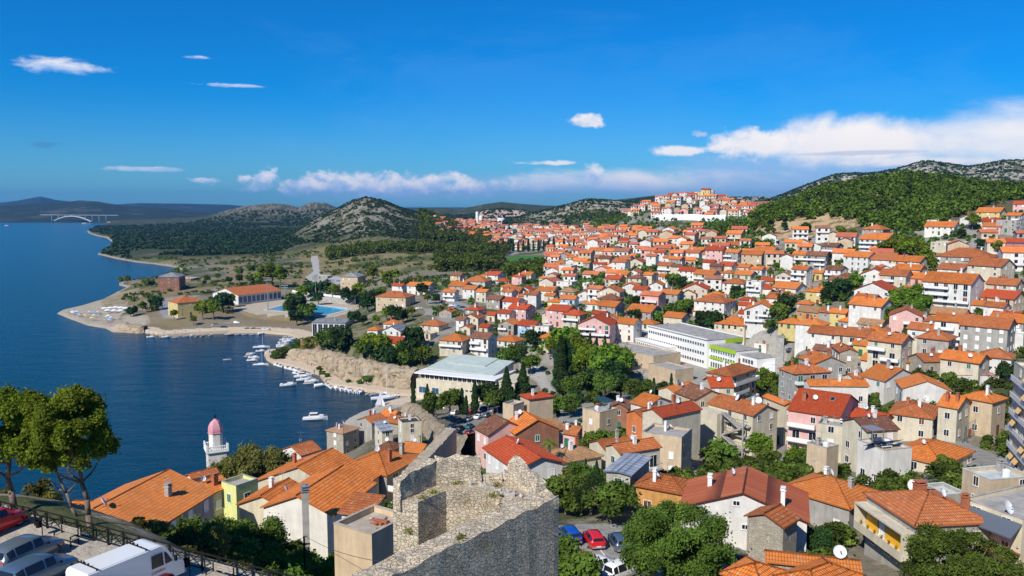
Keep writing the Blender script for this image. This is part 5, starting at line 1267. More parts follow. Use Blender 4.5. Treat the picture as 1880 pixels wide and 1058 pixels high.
def tower():
    Z = 62.0; A = lambda u, v, z=Z: atz(u, v, z)
    O1, O2, O3, O4, O5, RR = A(722, 918), A(797, 884), A(880, 878), A(950, 880), A(1003, 908), A(1026, 918)
    P1, P2, P3, P4 = A(766, 923), A(818, 901), A(928, 900), A(968, 938)
    t = empty('stone_tower', (A(870, 960).x, A(870, 960).y, 44))
    inv = Matrix.Translation(-t.location)
    def part(nm, plan, z0, tops, **k):
        o = rough_solid(nm, [(p[0] - t.location.x, p[1] - t.location.y) for p in plan], z0 - 44, [a - 44 for a in tops], TOW, t, **k); return o
    F0 = A(1026, 916); F1 = A(695, 1068); dr = (F1 - F0).normalized(); nn = Vector((-dr.y, dr.x, 0)); 
    if nn.y < 0: nn = -nn
    # walls round the court
    part('side_wall', [O1, P1, P2, O2], 40, [Z] * 4, seed=2, cell=.3)
    part('back_wall', [O2, P2, P3, O4, O3], 40.02, [Z - .02] * 5, seed=3, cell=.3)
    B = F0 + nn * 1.15; q = F0 + dr * 2.6 + nn * 1.15
    part('corner_wall', [O4, P3, q, B + dr * .3, O5], 40.04, [Z - .01] * 5, seed=4, cell=.3)
    F1b = F1 + dr * 2.0
    part('front_wall', [F0, F0 + nn * 1.1, F1b + nn * 1.1, F1b], 38, [Z + .12, Z + .12, Z - .05, Z - .05], seed=5, cell=.3, ragged=.35, amp=.018)
    fl = MB(); fl.prism([(p.x - t.location.x, p.y - t.location.y) for p in (P1, q + dr * 6, q, P3, P2)], 13.0, 13.6); fl.build('court_floor', plain('court_earth', (0.30, 0.26, 0.17), .95, 0, .4, 3), t)
    # broken parapets on the walkway
    def para(a, b, th, h0, h1, s, rg=.5):
        d = (b - a).normalized(); m = Vector((-d.y, d.x, 0)); 
        if m.dot(Vector((A(870, 930).x, A(870, 930).y, 0)) - a) < 0: m = -m
        part('parapet', [a, b, b + m * th, a + m * th], 61.6, [Z + h0, Z + h1, Z + h1, Z + h0], seed=s, ragged=rg, cell=.22, amp=.07)
    para(O1, O2 + (O1 - O2) * .12, .42, 1.0, 1.25, 11, .35)
    para(O2 + (O3 - O2) * .02, O3, .55, 1.2, 1.15, 12, .5)
    para(O3, O3 + (O4 - O3) * .62, .4, .28, .3, 13, .2); para(O3 + (O4 - O3) * .66, O4, .4, .42, .4, 14, .3)
    para(O4, O5, .55, 1.05, .6, 15, .6); para(O5, RR, .4, .25, .1, 16, .25)
    o = MB(); R = random.Random(3)
    for i in range(26):
        k = R.random(); c = (O3 * (1 - k) + O5 * k) + Vector((R.uniform(-.4, .2), R.uniform(-1.2, -.5), .02)); s = R.uniform(.06, .16)
        Mx = Matrix.Translation(c - t.location) @ Matrix.Rotation(R.uniform(0, 3), 4, Vector((R.random(), R.random(), 1))); o.box(-s, s, -s * .7, s * .7, -s * .3, s * .6, 0, Mx)
    tag(o.build('loose_stones', plain('fallen_limestone', (0.46, .42, .36), .95, 0, .4, 6), t), kind='stuff')
    reg(t, 'tower', 'tower', (A(870, 930).x, A(870, 930).y, 62), None, 'ruined grey limestone tower with open court and broken parapets in the foreground')
    # weeds on the tower
    for i, (u, v) in enumerate(((775, 916), (795, 906), (912, 893), (838, 888), (905, 912), (868, 880), (845, 990), (752, 978))):
        p = A(u, v); rs = np.random.RandomState(i); n = 160; C = rs.normal(size=(n, 3)) * np.array([.12, .12, .07]) + np.array([0, 0, .08]); V, Fq, cl = leafquads(C, .035, rs, None, .1)
        w = link('grass_tuft', npmesh('grass_tuft', V, Fq, LEAF['olive'], cl * 1.5), None, (p.x, p.y, Z - (.02 if i not in (6, 7) else 0))); w['label'] = 'tuft of dry weed ' + ('on the walkway just inside the left parapet', 'second from the left on the left walkway', 'on the right side of the court edge', 'at the inner left corner of the court edge', 'above the right end of the back court wall', 'at the foot of the middle back parapet', 'growing on the ragged top of the front wall', 'sprouting from the lit side wall of the tower')[i]; w['kind'] = 'stuff'; w['category'] = 'weeds'; w['group'] = 'weeds on the ruined tower'
tower()
def rock_mat():
    m, N, b = newmat('pale_rock'); nt = m.node_tree; b.inputs['Roughness'].default_value = .95; b.inputs['Specular IOR Level'].default_value = .1
    tc = nt.nodes.new('ShaderNodeTexCoord'); P = tc.outputs['Object']
    n = N.noise(P, .35, 8, .7); n2 = N.noise(N.mapping(P, (.5, .5, .15)), 1.0, 6, .7)
    c = N.mix(N.mr(n, .35, .65), (0.62, 0.48, 0.31), (0.46, 0.38, 0.28)); c = N.mix(N.mr(n2, .5, .64), c, (0.24, 0.15, 0.085)); c = N.mix(N.mr(N.noise(P, .18, 5, .6), .55, .75), c, (0.56, .50, .42))
    N.L(c, b.inputs['Base Color']); N.L(N.bump(N.noise(P, .7, 10, .78), 1.0, 1.6), b.inputs['Normal']); return m
ROCKM = rock_mat()
def rock_wall(name, pts, th, label, cat, nz=5, step=1.2, amp=1.2, seed=3, kind=None, mat=None):
    """pts: list of (x, y, zbottom, ztop); a craggy face following them"""
    xs = []; 
    for i in range(len(pts) - 1):
        a, b = pts[i], pts[i + 1]; L = math.hypot(a[0] - b[0], a[1] - b[1]); n = max(1, int(L / step))
        for k in range(n): t = k / n; xs.append([a[j] * (1 - t) + b[j] * t for j in range(4)])
    xs.append(list(pts[-1])); xs = np.array(xs); n = len(xs)
    d = np.gradient(xs[:, :2], axis=0); d /= np.linalg.norm(d, axis=1)[:, None] + 1e-9; nrm = np.stack([-d[:, 1], d[:, 0]], 1)
    rows = []
    prof = [(-.10, 0), (.0, .08), (.12, .35), (.2, .6), (.34, .85), (.55, 1.0), (1.0, 1.02), (1.0, -.1)]
    pr = []
    for i in range(len(prof) - 1):
        for k in range(nz): t = k / nz; pr.append((prof[i][0] * (1 - t) + prof[i + 1][0] * t, prof[i][1] * (1 - t) + prof[i + 1][1] * t))
    for (o, f) in pr:
        zz = xs[:, 2] + (xs[:, 3] - xs[:, 2]) * f
        P = np.concatenate([xs[:, :2] + nrm * o * th, zz[:, None]], 1)
        k = amp * (0.35 if f <= .05 else 1)
        nn = (fbm(P[:, 0] + P[:, 2] * .7, P[:, 1] + P[:, 2] * 1.1, 3.2, 5, seed) - .5) * 2 * k
        P[:, :2] += nrm * nn[:, None]; P[:, 2] += (fbm(P[:, 0], P[:, 1] + P[:, 2], 2.6, 4, seed + 5) - .5) * k * (1 if f > .2 else .1)
        rows.append(P)
    V = np.array(rows); m = len(rows); idx = np.arange(m * n).reshape(m, n)
    Q = np.stack([idx[:-1, :-1], idx[:-1, 1:], idx[1:, 1:], idx[1:, :-1]], -1).reshape(-1, 4)
    o = link(name, npmesh(name, V.reshape(-1, 3), Q, mat or ROCKM, None, False))
    return tag(o, label, cat, None, kind)
def rocks():
    def W(u, v, Y, h): p = at(u, v, Y); return (p.x, p.y, max(p.z - h * 0, 1.0), p.z + h)
    # cliff behind the promenade: foot pixels on z = 1.4
    foot = [(508,646,2.5),(515,658,4),(545,664,5.5),(575,672,7),(598,680,8),(612,692,8.8),(640,700,9.2),(680,707,9.2),(720,713,9),(752,717,8)]
    pts = []
    for u, v, h in foot:
        p = atz(u, v, 1.4); pts.append((p.x, p.y, 1.0, 1.4 + h * .9))
    rock_wall('cliff', pts, 7.0, 'pale orange rock cliff behind the curved promenade', 'cliff', kind='structure', amp=2.0, step=.8, nz=7)
    pts = []
    for u, v in ((200,606),(215,609),(235,611),(255,612),(266,611)): p = atz(u, v, .2); pts.append((p.x, p.y, -1.0, 3.6))
    rock_wall('rocky_shore', pts, 9.0, 'grey brown boulders at the foot of the bathing point', 'rocks', kind='structure', amp=1.6, seed=8)
    # old fortress wall running down to the sea
    a = [at(838, 800, 160), at(815, 803, 172), at(795, 792, 190), at(768, 768, 225), at(745, 745, 262), at(728, 742, 272)]
    pts = [(p.x, p.y, hgt(p.x, p.y) - 2, p.z) for p in a]
    rock_wall('fortress_wall', pts, -4.5, 'rough pale fortress wall running down to the water beside the car park', 'wall', amp=.9, seed=4)
    Z = atz; p0 = at(838, 786, 150); p1 = at(762, 868, 112)
    n = (p1 - p0).normalized(); m = Vector((n.y, -n.x, 0)); m = m if m.x < 0 else -m
    t = empty('fortress_wall', (p0.x, p0.y, p0.z - 12))
    q = [p0, p1, p1 + m * 2.0, p0 + m * 2.0]; L = t.location
    rough_solid('wall_section', [(v.x - L.x, v.y - L.y) for v in q], -4, [12, p1.z - L.z, p1.z - L.z, 12], TOW, t, cell=.7, amp=.12, seed=21, ragged=.5)
    reg(t, 'wall', 'wall', (p0.x, p0.y, p0.z), None, 'dark shaded end of the fortress wall just beyond the ruined tower')
rocks()
def strip(name, pix, w, z, mat, label=None, side=1, zt=None, kind='structure'):
    P = [atz(u, v, z) for u, v in pix]; mb = MB(); n = len(P); inn = []
    for i in range(n):
        d = (P[min(i + 1, n - 1)] - P[max(i - 1, 0)]).normalized(); inn.append(P[i] + Vector((-d.y, d.x, 0)) * w * side)
    for i in range(n - 1):
        a, b, c, e = P[i], P[i + 1], inn[i + 1], inn[i]; lo = Vector((0, 0, -1.9))
        mb.face([a, b, c, e] if side > 0 else [e, c, b, a]); mb.face([a + lo, b + lo, b, a] if side > 0 else [b + lo, a + lo, a, b]); mb.face([c + lo, e + lo, e, c] if side > 0 else [e + lo, c + lo, c, e])
    o = mb.build(name, mat); return tag(o, label, None, None, kind)
def quay():
    qm = plain('quay_paving', (0.56, 0.44, 0.31), .85, 0, .15, .8)
    strip('promenade', [(768,724),(720,720.5),(680,714.5),(640,708.5),(610,704),(596,696.5),(584,683),(561,675),(530,667.5),(501,663.5),(489,656),(487,650),(494,645.5),(520,642.5)], 5.5, 1.55, qm, side=-1)
    strip('quay_walk', [(556,630),(552,619),(530,611.5),(480,607.5),(420,607.5),(350,611),(292,615)], 5.0, 1.55, qm, side=-1)
quay()
def face_wins(o, pts, mat='dark', w=1.5, h=1.5, near=True, frame='white'):
    for x, y, z, a in pts: add_window(o, (x, y, z), a, w, h, mat, near, frame)
def halls():
    g = None
    # pool hall with tall blue windows in its gable
    o, ro, hf, hw = ch((357,536),(437,543),(518,534), 556, 'e', 'w', 'T', pitch=.30, wins=False, deco=False, oh=.5, name='pool_hall', cat='sports hall', lab='white pool hall with tall blue windows in the gable and terracotta roof')
    bb = [v.co for v in [c for c in o.children if c.name.startswith('wall')][0].data.vertices]; X0 = min(v.x for v in bb); X1 = max(v.x for v in bb); Y0 = min(v.y for v in bb); Y1 = max(v.y for v in bb)
    for i in range(7):
        y = Y0 * .55 + (Y1 - Y0) * .55 * i / 6; h = hw + (1 - abs(y) / Y1) * 3.0 - 3.2; add_window(o, (X0, y, 2.2), -math.pi/2, 3.0, round(max(h - 1, 3.5), 1), 'glass', False)
    for i in range(10): add_window(o, (X0 + (X1 - X0) * (i + .5) / 10, Y0, 1.0), 0, round((X1 - X0) / 10 - .8, 1), round(hw - 2, 1), 'glass', False)
    # hall with the pale green roof
    n = at(764, 683, 300); r = atz(909, 697, n.z); d = r - n; yaw = math.atan2(d.y, d.x); W = d.length; D = 19; q = Vector((-d.y, d.x, 0)).normalized(); c = (n + r) / 2 + q * D / 2; z0 = 2.6; H = n.z - z0
    t = empty('sports_hall', (c.x, c.y, z0), yaw); a = W / 2; b = D / 2
    mb = MB(); mb.box(-a, a, -b, b, -2, H - 2.6); mb.box(-a + 1.4, a, -b + 1.0, b, H - 2.6, H - .5); mb.build('wall', WALL['c'], t)
    mb = MB(); mb.box(-a - .5, a + .3, -b - .6, b, H - .5, H); mb.build('terrace_roof', M['white'], t)
    mb = MB(); z = H + .02; zt = H + 4.2
    f0, f1, b1, b0 = (-a * .9, -b + 5, z + .8), (a * .82, -b + 5, z + .3), (a * .98, b - 1, zt - .6), (-a * .62, b - 1, zt)
    for P in ([f0, f1, b1, b0],): mb.face(P); mb.face([(p[0], p[1], p[2] - .5) for p in reversed(P)]); [mb.face([P[(i + 1) % 4], P[i], (*P[i][:2], P[i][2] - .5), (*P[(i + 1) % 4][:2], P[(i + 1) % 4][2] - .5)]) for i in range(4)]
    lf = lambda s, e: tuple(f0[k] * (1 - s) * (1 - e) + f1[k] * s * (1 - e) + b1[k] * s * e + b0[k] * (1 - s) * e + (.45 if k == 2 else 0) for k in range(3))
    P = [lf(.14, .42), lf(.74, .42), lf(.76, .99), lf(.16, .99)]; mb.face(P)
    for i in range(4): mb.face([P[(i + 1) % 4], P[i], (*P[i][:2], P[i][2] - .6), (*P[(i + 1) % 4][:2], P[(i + 1) % 4][2] - .6)])
    mb.build('roof', M['roofgreen'], t)
    mb = MB(); mb.face([(f0[0], f0[1], z), (f1[0], f1[1], z), (f1[0], f1[1], f1[2] - .5), (f0[0], f0[1], f0[2] - .5)]); mb.face([(f1[0] - .2, f1[1], z), (b1[0] - .2, b1[1], z), (b1[0] - .2, b1[1], b1[2] - .5), (f1[0] - .2, f1[1], f1[2] - .5)]); mb.build('clerestory_wall', M['grey'], t)
    for i in range(16):
        x = -a + 1.4 + (W - 1.6) * (i + .5) / 16
        add_window(t, (x, -b + 1.0, H - 2.45), 0, 1.7, 1.75, 'dark', False)
        mb = MB()
    for x in (-a * .84, -a * .5): add_window(t, (x, -b, .9), 0, 3.0, 2.5, 'glass', False)
    for i in range(8): add_window(t, (-a * .12 + i * 1.75, -b, 3.0), 0, 1.2, .9, 'dark', False)
    mb = MB(); mb.box(a, a + 7, -b + 2, b - 3, -2, H - 1.2); mb.box(a - .1, a + 7.3, -b + 1.7, b - 2.7, H - 1.2, H - .9); mb.build('side_wing', [WALL['c']], t)
    reg(t, 'hall', 'sports hall', (c.x, c.y, n.z), None, 'long cream sports hall with pale green sheet roof and strip windows on the quay')
    # school
    zt = 23.5; N_ = atz(1299, 623, zt); Lf = atz(1190, 597, zt); d = (N_ - Lf); L = d.length; d.normalize(); back = Vector((-d.y, d.x, 0)); back = back if back.y > 0 else -back
    yaw = math.atan2(d.y, d.x); z0 = 12.0; Wd = 17.0
    t = empty('school_building', (Lf.x, Lf.y, z0), yaw); H = zt - z0        # local: x along facade from far left to near right, y back
    mb = MB(); mb.box(0, L, 0, Wd, -4, H - .5); mb.box(L, L + 15, 1.2, Wd - 5, -4, H - 2.4); mb.build('wall', M['white'], t)
    mb = MB(); mb.box(-.3, L + .2, -.4, Wd + .3, H - .5, H - .25); mb.box(L + .2, L + 15.2, 1.0, Wd - 4.8, H - 2.4, H - 2.2); mb.build('roof', M['flat'], t)
    mb = MB(); mb.box(-.3, L + .2, -.45, -.15, H - .25, H + .1); mb.box(-.3, L + .2, Wd, Wd + .3, H - .25, H + .1); mb.build('roof_edge', M['white'], t)
    mb = MB(); mb.box(L + .05, L + 15, .9, 1.18, H - 3.6, H - 2.1); mb.box(L + .05, L + 15, .95, 1.19, H - 7.4, H - 6.6); mb.box(L + .02, L + 15, .8, 1.19, -4, 0.6); mb.box(L + .2, L + .5, Wd * .5, Wd, H - 2.2, H - .55); mb.build('green_panel', WALL['G'], t)
    for f in range(3):
        for i in range(24):
            if f == 0 and i < 13: continue
            add_window(t, (1.2 + i * (L - 2) / 24, 0, 1.3 + f * 3.3 + .3), 0, round((L - 2) / 24 - .35, 2), 1.25, 'dark', False)
    for f in range(3):
        for i in range(10): add_window(t, (L + 1.2 + i * 1.42, 1.2, .8 + f * 2.9), 0, 1.1, 2.1 if f != 1 else 1.9, 'glass' if f == 2 else 'dark', False)
    mb = MB(); mb.box(-4, L * .52, -4.5, 0, -4, 5.2); mb.box(-4.3, L * .52, -4.8, 0, 5.2, 5.5); mb.build('front_wing', M['white'], t)
    for i in range(15): add_window(t, (-3 + i * (L * .52 + 3) / 15, -4.5, 3.2), 0, 1.0, 1.3, 'dark', False)
    mb = MB(); x0 = L + 15.3; mb.box(x0, x0 + 9, 3.0, 12, -4, H - 3.6); mb.box(x0 + 9.02, x0 + 15, 6, 14, -4, H - 5.5); mb.build('end_wing', M['white'], t)
    mb = MB(); mb.box(x0 - .1, x0 + 9.2, 2.8, 12.2, H - 3.6, H - 3.35); mb.build('end_roof', M['flat'], t)
    for i in range(4): add_window(t, (x0 + 2 + i * 1.5, 3.0, H - 6.2), 0, 1.3, 1.6, 'dark', False)
    for i in range(3): add_window(t, (x0 + 9, 5 + i * 2.6, 1.5), math.pi/2, 1.6, 1.4, 'dark', False)
    reg(t, 'school', 'school', (Lf.x, Lf.y, zt), None, 'long white three storey school with rows of windows and a lime green wing')
    # tall chimney
    p = at(1430, 690, 268); mb = MB(); zc = hgt(p.x, p.y); top = at(1430, 618, 268).z
    s = empty('concrete_stack', (p.x, p.y, zc), -.4); mb.box(-1.3, 1.3, -1.0, 1.0, -3, top - zc); mb.build('shaft', M['concrete'], s); mb = MB(); mb.box(-1.45, 1.45, -1.15, 1.15, top - zc, top - zc + .3); mb.build('cap', M['flat'], s)
    reg(s, 'stack', 'chimney', (p.x, p.y, top), None, 'tall square concrete chimney stack at the right end of the school')
    # concrete terraces below the school
    for (a, b, c, Y, lb) in (((1119,624),(1200,655),(1252,647),300,'upper'),((1193,667),(1240,681),(1276,676),278,'lower')):
        ch(a, b, c, Y, 'f', 'n', 'flat', wins=False, deco=False, nf=2, name='concrete_terrace', cat='terrace', lab='stained concrete %s sports terrace in front of the school' % lb, base=-8)
    # steps house extras
    o, ro, hf, hw = HS['stairs']; wl = [c for c in o.children if c.name.startswith('wall')][0].data; a = max(v.co.x for v in wl.vertices); b = max(v.co.y for v in wl.vertices)
    mb = MB(); mb.box(-a - .5, -a + 5.2, -b - 3.0, -b - .01, -5, hw - .8); mb.build('stair_tower', WALL['c'], o)
    mb = MB(); fh = hw / 4
    for f in range(4):
        x0, x1 = (-a + 5.6, a - 1.5) if f % 2 == 0 else (a - 1.5, -a + 5.6)
        for i in range(12):
            x = x0 + (x1 - x0) * (i + .5) / 12; zz = f * fh - .6 + fh * (i + .5) / 12; mb.box(min(x - .3, x + .3), max(x - .3, x + .3), -b - 2.2, -b - 1.0, zz, zz + .22)
    mb.build('staircase', M['concrete'], o)
    for f in range(1, 4):
        mb = MB(); mb.box(-a + 5.25, a - .3, -b - 1.0, -b - .02, f * fh - .2, f * fh); mb.build('landing', M['concrete'], o)
        mb = MB(); [mb.tube((x, -b - .95, f * fh), (x, -b - .95, f * fh + .95), .02, k=4) for x in np.arange(-a + 5.3, a - .3, .5)]; mb.tube((-a + 5.25, -b - .95, f * fh + .95), (a - .3, -b - .95, f * fh + .95), .03, k=4); mb.build('railing', M['iron'], o)
    for x in (-a + 5.6, a - .6): mb = MB(); mb.box(x - .12, x + .12, -b - 2.3, -b - 2.06, -5, hw - .3); mb.build('post', M['concrete'], o)
    dish(ro, -a * .1, -b * .2, hf(0, -b * .2), .7, -.5); dish(ro, a * .7, 0, hf(0, 0), .7, .4)
    # yellow recessed balcony on the brown house
    o, ro, hf, hw = HS['brown']; wl = [c for c in o.children if c.name.startswith('wall')][0].data; a = max(v.co.x for v in wl.vertices); b = max(v.co.y for v in wl.vertices)
    mb = MB(); mb.box(-a - 1.5, -a - .01, -b + .2, b - .1, hw - 1.15, hw - .95); mb.box(-a - 1.5, -a - .01, -b + .2, b - .1, hw - 4.1, hw - 3.9); mb.box(-a - 1.5, -a - 1.38, -b + .2, b - .1, hw - 3.9, hw - 3.1)
    mb.box(-a - 1.5, -a - .01, -b + .08, -b + .2, hw - 4.1, hw - .95); mb.box(-a - 1.5, -a - .01, b - .1, b + .02, hw - 4.1, hw - .95); mb.build('balcony', WALL['c'], o)
    mb = MB()
    for y0, y1 in ((-b + .3, -b + 1.2), (-b + 2.4, -b + 5.2), (b - 2.6, b - .3)): mb.box(-a - .1, -a - .02, y0, y1, hw - 3.9, hw - 1.2)
    mb.build('yellow_panel', M['yellowp'], o)
    for y in (-b + 1.8, b - 3.4): add_window(o, (-a - .02, y, hw - 3.85), -math.pi/2, 1.1, 2.4, 'white', True)
    for i in range(6):
        mb = MB(); mb.lathe([(0, 0), (.09, 0), (.13, .2)], 8); q = mb.build('flower_pot', M['brickc'], o, (-a - 1.44, -b + 1 + i * 1.4, hw - 3.1))
        rs = np.random.RandomState(i); V, Fq, cl = leafquads(rs.normal(size=(60, 3)) * .09 + np.array([0, 0, .32]), .05, rs); link('plant', npmesh('plant', V, Fq, LEAF['bright'], cl), q)
    chimney(ro, 0, b * .25, hf(0, b * .25), .7, .6, 'brickc'); chimney(ro, a * .72, -b * .5, hf(a * .72, -b * .5), 1.3, .35, 'brickc'); dish(ro, a * .2, b * .75, hf(a * .2, b * .75), .75, -.3)
    # penthouse terrace
    o, ro, hf, hw = HS['pent']; wl = [c for c in o.children if c.name.startswith('wall')][0].data; a = max(v.co.x for v in wl.vertices); b = max(v.co.y for v in wl.vertices)
    for i in range(3):
        mb = MB(); Mx = Matrix.Rotation(math.radians(-28), 4, 'X'); mb.box(-.9, .9, -1.3, 1.3, 0, .07, 0, Mx); q = mb.build('solar_panel', plain('solar_cells', (0.01, 0.03, 0.10), .15) if i == 0 else bpy.data.materials['solar_cells'], ro, (a - 1.5 - i * 1.95, -b * .2, hw + .35))
    mb = MB()
    for x in (-a + .3, -a * .1):
        for y in (0, b - .4): mb.box(x - .06, x + .06, y - .06, y + .06, hw - .4, hw + 2.3)
    mb.box(-a + .2, -a * .1 + .1, -.1, b - .3, hw + 2.3, hw + 2.42); mb.build('pergola', M['grey'], o)
    mb = MB(); mb.box(-1.0, 1.0, -.4, .4, .35, .42); [mb.box(x - .03, x + .03, y - .03, y + .03, 0, .35) for x in (-.9, .9) for y in (-.3, .3)]; [mb.box(x - .25, x + .25, .6, 1.1, 0, .45) for x in (-.6, .6)]; mb.build('terrace_table', M['whitemetal'], o, (-a * .2, -b * .3, hw - .45))
    # dark red roof house: chimneys, vents, stone wing
    o, ro, hf, hw = HS['red']; wl = [c for c in o.children if c.name.startswith('wall')][0].data; a = max(v.co.x for v in wl.vertices); b = max(v.co.y for v in wl.vertices)
    sg = -1 if (Matrix.Rotation(o.rotation_euler.z, 3, 'Z') @ Vector((-1, 0, 0))).y < 0 else 1
    for y, z in ((b * .1 * 1, hw + .9), (-b * .05, 3.2)): add_window(o, (sg * a, y, z), sg * math.pi/2, .8, .6, 'dark', True)
    add_window(o, (sg * a, b * .45 * -sg, 2.2), sg * math.pi/2, .9, .8, 'dark', True)
    chimney(ro, sg * a * .7, b * .62 * sg, hf(0, b * .62), 1.7, .3, 'white'); chimney(ro, -sg * a * .1, -b * .6 * sg, hf(0, b * .6), 1.0, .32, 'white')
    ch((1376,963),(1380,975),(1486,992), 74, 'g', 's', 'O', lab='small stone house with terracotta roof in front of the dark red roofed house', nf=1, wins=False, chim=0, balc=False, group=GH) if False else None
    gr((1412,937),(1425,930),(1379,976), 79, 's', 'T', lab='stone fronted wing with orange roof and brown door beside the white gable', group=GH, wins=False, deco=False)
    # white gable chimney shaft
    o, ro, hf, hw = HS['white']; p = at(560, 905, 84); mb = MB(); zb = hgt(p.x, p.y); mb.box(-.35, .35, -.35, .35, -2, p.z - zb + .2)
    s = empty('chimney_shaft', (p.x, p.y, zb), .3); mb.build('shaft', M['concrete'], s); mb = MB(); [mb.box(-.45, .45, -.45, .45, p.z - zb + .2 + k * .28, p.z - zb + .3 + k * .28) for k in range(3)]; mb.lathe([(.2, p.z - zb), (.2, p.z - zb + 1.0)], 8); mb.build('cowl', M['grey'], s)
    reg(s, 'x', 'chimney', (p.x, p.y, p.z), None, 'tall free standing concrete chimney against the white blank gable')
    # rubble on the tan terrace
    o, ro, hf, hw = HS['tan']; R = random.Random(2)
    for i in range(9):
        mb = MB(); Mx = Matrix.Rotation(R.uniform(-.6, .6), 4, 'X') @ Matrix.Rotation(R.uniform(0, 3), 4, 'Z'); s = R.uniform(.2, .7); mb.box(-s, s, -s * .3, s * .3, 0, s * .35, 0, Mx)
        q = mb.build('rubble', R.choice([M['wood'], M['concrete'], M['brickc'], M['whitemetal']]), None, None); q.parent = ro; q.location = (R.uniform(-1.2, 1.2), R.uniform(-1.2, 1.2), hw - .45)
    o, ro, hf, hw = HS['pav']; wl = [c for c in o.children if c.name.startswith('wall')][0].data; a = max(v.co.x for v in wl.vertices); b = max(v.co.y for v in wl.vertices)
    for i in range(6): add_window(o, (-a + (i + .5) * a / 3, -b, .5), 0, round(a / 3 - .6, 1), round(hw - 1.0, 1), 'dark', False)
    # skylights
    def sky_l(h, lst, w=.9, l=1.2):
        o, ro, hf, hw = h
        for x, y in lst:
            mb = MB(); s = -1 if y < 0 else 1; Mx = Matrix.Rotation(s * -math.atan(.4), 4, 'X'); mb.box(-w/2, w/2, -l/2, l/2, 0, .12, 0, Mx); mb.box(-w/2 + .1, w/2 - .1, -l/2 + .1, l/2 - .1, .12, .14, 1, Mx); mb.build('skylight', [M['grey'], M['dark']], ro, (x, y, hf(x, y) - .02))
    sky_l(HS['pink'], [(-3, -2.2), (2.2, -2.2)]); sky_l(HS['left'], [])
    o, ro, hf, hw = HS['left']; chimney(ro, 1.5, -3.2, hf(1.5, -3.2), 1.0, .35, 'concrete'); antenna(ro, 1.8, -3.0, hf(1.8, -3.0), 1.6, .4); dish(ro, -5.5, -.4, hf(-5.5, -.4), .55, .7)
    # awnings and loggias on the apartment block
    o, ro, hf, hw = HS['apt']; wl = [c for c in o.children if c.name.startswith('wall')][0].data; a = max(v.co.x for v in wl.vertices); b = max(v.co.y for v in wl.vertices); R = random.Random(1)
    for f in range(6):
        z = hw - 2.9 * (f + 1)
        mb = MB(); mb.box(-a - .5, -a - .01, -b + .5, b - .5, z - .1, z + .02); mb.box(-a - .5, -a - .42, -b + .5, b - .5, z + .02, z + .85); mb.build('balcony', M['white'], o)
        for y in np.arange(-b + 2, b - 2, 3.2):
            if R.random() < .4:
                mb = MB(); mb.face([(-a - .8, y - 1.2, z + 1.4), (-a - .8, y + 1.2, z + 1.4), (-a - .05, y + 1.2, z + 2.5), (-a - .05, y - 1.2, z + 2.5)]); mb.face([(-a - .05, y - 1.2, z + 2.46), (-a - .05, y + 1.2, z + 2.46), (-a - .8, y + 1.2, z + 1.36), (-a - .8, y - 1.2, z + 1.36)]); mb.build('awning', M['awning'], o)
    o, ro, hf, hw = HS['edge']; dish(ro, 2.2, 0, hf(2.2, 0), .55, .1)
    # canopy terrace
    o, ro, hf, hw = HS['canopy']; mb = MB(); mb.box(0, 3.2, -1.5, 2.0, 0, .1, 0, Matrix.Rotation(.12, 4, 'X')); mb.build('canopy', plain('dark_teal_canvas', (0.01, .05, .07), .8), o, (0, 0, hw + 1.6))
    mb = MB(); R = random.Random(4); [mb.box(-3 + i * .55, -2.6 + i * .55, -2.2, -2.15, hw + .3, hw + 1.2 + R.uniform(-.2, .2)) for i in range(7)]; mb.build('laundry', M['cloth'], o)
    # small house with red cloth and metal grid
    o, ro, hf, hw = HS['small']; wl = [c for c in o.children if c.name.startswith('wall')][0].data; a = max(v.co.x for v in wl.vertices); b = max(v.co.y for v in wl.vertices)
    mb = MB(); mb.box(-.9, .9, -.03, 0, -.7, .5); mb.build('red_cloth', M['red'], o, (0, -b - 1.3, 1.8)); mb = MB(); [mb.box(x - .03, x + .03, -b - 1.2, -b - 1.14, 0, 3.4) for x in np.arange(-a, a, .9)]; [mb.box(-a, a, -b - 1.2, -b - 1.14, z, z + .06) for z in (1, 2, 3.4)]; mb.build('metal_grid', M['grey'], o)
    # terrace house at right edge
    o, ro, hf, hw = HS['terr']; wl = [c for c in o.children if c.name.startswith('wall')][0].data; a = max(v.co.x for v in wl.vertices); b = max(v.co.y for v in wl.vertices)
    mb = MB(); mb.box(-a - 1.9, -a - .02, -b, b, hw - 3.9, hw - 3.7); mb.box(-a - 1.9, -a - .02, -b, b, hw - 6.6, hw - 6.4); mb.build('balcony', M['brickc'], o)
    mb = MB(); [mb.tube((-a - 1.85, y, hw - 3.7), (-a - 1.85, y, hw - 2.8), .025, k=4) for y in np.arange(-b, b, .35)]; mb.tube((-a - 1.85, -b, hw - 2.8), (-a - 1.85, b, hw - 2.8), .04, k=4); mb.build('railing', M['grey'], o)
    mb = MB(); mb.face([(-a - 1.8, -b, hw - 1.7), (-a - 1.8, b, hw - 1.7), (-a, b, hw - .5), (-a, -b, hw - .5)]); mb.face([(-a, -b, hw - .6), (-a, b, hw - .6), (-a - 1.8, b, hw - 1.8), (-a - 1.8, -b, hw - 1.8)]); mb.build('canopy', ROOF['G'], o); dish(ro, -a + .5, -b * .4, hw, .75, .2)
halls()
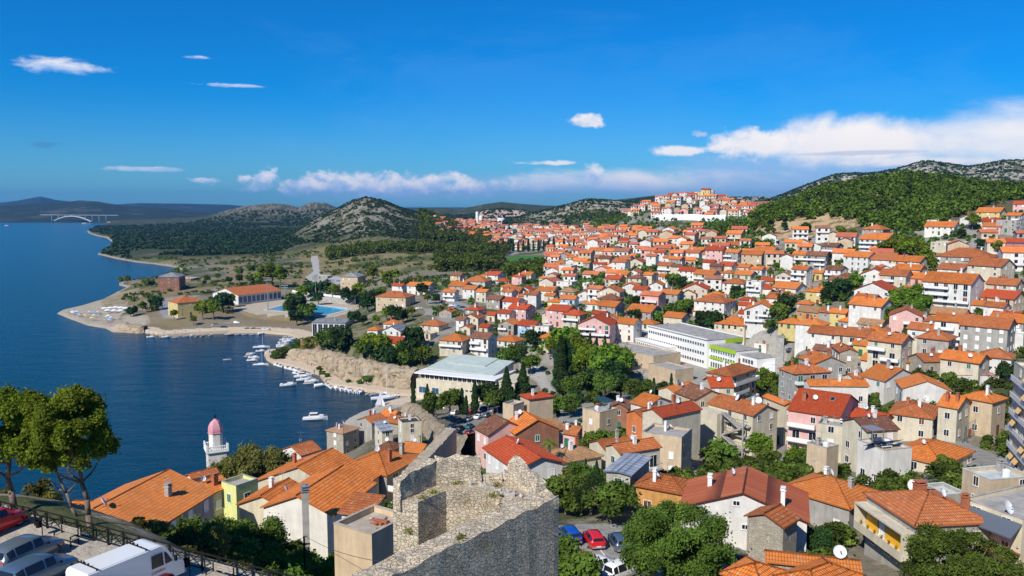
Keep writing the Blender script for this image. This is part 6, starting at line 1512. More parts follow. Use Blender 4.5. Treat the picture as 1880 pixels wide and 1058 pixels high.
def pool():
    z = 5.05; P = [atz(u, v, z) for u, v in ((488,569),(538,556.5),(645,567),(600,578.5))]
    d1 = P[2] - P[1]; c = (P[0] + P[2]) / 2
    t = empty('swimming_pool', (c.x, c.y, z)); mb = MB(); mb.face([(p - c) + Vector((0, 0, .06)) for p in P[::-1]] if False else [(p.x - c.x, p.y - c.y, .05) for p in (P[0], P[3], P[2], P[1])]); mb.build('water', M['pool'], t)
    mb = MB()
    for i in range(4):
        a, b = P[i] - c, P[(i + 1) % 4] - c; n = (b - a).normalized(); s = Vector((-n.y, n.x, 0)); s = s if s.dot((a + b) / 2) > 0 else -s
        mb.prism([(a.x, a.y), (b.x, b.y), (b.x + s.x * 2.5, b.y + s.y * 2.5), (a.x + s.x * 2.5, a.y + s.y * 2.5)], 0.0, .12 + i * .003)
    mb.build('pool_edge', plain('pool_paving', (.58, .50, .38), .85, 0, .15, .6), t); reg(t, 'pool', 'swimming pool', (c.x, c.y, z), None, 'large bright blue outdoor swimming pool beside the glazed hall')
    a, b = at(537, 552, 612), at(652, 558, 560); d = b - a; n = Vector((-d.y, d.x, 0)).normalized(); n = n if n.y < 0 else -n
    t = empty('grandstand', (a.x, a.y, 5)); mb = MB(); L = Vector((d.x, d.y, 0))
    for k in range(5): 
        q0 = n * k * .9; q1 = n * (k + 1) * .9; mb.prism([(q0.x, q0.y), (q0.x + L.x, q0.y + L.y), (q1.x + L.x, q1.y + L.y), (q1.x, q1.y)], -.5, 3.4 - k * .65)
    mb.build('seating_steps', M['concrete'], t); mb = MB(); m = -n * .4; mb.prism([(m.x, m.y), (m.x + L.x, m.y + L.y), (L.x, L.y), (0, 0)], -.5, 4.8); mb.build('white_wall', M['white'], t)
    reg(t, 'stand', 'grandstand', (a.x, a.y, 9), None, 'low grandstand with long white wall behind the outdoor pool')
    for u, v, h in ((492,571,62),(524,571,48),(580,552,45),(610,553,40)):
        p = solve_above(u, v, 0); hh = h * p.y / F; o = empty('floodlight_mast', (p.x, p.y, p.z)); mb = MB(); mb.tube((0, 0, -1), (0, 0, hh), .35, .2, 8); mb.build('pole', M['grey'], o); mb = MB(); mb.box(-2.2, 2.2, -.1, .1, hh - 2.2, hh - 2.0); mb.box(-2.2, 2.2, -.1, .1, hh - .7, hh - .5)
        [mb.box(x - .35, x + .35, -.4, -.1, zz, zz + .6) for x in (-1.8, -.9, 0, .9, 1.8) for zz in (hh - 2.0, hh - .5)]; mb.build('lamp_panel', M['grey'], o); reg(o, 'tall grey floodlight mast', 'floodlight', (p.x, p.y, p.z + hh), 'floodlight masts round the pool')
pool()
def bridge():
    a, b = at(78, 408, 3560), at(235, 408, 3380); t = empty('arch_bridge', (a.x, a.y, 0)); d = Vector((b.x - a.x, b.y - a.y, 0)); L = d.length; yaw = math.atan2(d.y, d.x); t.rotation_euler.z = yaw
    mt = plain('bridge_concrete', (0.42, 0.46, 0.50), .8); z = 33; mb = MB(); mb.box(-8, L * .9, -4, 4, z - 1.3, z); mb.build('deck', mt, t)
    x0 = L * 19 / 157; x1 = L * 94 / 157; mb = MB(); n = 28; arch = lambda k: 2 + (z - 6) * (1 - (2 * k - 1) ** 2)
    for i in range(n):
        k0, k1 = i / n, (i + 1) / n; xa, xb = x0 + (x1 - x0) * k0, x0 + (x1 - x0) * k1; h = 3.4
        Q = [(xa, -4, arch(k0) - h), (xb, -4, arch(k1) - h), (xb, 4, arch(k1) - h), (xa, 4, arch(k0) - h), (xa, -4, arch(k0)), (xb, -4, arch(k1)), (xb, 4, arch(k1)), (xa, 4, arch(k0))]
        s = len(mb.v); mb.v += Q
        for q in ((0, 3, 2, 1), (4, 5, 6, 7), (0, 1, 5, 4), (2, 3, 7, 6), (1, 2, 6, 5), (3, 0, 4, 7)): mb.f.append(tuple(s + j for j in q)); mb.m.append(0)
    mb.build('arch', mt, t)
    for i in range(9):
        x = x0 + i * (L - x0) / 11; k = (x - x0) / (x1 - x0); zb = arch(k) if 0 < k < 1 else -3
        if zb < z - 3: mb = MB(); mb.box(x - .6, x + .6, -3, 3, zb, z - 1.3); mb.build('pier', mt, t)
    reg(t, 'b', 'bridge', (a.x, a.y, z), None, 'distant white concrete arch bridge across the channel')
bridge()
def belltower():
    n = at(397, 826, 150); z0 = 14; t = empty('bell_tower', (n.x, n.y, z0), math.radians(28)); s = 1.7
    zt = lambda v: at(397, v, 150).z - z0
    zb = zt(826); zc = zt(793) ; H = zt(769) - .3
    mb = MB(); mb.box(-s, s, -s, s, -6, zb); mb.build('shaft', WALL['w'], t)
    mb = MB(); mb.box(-s - .35, s + .35, -s - .35, s + .35, zb, zb + .25); mb.box(-s - .18, s + .18, -s - .18, s + .18, zb - .2, zb); mb.build('cornice', M['white'], t)
    mb = MB(); e = s + .2
    for i in range(13):
        q = -e + 2 * e * i / 12
        for (x, y) in ((q, -e), (q, e), (-e, q), (e, q)): mb.lathe([(.05, 0), (.1, .3), (.05, .6), (.07, .85)], 6, 0, (x, y, zb + .25))
    for (x0, x1, y0, y1) in ((-e-.1, e+.1, -e-.1, -e+.1), (-e-.1, e+.1, e-.1, e+.1), (-e-.1, -e+.1, -e+.1, e-.1), (e-.1, e+.1, -e+.1, e-.1)): mb.box(x0, x1, y0, y1, zb + 1.1, zb + 1.25)
    for x in (-e, e):
        for y in (-e, e): mb.box(x-.14, x+.14, y-.14, y+.14, zb + .25, zb + 1.55)
    mb.build('balustrade', M['white'], t)
    k = 6; r = 1.28; mb = MB(); mb.lathe([(r, zb + .25), (r, zt(793) + 0.0)], k); mb.build('lantern', WALL['w'], t); zc = zt(793)
    prof = [(r + .03, 0), (r + .10, .35), (r + .06, .9), (r - .12, 1.5), (r - .4, 2.0), (r - .85, 2.35), (.18, 2.6), (0, 2.65)]
    mb = MB(); mb.lathe([(r + .2, zc - .12), (r + .2, zc)], k); mb.lathe([(a, zc + b) for a, b in prof], k); mb.lathe([(0, zc), (r + .2, zc)], k); mb.build('dome', M['domepink'], t)
    mb = MB(); zd = zc + 2.6; mb.lathe([(.16, zd), (.16, zd + .25), (.25, zd + .45), (.1, zd + .7), (.03, zd + .9), (.03, zd + 2.2)], 8); mb.box(-.3, .3, -.02, .02, zd + 1.7, zd + 1.78); mb.build('finial', M['iron'], t)
    for i in range(4): 
        w = i * math.pi / 2; add_window(t, (s * math.sin(w), -s * math.cos(w), zb - 6.0), w, .9, 1.9, 'dark', True)
    for i in range(6):
        w = (i + .5) * math.pi / 3; rr = r * math.cos(math.pi / 6); add_window(t, (rr * math.sin(w), -rr * math.cos(w), zb + (.3 if i % 2 else 3.0)), w, .6, 1.4 if i % 2 else .7, 'dark', True)
    reg(t, 'bt', 'bell tower', (n.x, n.y, z0 + H), None, 'slim white bell tower with pink ribbed dome and stone balustrade')
belltower()
def misc_big():
    # white retaining wall under the hilltop houses, silos, quarry tanks
    a, b = at(1215, 409, 905), at(1332, 409, 860); mb = MB(); mb.tube((0, 0, 0), (0, 0, 0.01), .01)
    P = [gpt(u, 407) for u in (1202, 1235, 1270, 1300, 1332)]; rp = [(p[0], p[1], hgt(*p) - 3, hgt(*p) + 6.5) for p in P]
    rock_wall('retaining_wall', rp, 2.5, 'long white retaining wall below the hilltop houses', 'wall', nz=2, step=8, amp=.15, mat=M['white'])
    for u, Y, h, r in ((876, 1750, 27, 3.2), (883, 1750, 18, 4), (920, 1800, 8, 9)):
        p = at(u, 410, Y); z = hgt(p.x, p.y); mb = MB(); mb.lathe([(r, -2), (r, h), (r * .5, h + 1.5), (0, h + 1.6)], 16); o = mb.build('silo', M['white'], None, (p.x, p.y, z)); reg(o, ('tall slim' if h > 25 else 'medium' if h > 10 else 'broad low') + ' white silo', 'silo', (p.x, p.y, z + h), 'silos at the edge of the far town')
    # hilltop flats
    R = random.Random(8)
    for i, (u, v, w, wc, nf) in enumerate(((1236,362,22,'k',3),(1252,360,26,'w',3),(1270,361,24,'p',3),(1284,359,20,'y',4),(1296,357,20,'y',5),(1305,358,14,'g',5),(1322,365,22,'c',3),(1218,368,22,'w',3))):
        Y = 1030; p = at(u, v, Y); z = hgt(p.x, p.y)
        house(p.x, p.y, math.radians(-20), w * Y / F * .8, 10, max(p.z + 3, z + nf * 2.6), 'f' if i % 2 else 'e', wc, 'R' if i % 2 == 0 else 'lightflat', nf=nf, group='blocks of flats on the hilltop')
misc_big()
# ---------------------------------------------------------------- vehicles
def carpaint(name, c, metal=0.3):
    m, N, b = newmat(name); b.inputs['Base Color'].default_value = (*c, 1); b.inputs['Metallic'].default_value = metal; b.inputs['Roughness'].default_value = .28; b.inputs['Coat Weight'].default_value = .6; return m
PAINT = {'silver': carpaint('silver_paint', (.18, .215, .24), .45), 'grey blue': carpaint('grey_blue_paint', (.12, .19, .27), .5), 'white': carpaint('white_car_paint', (.78, .78, .76), 0), 'red': carpaint('red_car_paint', (.60, .015, .02), 0),
 'blue': carpaint('blue_car_paint', (.01, .08, .42), .1), 'dark blue': carpaint('dark_blue_paint', (.02, .05, .12), .3), 'black': carpaint('black_paint', (.015, .016, .02), .2), 'teal': carpaint('teal_paint', (.01, .12, .14), .2), 'dark red': carpaint('dark_red_paint', (.25, .015, .03), .2), 'pale blue': carpaint('pale_blue_paint', (.30, .45, .58), .3)}
def car_body(kind):
    """lofted hatchback / estate / saloon shell: x across, y forward"""
    L, W, Hh = {'hatch': (4.0, 1.7, 1.46), 'saloon': (4.4, 1.74, 1.42), 'estate': (4.5, 1.75, 1.5), 'mpv': (4.2, 1.74, 1.75)}[kind]
    # stations along y: (y, half width at sill, z low, shoulder z, half width shoulder, roof z, half width roof)
    f = L / 2
    if kind == 'saloon': st = [(-f, .70, .38, .86, .74, .88, .70), (-f+.12, .80, .26, .94, .82, .97, .74), (-f+.85, .85, .22, .97, .86, 1.02, .76), (-f+1.45, .86, .22, .98, .86, Hh - .03, .60), (-.1, .87, .22, .96, .87, Hh, .62), (.55, .87, .22, .94, .87, Hh - .05, .60), (1.2, .86, .22, .90, .86, .95, .72), (f-.25, .82, .24, .74, .82, .78, .70), (f-.05, .72, .30, .60, .72, .62, .62), (f, .62, .36, .5, .62, .52, .56)]
    else: 
        rz = -f + (.30 if kind != 'mpv' else .14)
        st = [(-f, .72, .38, .80, .76, .82, .70), (-f+.08, .82, .26, .95, .84, 1.0, .72), (rz, .85, .22, .98, .86, Hh - .14, .60), (-f+.75, .86, .22, .98, .87, Hh - .02, .62), (-.1, .87, .22, .95, .87, Hh, .63), (.55, .87, .22, .93, .87, Hh - .07, .60), (1.15 if kind != 'mpv' else 1.35, .86, .22, .90, .86, .95, .72), (f-.25, .82, .24, .76, .82, .80, .70), (f-.05, .72, .30, .60, .72, .62, .62), (f, .62, .36, .5, .62, .52, .56)]
    body = MB(); rings = []
    for (y, ws, zl, zs, wsh, zr, wr) in st:
        rings.append([(-ws, y, zl), (-W/2 * (ws / .87), y, (zl + zs) / 2), (-wsh, y, zs), (-wr, y, zr), (-wr * .5, y, zr + .03), (wr * .5, y, zr + .03), (wr, y, zr), (wsh, y, zs), (W/2 * (ws / .87), y, (zl + zs) / 2), (ws, y, zl)])
    n = 10
    for r in rings: body.v += r
    for i in range(len(rings) - 1):
        for k in range(n):
            j = (k + 1) % n; body.f.append((i * n + j, i * n + k, (i + 1) * n + k, (i + 1) * n + j)); body.m.append(0)
    body.f.append(tuple(range(n))); body.m.append(0); body.f.append(tuple((len(rings) - 1) * n + n - 1 - i for i in range(n))); body.m.append(0)
    glass = MB(); ins = lambda a, b, t: tuple(a[k] * (1 - t) + b[k] * t for k in range(3))
    def pane(a, b, c, d, off):
        ce = tuple(sum(q[k] for q in (a, b, c, d)) / 4 for k in range(3)); Q = [Vector(ins(q, ce, .12)) + Vector(off) for q in (a, b, c, d)]; glass.face(Q)
    for i in range(len(st) - 1):
        s0, s1 = st[i], st[i + 1]
        if s0[5] > 1.1 and s1[5] > 1.1:
            for sg in (-1, 1):
                a = (sg * s0[4], s0[0], s0[3]); b = (sg * s1[4], s1[0], s1[3]); c = (sg * s1[6], s1[0], s1[5]); d = (sg * s0[6], s0[0], s0[5]); q = (a, b, c, d) if sg > 0 else (d, c, b, a); pane(*q, (sg * .012, 0, .006))
        elif (s0[5] > 1.1) != (s1[5] > 1.1):
            a, b = (s0, s1); fr = s0[5] > s1[5]
            P = [(-a[6], a[0], a[5] + .01), (a[6], a[0], a[5] + .01), (b[6], b[0], b[5] + .01), (-b[6], b[0], b[5] + .01)]
            pane(*(P if not fr else [P[3], P[2], P[1], P[0]])[::-1] if False else (P[0], P[1], P[2], P[3]), (0, .02 if fr else -.02, .03))
    return body, glass, L, W
def car_proto(kind):
    body, glass, L, W = car_body(kind)
    d = {'body': body.mesh('body', PAINT['silver'], True), 'glass': glass.mesh('windows', M['dark'])}
    w = MB(); w.lathe([(.20, -.1), (.31, -.1), (.32, -.06), (.32, .06), (.31, .1), (.20, .1)], 20); d['tyre'] = None
    def rot(mb): mb.v = [(z, x, y) for x, y, z in mb.v]; return mb
    d['tyre'] = rot(w).mesh('wheel', M['tyre'], True); r = MB(); r.lathe([(0, .085), (.05, .095), (.20, .075), (.205, .1)], 10); r.lathe([(0, -.085), (.05, -.095), (.20, -.075), (.205, -.1)], 10); d['rim'] = rot(r).mesh('rim', M['rim'])
    h = MB(); h.box(-.16, .16, -.06, .05, -.07, .07); d['head'] = h.mesh('headlight', M['whitemetal']); h = MB(); h.box(-.13, .13, -.05, .06, -.12, .12); d['tail'] = h.mesh('tail_light', M['taill'])
    b = MB(); b.box(-.72, .72, -.07, .07, -.1, .1); d['bump'] = b.mesh('bumper', M['grey']); m_ = MB(); m_.box(-.11, .02, -.05, .05, -.06, .07); d['mir'] = m_.mesh('mirror', M['iron']); p = MB(); p.box(-.26, .26, -.01, .01, -.06, .06); d['pl'] = p.mesh('number_plate', M['whitemetal']); return d, L, W
def car(kind, col, x, y, z, hd, lab=None, grp=None, lod=0):
    """hd: heading in radians, 0 = away from the camera (+y), positive turns left"""
    d, L, W = cached(('car', kind), lambda: car_proto(kind)); o = empty('parked_car', (x, y, z), hd); f = L / 2
    b = link('body', d['body'], o); b.material_slots[0].link = 'OBJECT'; b.material_slots[0].material = PAINT[col]
    link('windows', d['glass'], o)
    for sx in (-1, 1):
        for wy in (-L * .30, L * .32): w = link('wheel', d['tyre'], o, (sx * (W/2 - .12), wy, .32)); link('rim', d['rim'], w)
        if lod == 0:
            q = link('headlight', d['head'], o, (sx * .56, f - .16, .62)); q = link('tail_light', d['tail'], o, (sx * .66, -f + .06, .80)); link('mirror', d['mir'], o, (sx * .93, .75, .98))
    if lod == 0: link('bumper', d['bump'], o, (0, -f + .03, .40)); link('bumper', d['bump'], o, (0, f - .10, .38)); link('number_plate', d['pl'], o, (0, -f - .05, .5))
    reg(o, col + ' parked car', 'car', (x, y, z + 1.4), grp, lab); return o
G0 = 54.72
def van(x, y, z, hd):
    o = empty('delivery_van', (x, y, z), hd); L = 5.4; w = .95; mb = MB(); wh = PAINT['white']
    pr = [(-2.7, .42), (-2.7, 2.25), (-2.6, 2.42), (1.3, 2.42), (1.62, 2.3), (2.15, 1.45), (2.62, 1.22), (2.7, .98), (2.7, .42)]
    n = len(pr); rw = [w * (.90 if b > 2.3 else .97 if b > 2.0 else 1.0) for a, b in pr]
    mb.v += [(-rw[i], a, b) for i, (a, b) in enumerate(pr)] + [(rw[i], a, b) for i, (a, b) in enumerate(pr)]
    mb.f.append(tuple(range(n))[::-1]); mb.f.append(tuple(range(n, 2 * n))); mb.m += [0, 0]
    for i in range(n): j = (i + 1) % n; mb.f.append((i, j, n + j, n + i)[::-1]); mb.m.append(0)
    b = mb.mesh('body', wh); import bmesh; bm = bmesh.new(); bm.from_mesh(b); bmesh.ops.recalc_face_normals(bm, faces=bm.faces[:]); bmesh.ops.bevel(bm, geom=bm.edges[:], offset=.05, segments=2, affect='EDGES'); bm.to_mesh(b); bm.free(); link('body', b, o)
    for sx in (-1, 1):
        g = MB(); x0 = sx * (w + .003); g.face([(x0, .75, 1.35), (x0, 1.45, 1.35), (x0 * .985, 1.40, 2.05), (x0 * .985, .75, 2.05)][::sx]); g.build('side_window', M['dark'], o)
        g = MB(); g.face([(x0, 1.53, 1.35), (x0, 1.98, 1.38), (x0 * .99, 1.62, 1.98), (x0 * .99, 1.5, 2.02)][::sx]); g.build('quarter_window', M['dark'], o)
        g = MB(); g.box(min(x0, x0 + sx * .006), max(x0, x0 + sx * .006), -2.6, 1.2, .62, .86); g.face([(x0 + sx * .002, 1.2, .62), (x0 + sx * .002, 2.0, .62), (x0 + sx * .002, 1.5, .86), (x0 + sx * .002, 1.2, .86)][::sx]); g.build('red_stripe', M['red'], o)
        for wy in (-1.6, 1.75):
            d = cached(('car', 'hatch'), lambda: car_proto('hatch'))[0]; q = link('wheel', d['tyre'], o, (sx * .86, wy, .34)); q.scale = (1.1, 1.08, 1.08); link('rim', d['rim'], q)
        g = MB(); g.box(x0 - .1 * sx - .07, x0 - .1 * sx + .07, 2.05, 2.15, 1.3, 1.6); g.build('mirror', M['iron'], o, (sx * .18, 0, .05))
        g = MB(); g.box(sx * .62 - .15, sx * .62 + .15, 2.66, 2.73, .72, .92); g.build('headlight', M['whitemetal'], o)
        # joined script lettering on the door in red
        fc = bpy.data.curves.new('lettering', 'FONT'); fc.body = 'London'; fc.size = .26; fc.extrude = .002; fc.shear = .3; fc.align_x = 'CENTER'; tmp = bpy.data.objects.new('tmp', fc); COL.objects.link(tmp); bpy.context.view_layer.update(); me = bpy.data.meshes.new_from_object(tmp.evaluated_get(bpy.context.evaluated_depsgraph_get())); bpy.data.objects.remove(tmp); me.materials.clear(); me.materials.append(M['red']); t = link('lettering', me, o, (sx * (w + .006), 1.1, 1.05)); t.rotation_euler = (math.pi/2, 0, math.pi/2 * sx)
    g = MB(); g.face([(-.82, 2.16, 1.5), (.82, 2.16, 1.5), (.78, 1.70, 2.24), (-.78, 1.70, 2.24)]); g.build('windscreen', M['dark'], o)
    g = MB(); g.box(-.9, .9, 2.68, 2.80, .40, .62); g.build('bumper', M['grey'], o)
    for y0 in (-2.1, .55):
        g = MB(); g.box(-.92, .92, y0 - .03, y0 + .03, 2.50, 2.54); [g.box(xx - .02, xx + .02, y0 - .02, y0 + .02, 2.42, 2.5) for xx in (-.8, .8)]
        for xx in (-.5, -.3, -.2, .1): g.lathe([(.035, 2.54), (.04, 2.6), (.0, 2.68)], 6, 0, (xx, y0, 0))
        g.build('roof_bar', M['iron'], o)
    reg(o, 'van', 'van', (x, y, z + 2.4), None, 'white delivery van with roof bars, red stripe and red lettering by the fence')
def vehicles():
    hd = lambda dx, dy: math.atan2(-dx, dy)
    rw, fw = atz(27, 1055, G0), atz(104, 1018, G0); d = (fw - rw).normalized(); lf = Vector((-d.y, d.x, 0)); H1 = hd(d.x, d.y)
    c = (rw + fw) / 2 + lf * .75; car('hatch', 'silver', c.x, c.y, G0, H1, 'silver hatchback parked at the left, beside the fence and bench')
    c2 = c - lf * 2.75 - d * 1.6; car('hatch', 'grey blue', c2.x, c2.y, G0, H1 - .05, 'grey blue hatchback parked just left of the white van')
    vc = at(318, 1018, 43.0); dv = Vector((.52, .85, 0)).normalized(); v0 = atz(322, 1056, G0); v0 = Vector((v0.x, v0.y, 0)) - dv * 2.75; van(v0.x, v0.y, G0, hd(dv.x, dv.y))
    p = atz(-8, 984, G0); car('hatch', 'red', p.x - .6, p.y + .6, G0, H1, 'red car cut off by the left edge of the picture')
    Z = 37.42; gp = 'cars in the lower car park'
    for kind, col, u, v, hdg, lab in (('hatch','blue',1046,990,.25,'blue hatchback in the lower car park right of the ruined tower'),('hatch','red',1090,998,.18,'red hatchback in the lower car park beside the blue one'),('hatch','grey blue',1136,1003,.15,'grey blue hatchback right of the red hatchback in the lower car park'),
        ('estate','silver',1054,1034,-1.35,'silver estate car parked sideways in the lower car park'),('hatch','white',1100,1046,-1.0,'white car at the bottom edge of the lower car park'),('mpv','white',1142,1058,-.9,'white van like car half hidden under the leafy tree'),('mpv','black',1350,1038,.1,'black car between the leafy tree and the white house'),('hatch','pale blue',1035,1060,-1.2,'pale blue car at the bottom edge beside the tower')):
        p = atz(u, v, Z); car(kind, col, p.x, p.y, Z, hdg, lab, gp)
    Z = 5.52; R = random.Random(6); gp = 'cars in the waterfront car park'
    for u, v, col in ((808,776,'white'),(826,770,'white'),(842,775,'grey blue'),(861,772,'silver'),(878,768,'white'),(893,765,'silver'),(835,760,'white'),(852,757,'teal'),(868,756,'red'),(888,753,'blue'),(829,786,'dark blue'),(845,790,'black'),(862,786,'teal'),(840,800,'dark blue'),(862,797,'dark red'),(820,796,'white'),(905,757,'silver'),(900,751,'blue'),(838,812,'white'),(812,790,'grey blue')):
        p = atz(u, v, Z); car(R.choice(['hatch', 'estate', 'saloon']), col, p.x, p.y, Z, -.35 + R.uniform(-.08, .08), None, gp, 1)
    gp = 'cars parked along the streets'
    for u, v, col in ((843,651,'white'),(917,668,'red'),(938,672,'silver'),(965,674,'silver'),(985,677,'white'),(1748,833,'grey blue'),(760,527,'white'),(412,603,'dark blue'),(435,594,'white'),(455,606,'black'),(467,606,'black'),(477,607,'silver'),(488,606,'white'),(815,556,'dark red'),(822,561,'white'),(832,563,'white'),(842,565,'pale blue'),(850,567,'black'),(805,571,'dark blue'),(1452,645,'grey blue'),(585,553,'white'),(595,553,'silver'),(604,554,'red'),(540,540,'dark blue'),(552,541,'white'),(622,518,'blue'),(560,521,'silver'),(700,545,'white'),(770,568,'white'),(1860,500,'blue'),(1060,785,'white'),(395,598,'silver'),(1455,440,'white')):
        p = solve_above(u, v, .02)
        if p: car(R.choice(['hatch', 'estate', 'saloon']), col, p.x, p.y, p.z, R.uniform(-1.7, -.9), None, gp, 1)
vehicles()
def lines():
    mb = MB(); z = 37.435
    for u, v in ((1016, 1012), (1066, 1016), (1112, 1022), (1160, 1027), (1205, 1030)):
        a = atz(u, v, z); b = a + Vector((-1.0, 4.4, 0)); n = Vector((.06, 0, 0)); mb.face([a - n, a + n, b + n, b - n])
    for u, v in ((1040, 1075), (1090, 1072)):
        a = atz(u, v, z); b = a + Vector((4.0, 1.4, 0)); n = Vector((0, .06, 0)); mb.face([a - n, b - n, b + n, a + n])
    for i in range(9):
        a = atz(812 + i * 13, 781 - i * 3.2, 5.53); b = a + Vector((1.6, 4.6, 0)); n = Vector((.08, 0, 0)); mb.face([a - n, a + n, b + n, b - n])
    tag(mb.build('parking_lines', M['white']), kind='structure')
lines()
# ---------------------------------------------------------------- terrace by the fence
def terrace():
    rail = [(-70,906),(0,921.7),(85,941),(170,963),(255,985.5),(340,1008),(433,1032),(526,1056),(600,1075)]
    Pz = [atz(u, v, G0 + 1.02) for u, v in rail]; o = empty('wooden_fence', (Pz[0].x, Pz[0].y, G0)); b = o.location
    seg = []
    for i in range(len(Pz) - 1):
        L = (Pz[i + 1] - Pz[i]).length; n = max(1, round(L / 1.25))
        for k in range(n): seg.append(Pz[i].lerp(Pz[i + 1], k / n))
    seg.append(Pz[-1]); Rr = MB(); Br = MB()
    for i, p in enumerate(seg):
        q = p - b; mb = MB(); mb.box(-.05, .05, -.05, .05, -.6, 1.08); mb.build('post', M['iron'], o, (q.x, q.y, 0))
        if i < len(seg) - 1:
            r = seg[i + 1] - b; Rr.tube((q.x, q.y, 1.04), (r.x, r.y, 1.04), .045, k=6); Rr.tube((q.x, q.y, .14), (r.x, r.y, .14), .035, k=6)
            Br.tube((q.x, q.y, .14), (r.x, r.y, 1.0), .032, k=5); Br.tube((q.x, q.y, 1.0), (r.x, r.y, .14), .032, k=5)
    Rr.build('rail', M['iron'], o); Br.build('cross_brace', M['iron'], o)
    reg(o, 'f', 'fence', (seg[5].x, seg[5].y, G0 + 1), None, 'dark timber fence with crossed braces along the car terrace')
    def bench(u, v, ang, lab):
        p = atz(u, v, G0); t = empty('park_bench', (p.x, p.y, G0), ang); mb = MB(); [mb.box(-.9, .9, -.26 + i * .13, -.16 + i * .13, .42, .46) for i in range(4)]; mb.build('seat', M['wood'], t)
        mb = MB(); [mb.box(-.9, .9, .28, .32, .56 + i * .14, .66 + i * .14) for i in range(3)]; mb.build('backrest', M['wood'], t)
        for x in (-.75, .75): mb = MB(); mb.box(x - .03, x + .03, -.26, -.2, 0, .62); mb.box(x - .03, x + .03, .24, .3, 0, .95); mb.box(x - .03, x + .03, -.26, .3, .36, .41); mb.box(x - .03, x + .03, -.26, .26, .60, .64); mb.build('iron_leg', M['iron'], t)
        reg(t, 'bench', 'bench', (p.x, p.y, G0 + .5), 'benches along the terrace fence', lab)
    d = Pz[5] - Pz[2]; a = math.atan2(d.y, d.x)
    bench(122, 998, a, 'slatted wooden bench with iron legs behind the silver hatchback'); bench(404, 1072, a, 'wooden bench by the fence at the bottom edge right of the van')
    for u, v, lab in ((78, 984, 'black litter bin on a post left of the bench'), (349, 1058, 'black litter bin on a post right of the van')):
        p = atz(u, v, G0); t = empty('litter_bin', (p.x, p.y, G0)); mb = MB(); mb.tube((0, 0, 0), (0, 0, 1.1), .03, k=6); mb.build('pole', M['iron'], t); mb = MB(); mb.lathe([(0, .55), (.15, .55), (.19, 1.0), (.17, 1.0), (.14, .62)], 14, 0, (-.2, 0, 0)); mb.build('bin', M['iron'], t); reg(t, 'bin', 'litter bin', (p.x, p.y, G0 + 1), 'litter bins by the fence', lab)
    # stones lining the terrace edge
    # overhead cable and its pole
    p = at(558, 985, 64); zb = hgt(p.x, p.y); t = empty('utility_pole', (p.x, p.y, zb)); mb = MB(); mb.tube((0, 0, -1), (0, 0, p.z - zb), .11, .08, 8); mb.build('pole', M['iron'], t); mb = MB(); mb.box(-.5, .5, -.05, .05, p.z - zb - .7, p.z - zb - .6); mb.build('crossarm', M['iron'], t); reg(t, 'p', 'pole', (p.x, p.y, p.z), None, 'dark utility pole in front of the white blank gable')
    def cable(a, b, sag, lab, r=.018):
        mb = MB(); n = 14; P = [a.lerp(b, i / n) - Vector((0, 0, sag * 4 * (i / n) * (1 - i / n))) for i in range(n + 1)]; [mb.tube(P[i], P[i + 1], r, k=4, cap=False) for i in range(n)]; o = mb.build('cable', M['cable']); reg(o, 'c', 'cable', tuple(a.lerp(b, .5)), None, lab)
    cable(at(560, 984, 64), at(722, 1034, 40), .4, 'thin overhead cable from the utility pole to the ruined tower'); cable(at(-30, 858, 52), at(140, 828, 58), .5, 'pale overhead cable crossing the pine crowns at left', .014)
    cable(at(565, 984, 64), at(470, 1000, 70), .3, 'thin cable hanging left of the utility pole')
terrace()
def lamps():
    for u, v, h, Y in ((815,752,24,None),(826,743,20,None),(866,744,22,None),(868,746,20,None),(917,738,20,None),(920,742,22,None),(808,745,20,None)):
        p = at(u, v, 268); z = hgt(p.x, p.y); hh = p.z - z
        t = empty('street_lamp', (p.x, p.y, z)); mb = MB(); mb.tube((0, 0, -.5), (0, 0, hh), .07, .05, 8); mb.build('pole', M['grey'], t); mb = MB(); mb.lathe([(0.05, hh), (.35, hh + .15), (.45, hh + .5), (.32, hh + .85), (0, hh + .95)], 12); mb.build('globe', M['lamp'], t, smooth=True); reg(t, 'white globe street lamp', 'street lamp', (p.x, p.y, p.z), 'globe lamps round the waterfront car park')
lamps()
# ---------------------------------------------------------------- boats
def hull_mesh(L, B, H, deck='white', sh=1.0):
    def f():
        mb = MB(); n = 9; k = 7
        for i in range(n):
            t = i / (n - 1); y = -L/2 + L * t; w = B/2 * (0.82 + .18 * min(1, t * 3)) * (1 - max(0, (t - .5) / .5) ** 2.2); w = max(w, .03); z = H * (0.85 + .3 * t * t)
            mb.v += [(-w, y, z), (-w * .93, y, z * .45), (-w * .55, y, -.15), (0, y, -.3 * (1 - t * .5)), (w * .55, y, -.15), (w * .93, y, z * .45), (w, y, z)]
        for i in range(n - 1):
            for j in range(k - 1): mb.f.append((i * k + j, (i + 1) * k + j, (i + 1) * k + j + 1, i * k + j + 1)); mb.m.append(0)
            mb.f.append((i * k + k - 1, (i + 1) * k + k - 1, (i + 1) * k, i * k)); mb.m.append(1)
        mb.f.append(tuple(range(k))); mb.m.append(0); return mb.mesh('hull', [M['whitemetal'], M['white'] if deck == 'white' else M['wood']], False)
    return cached(('hull', L, B, H, deck), f)
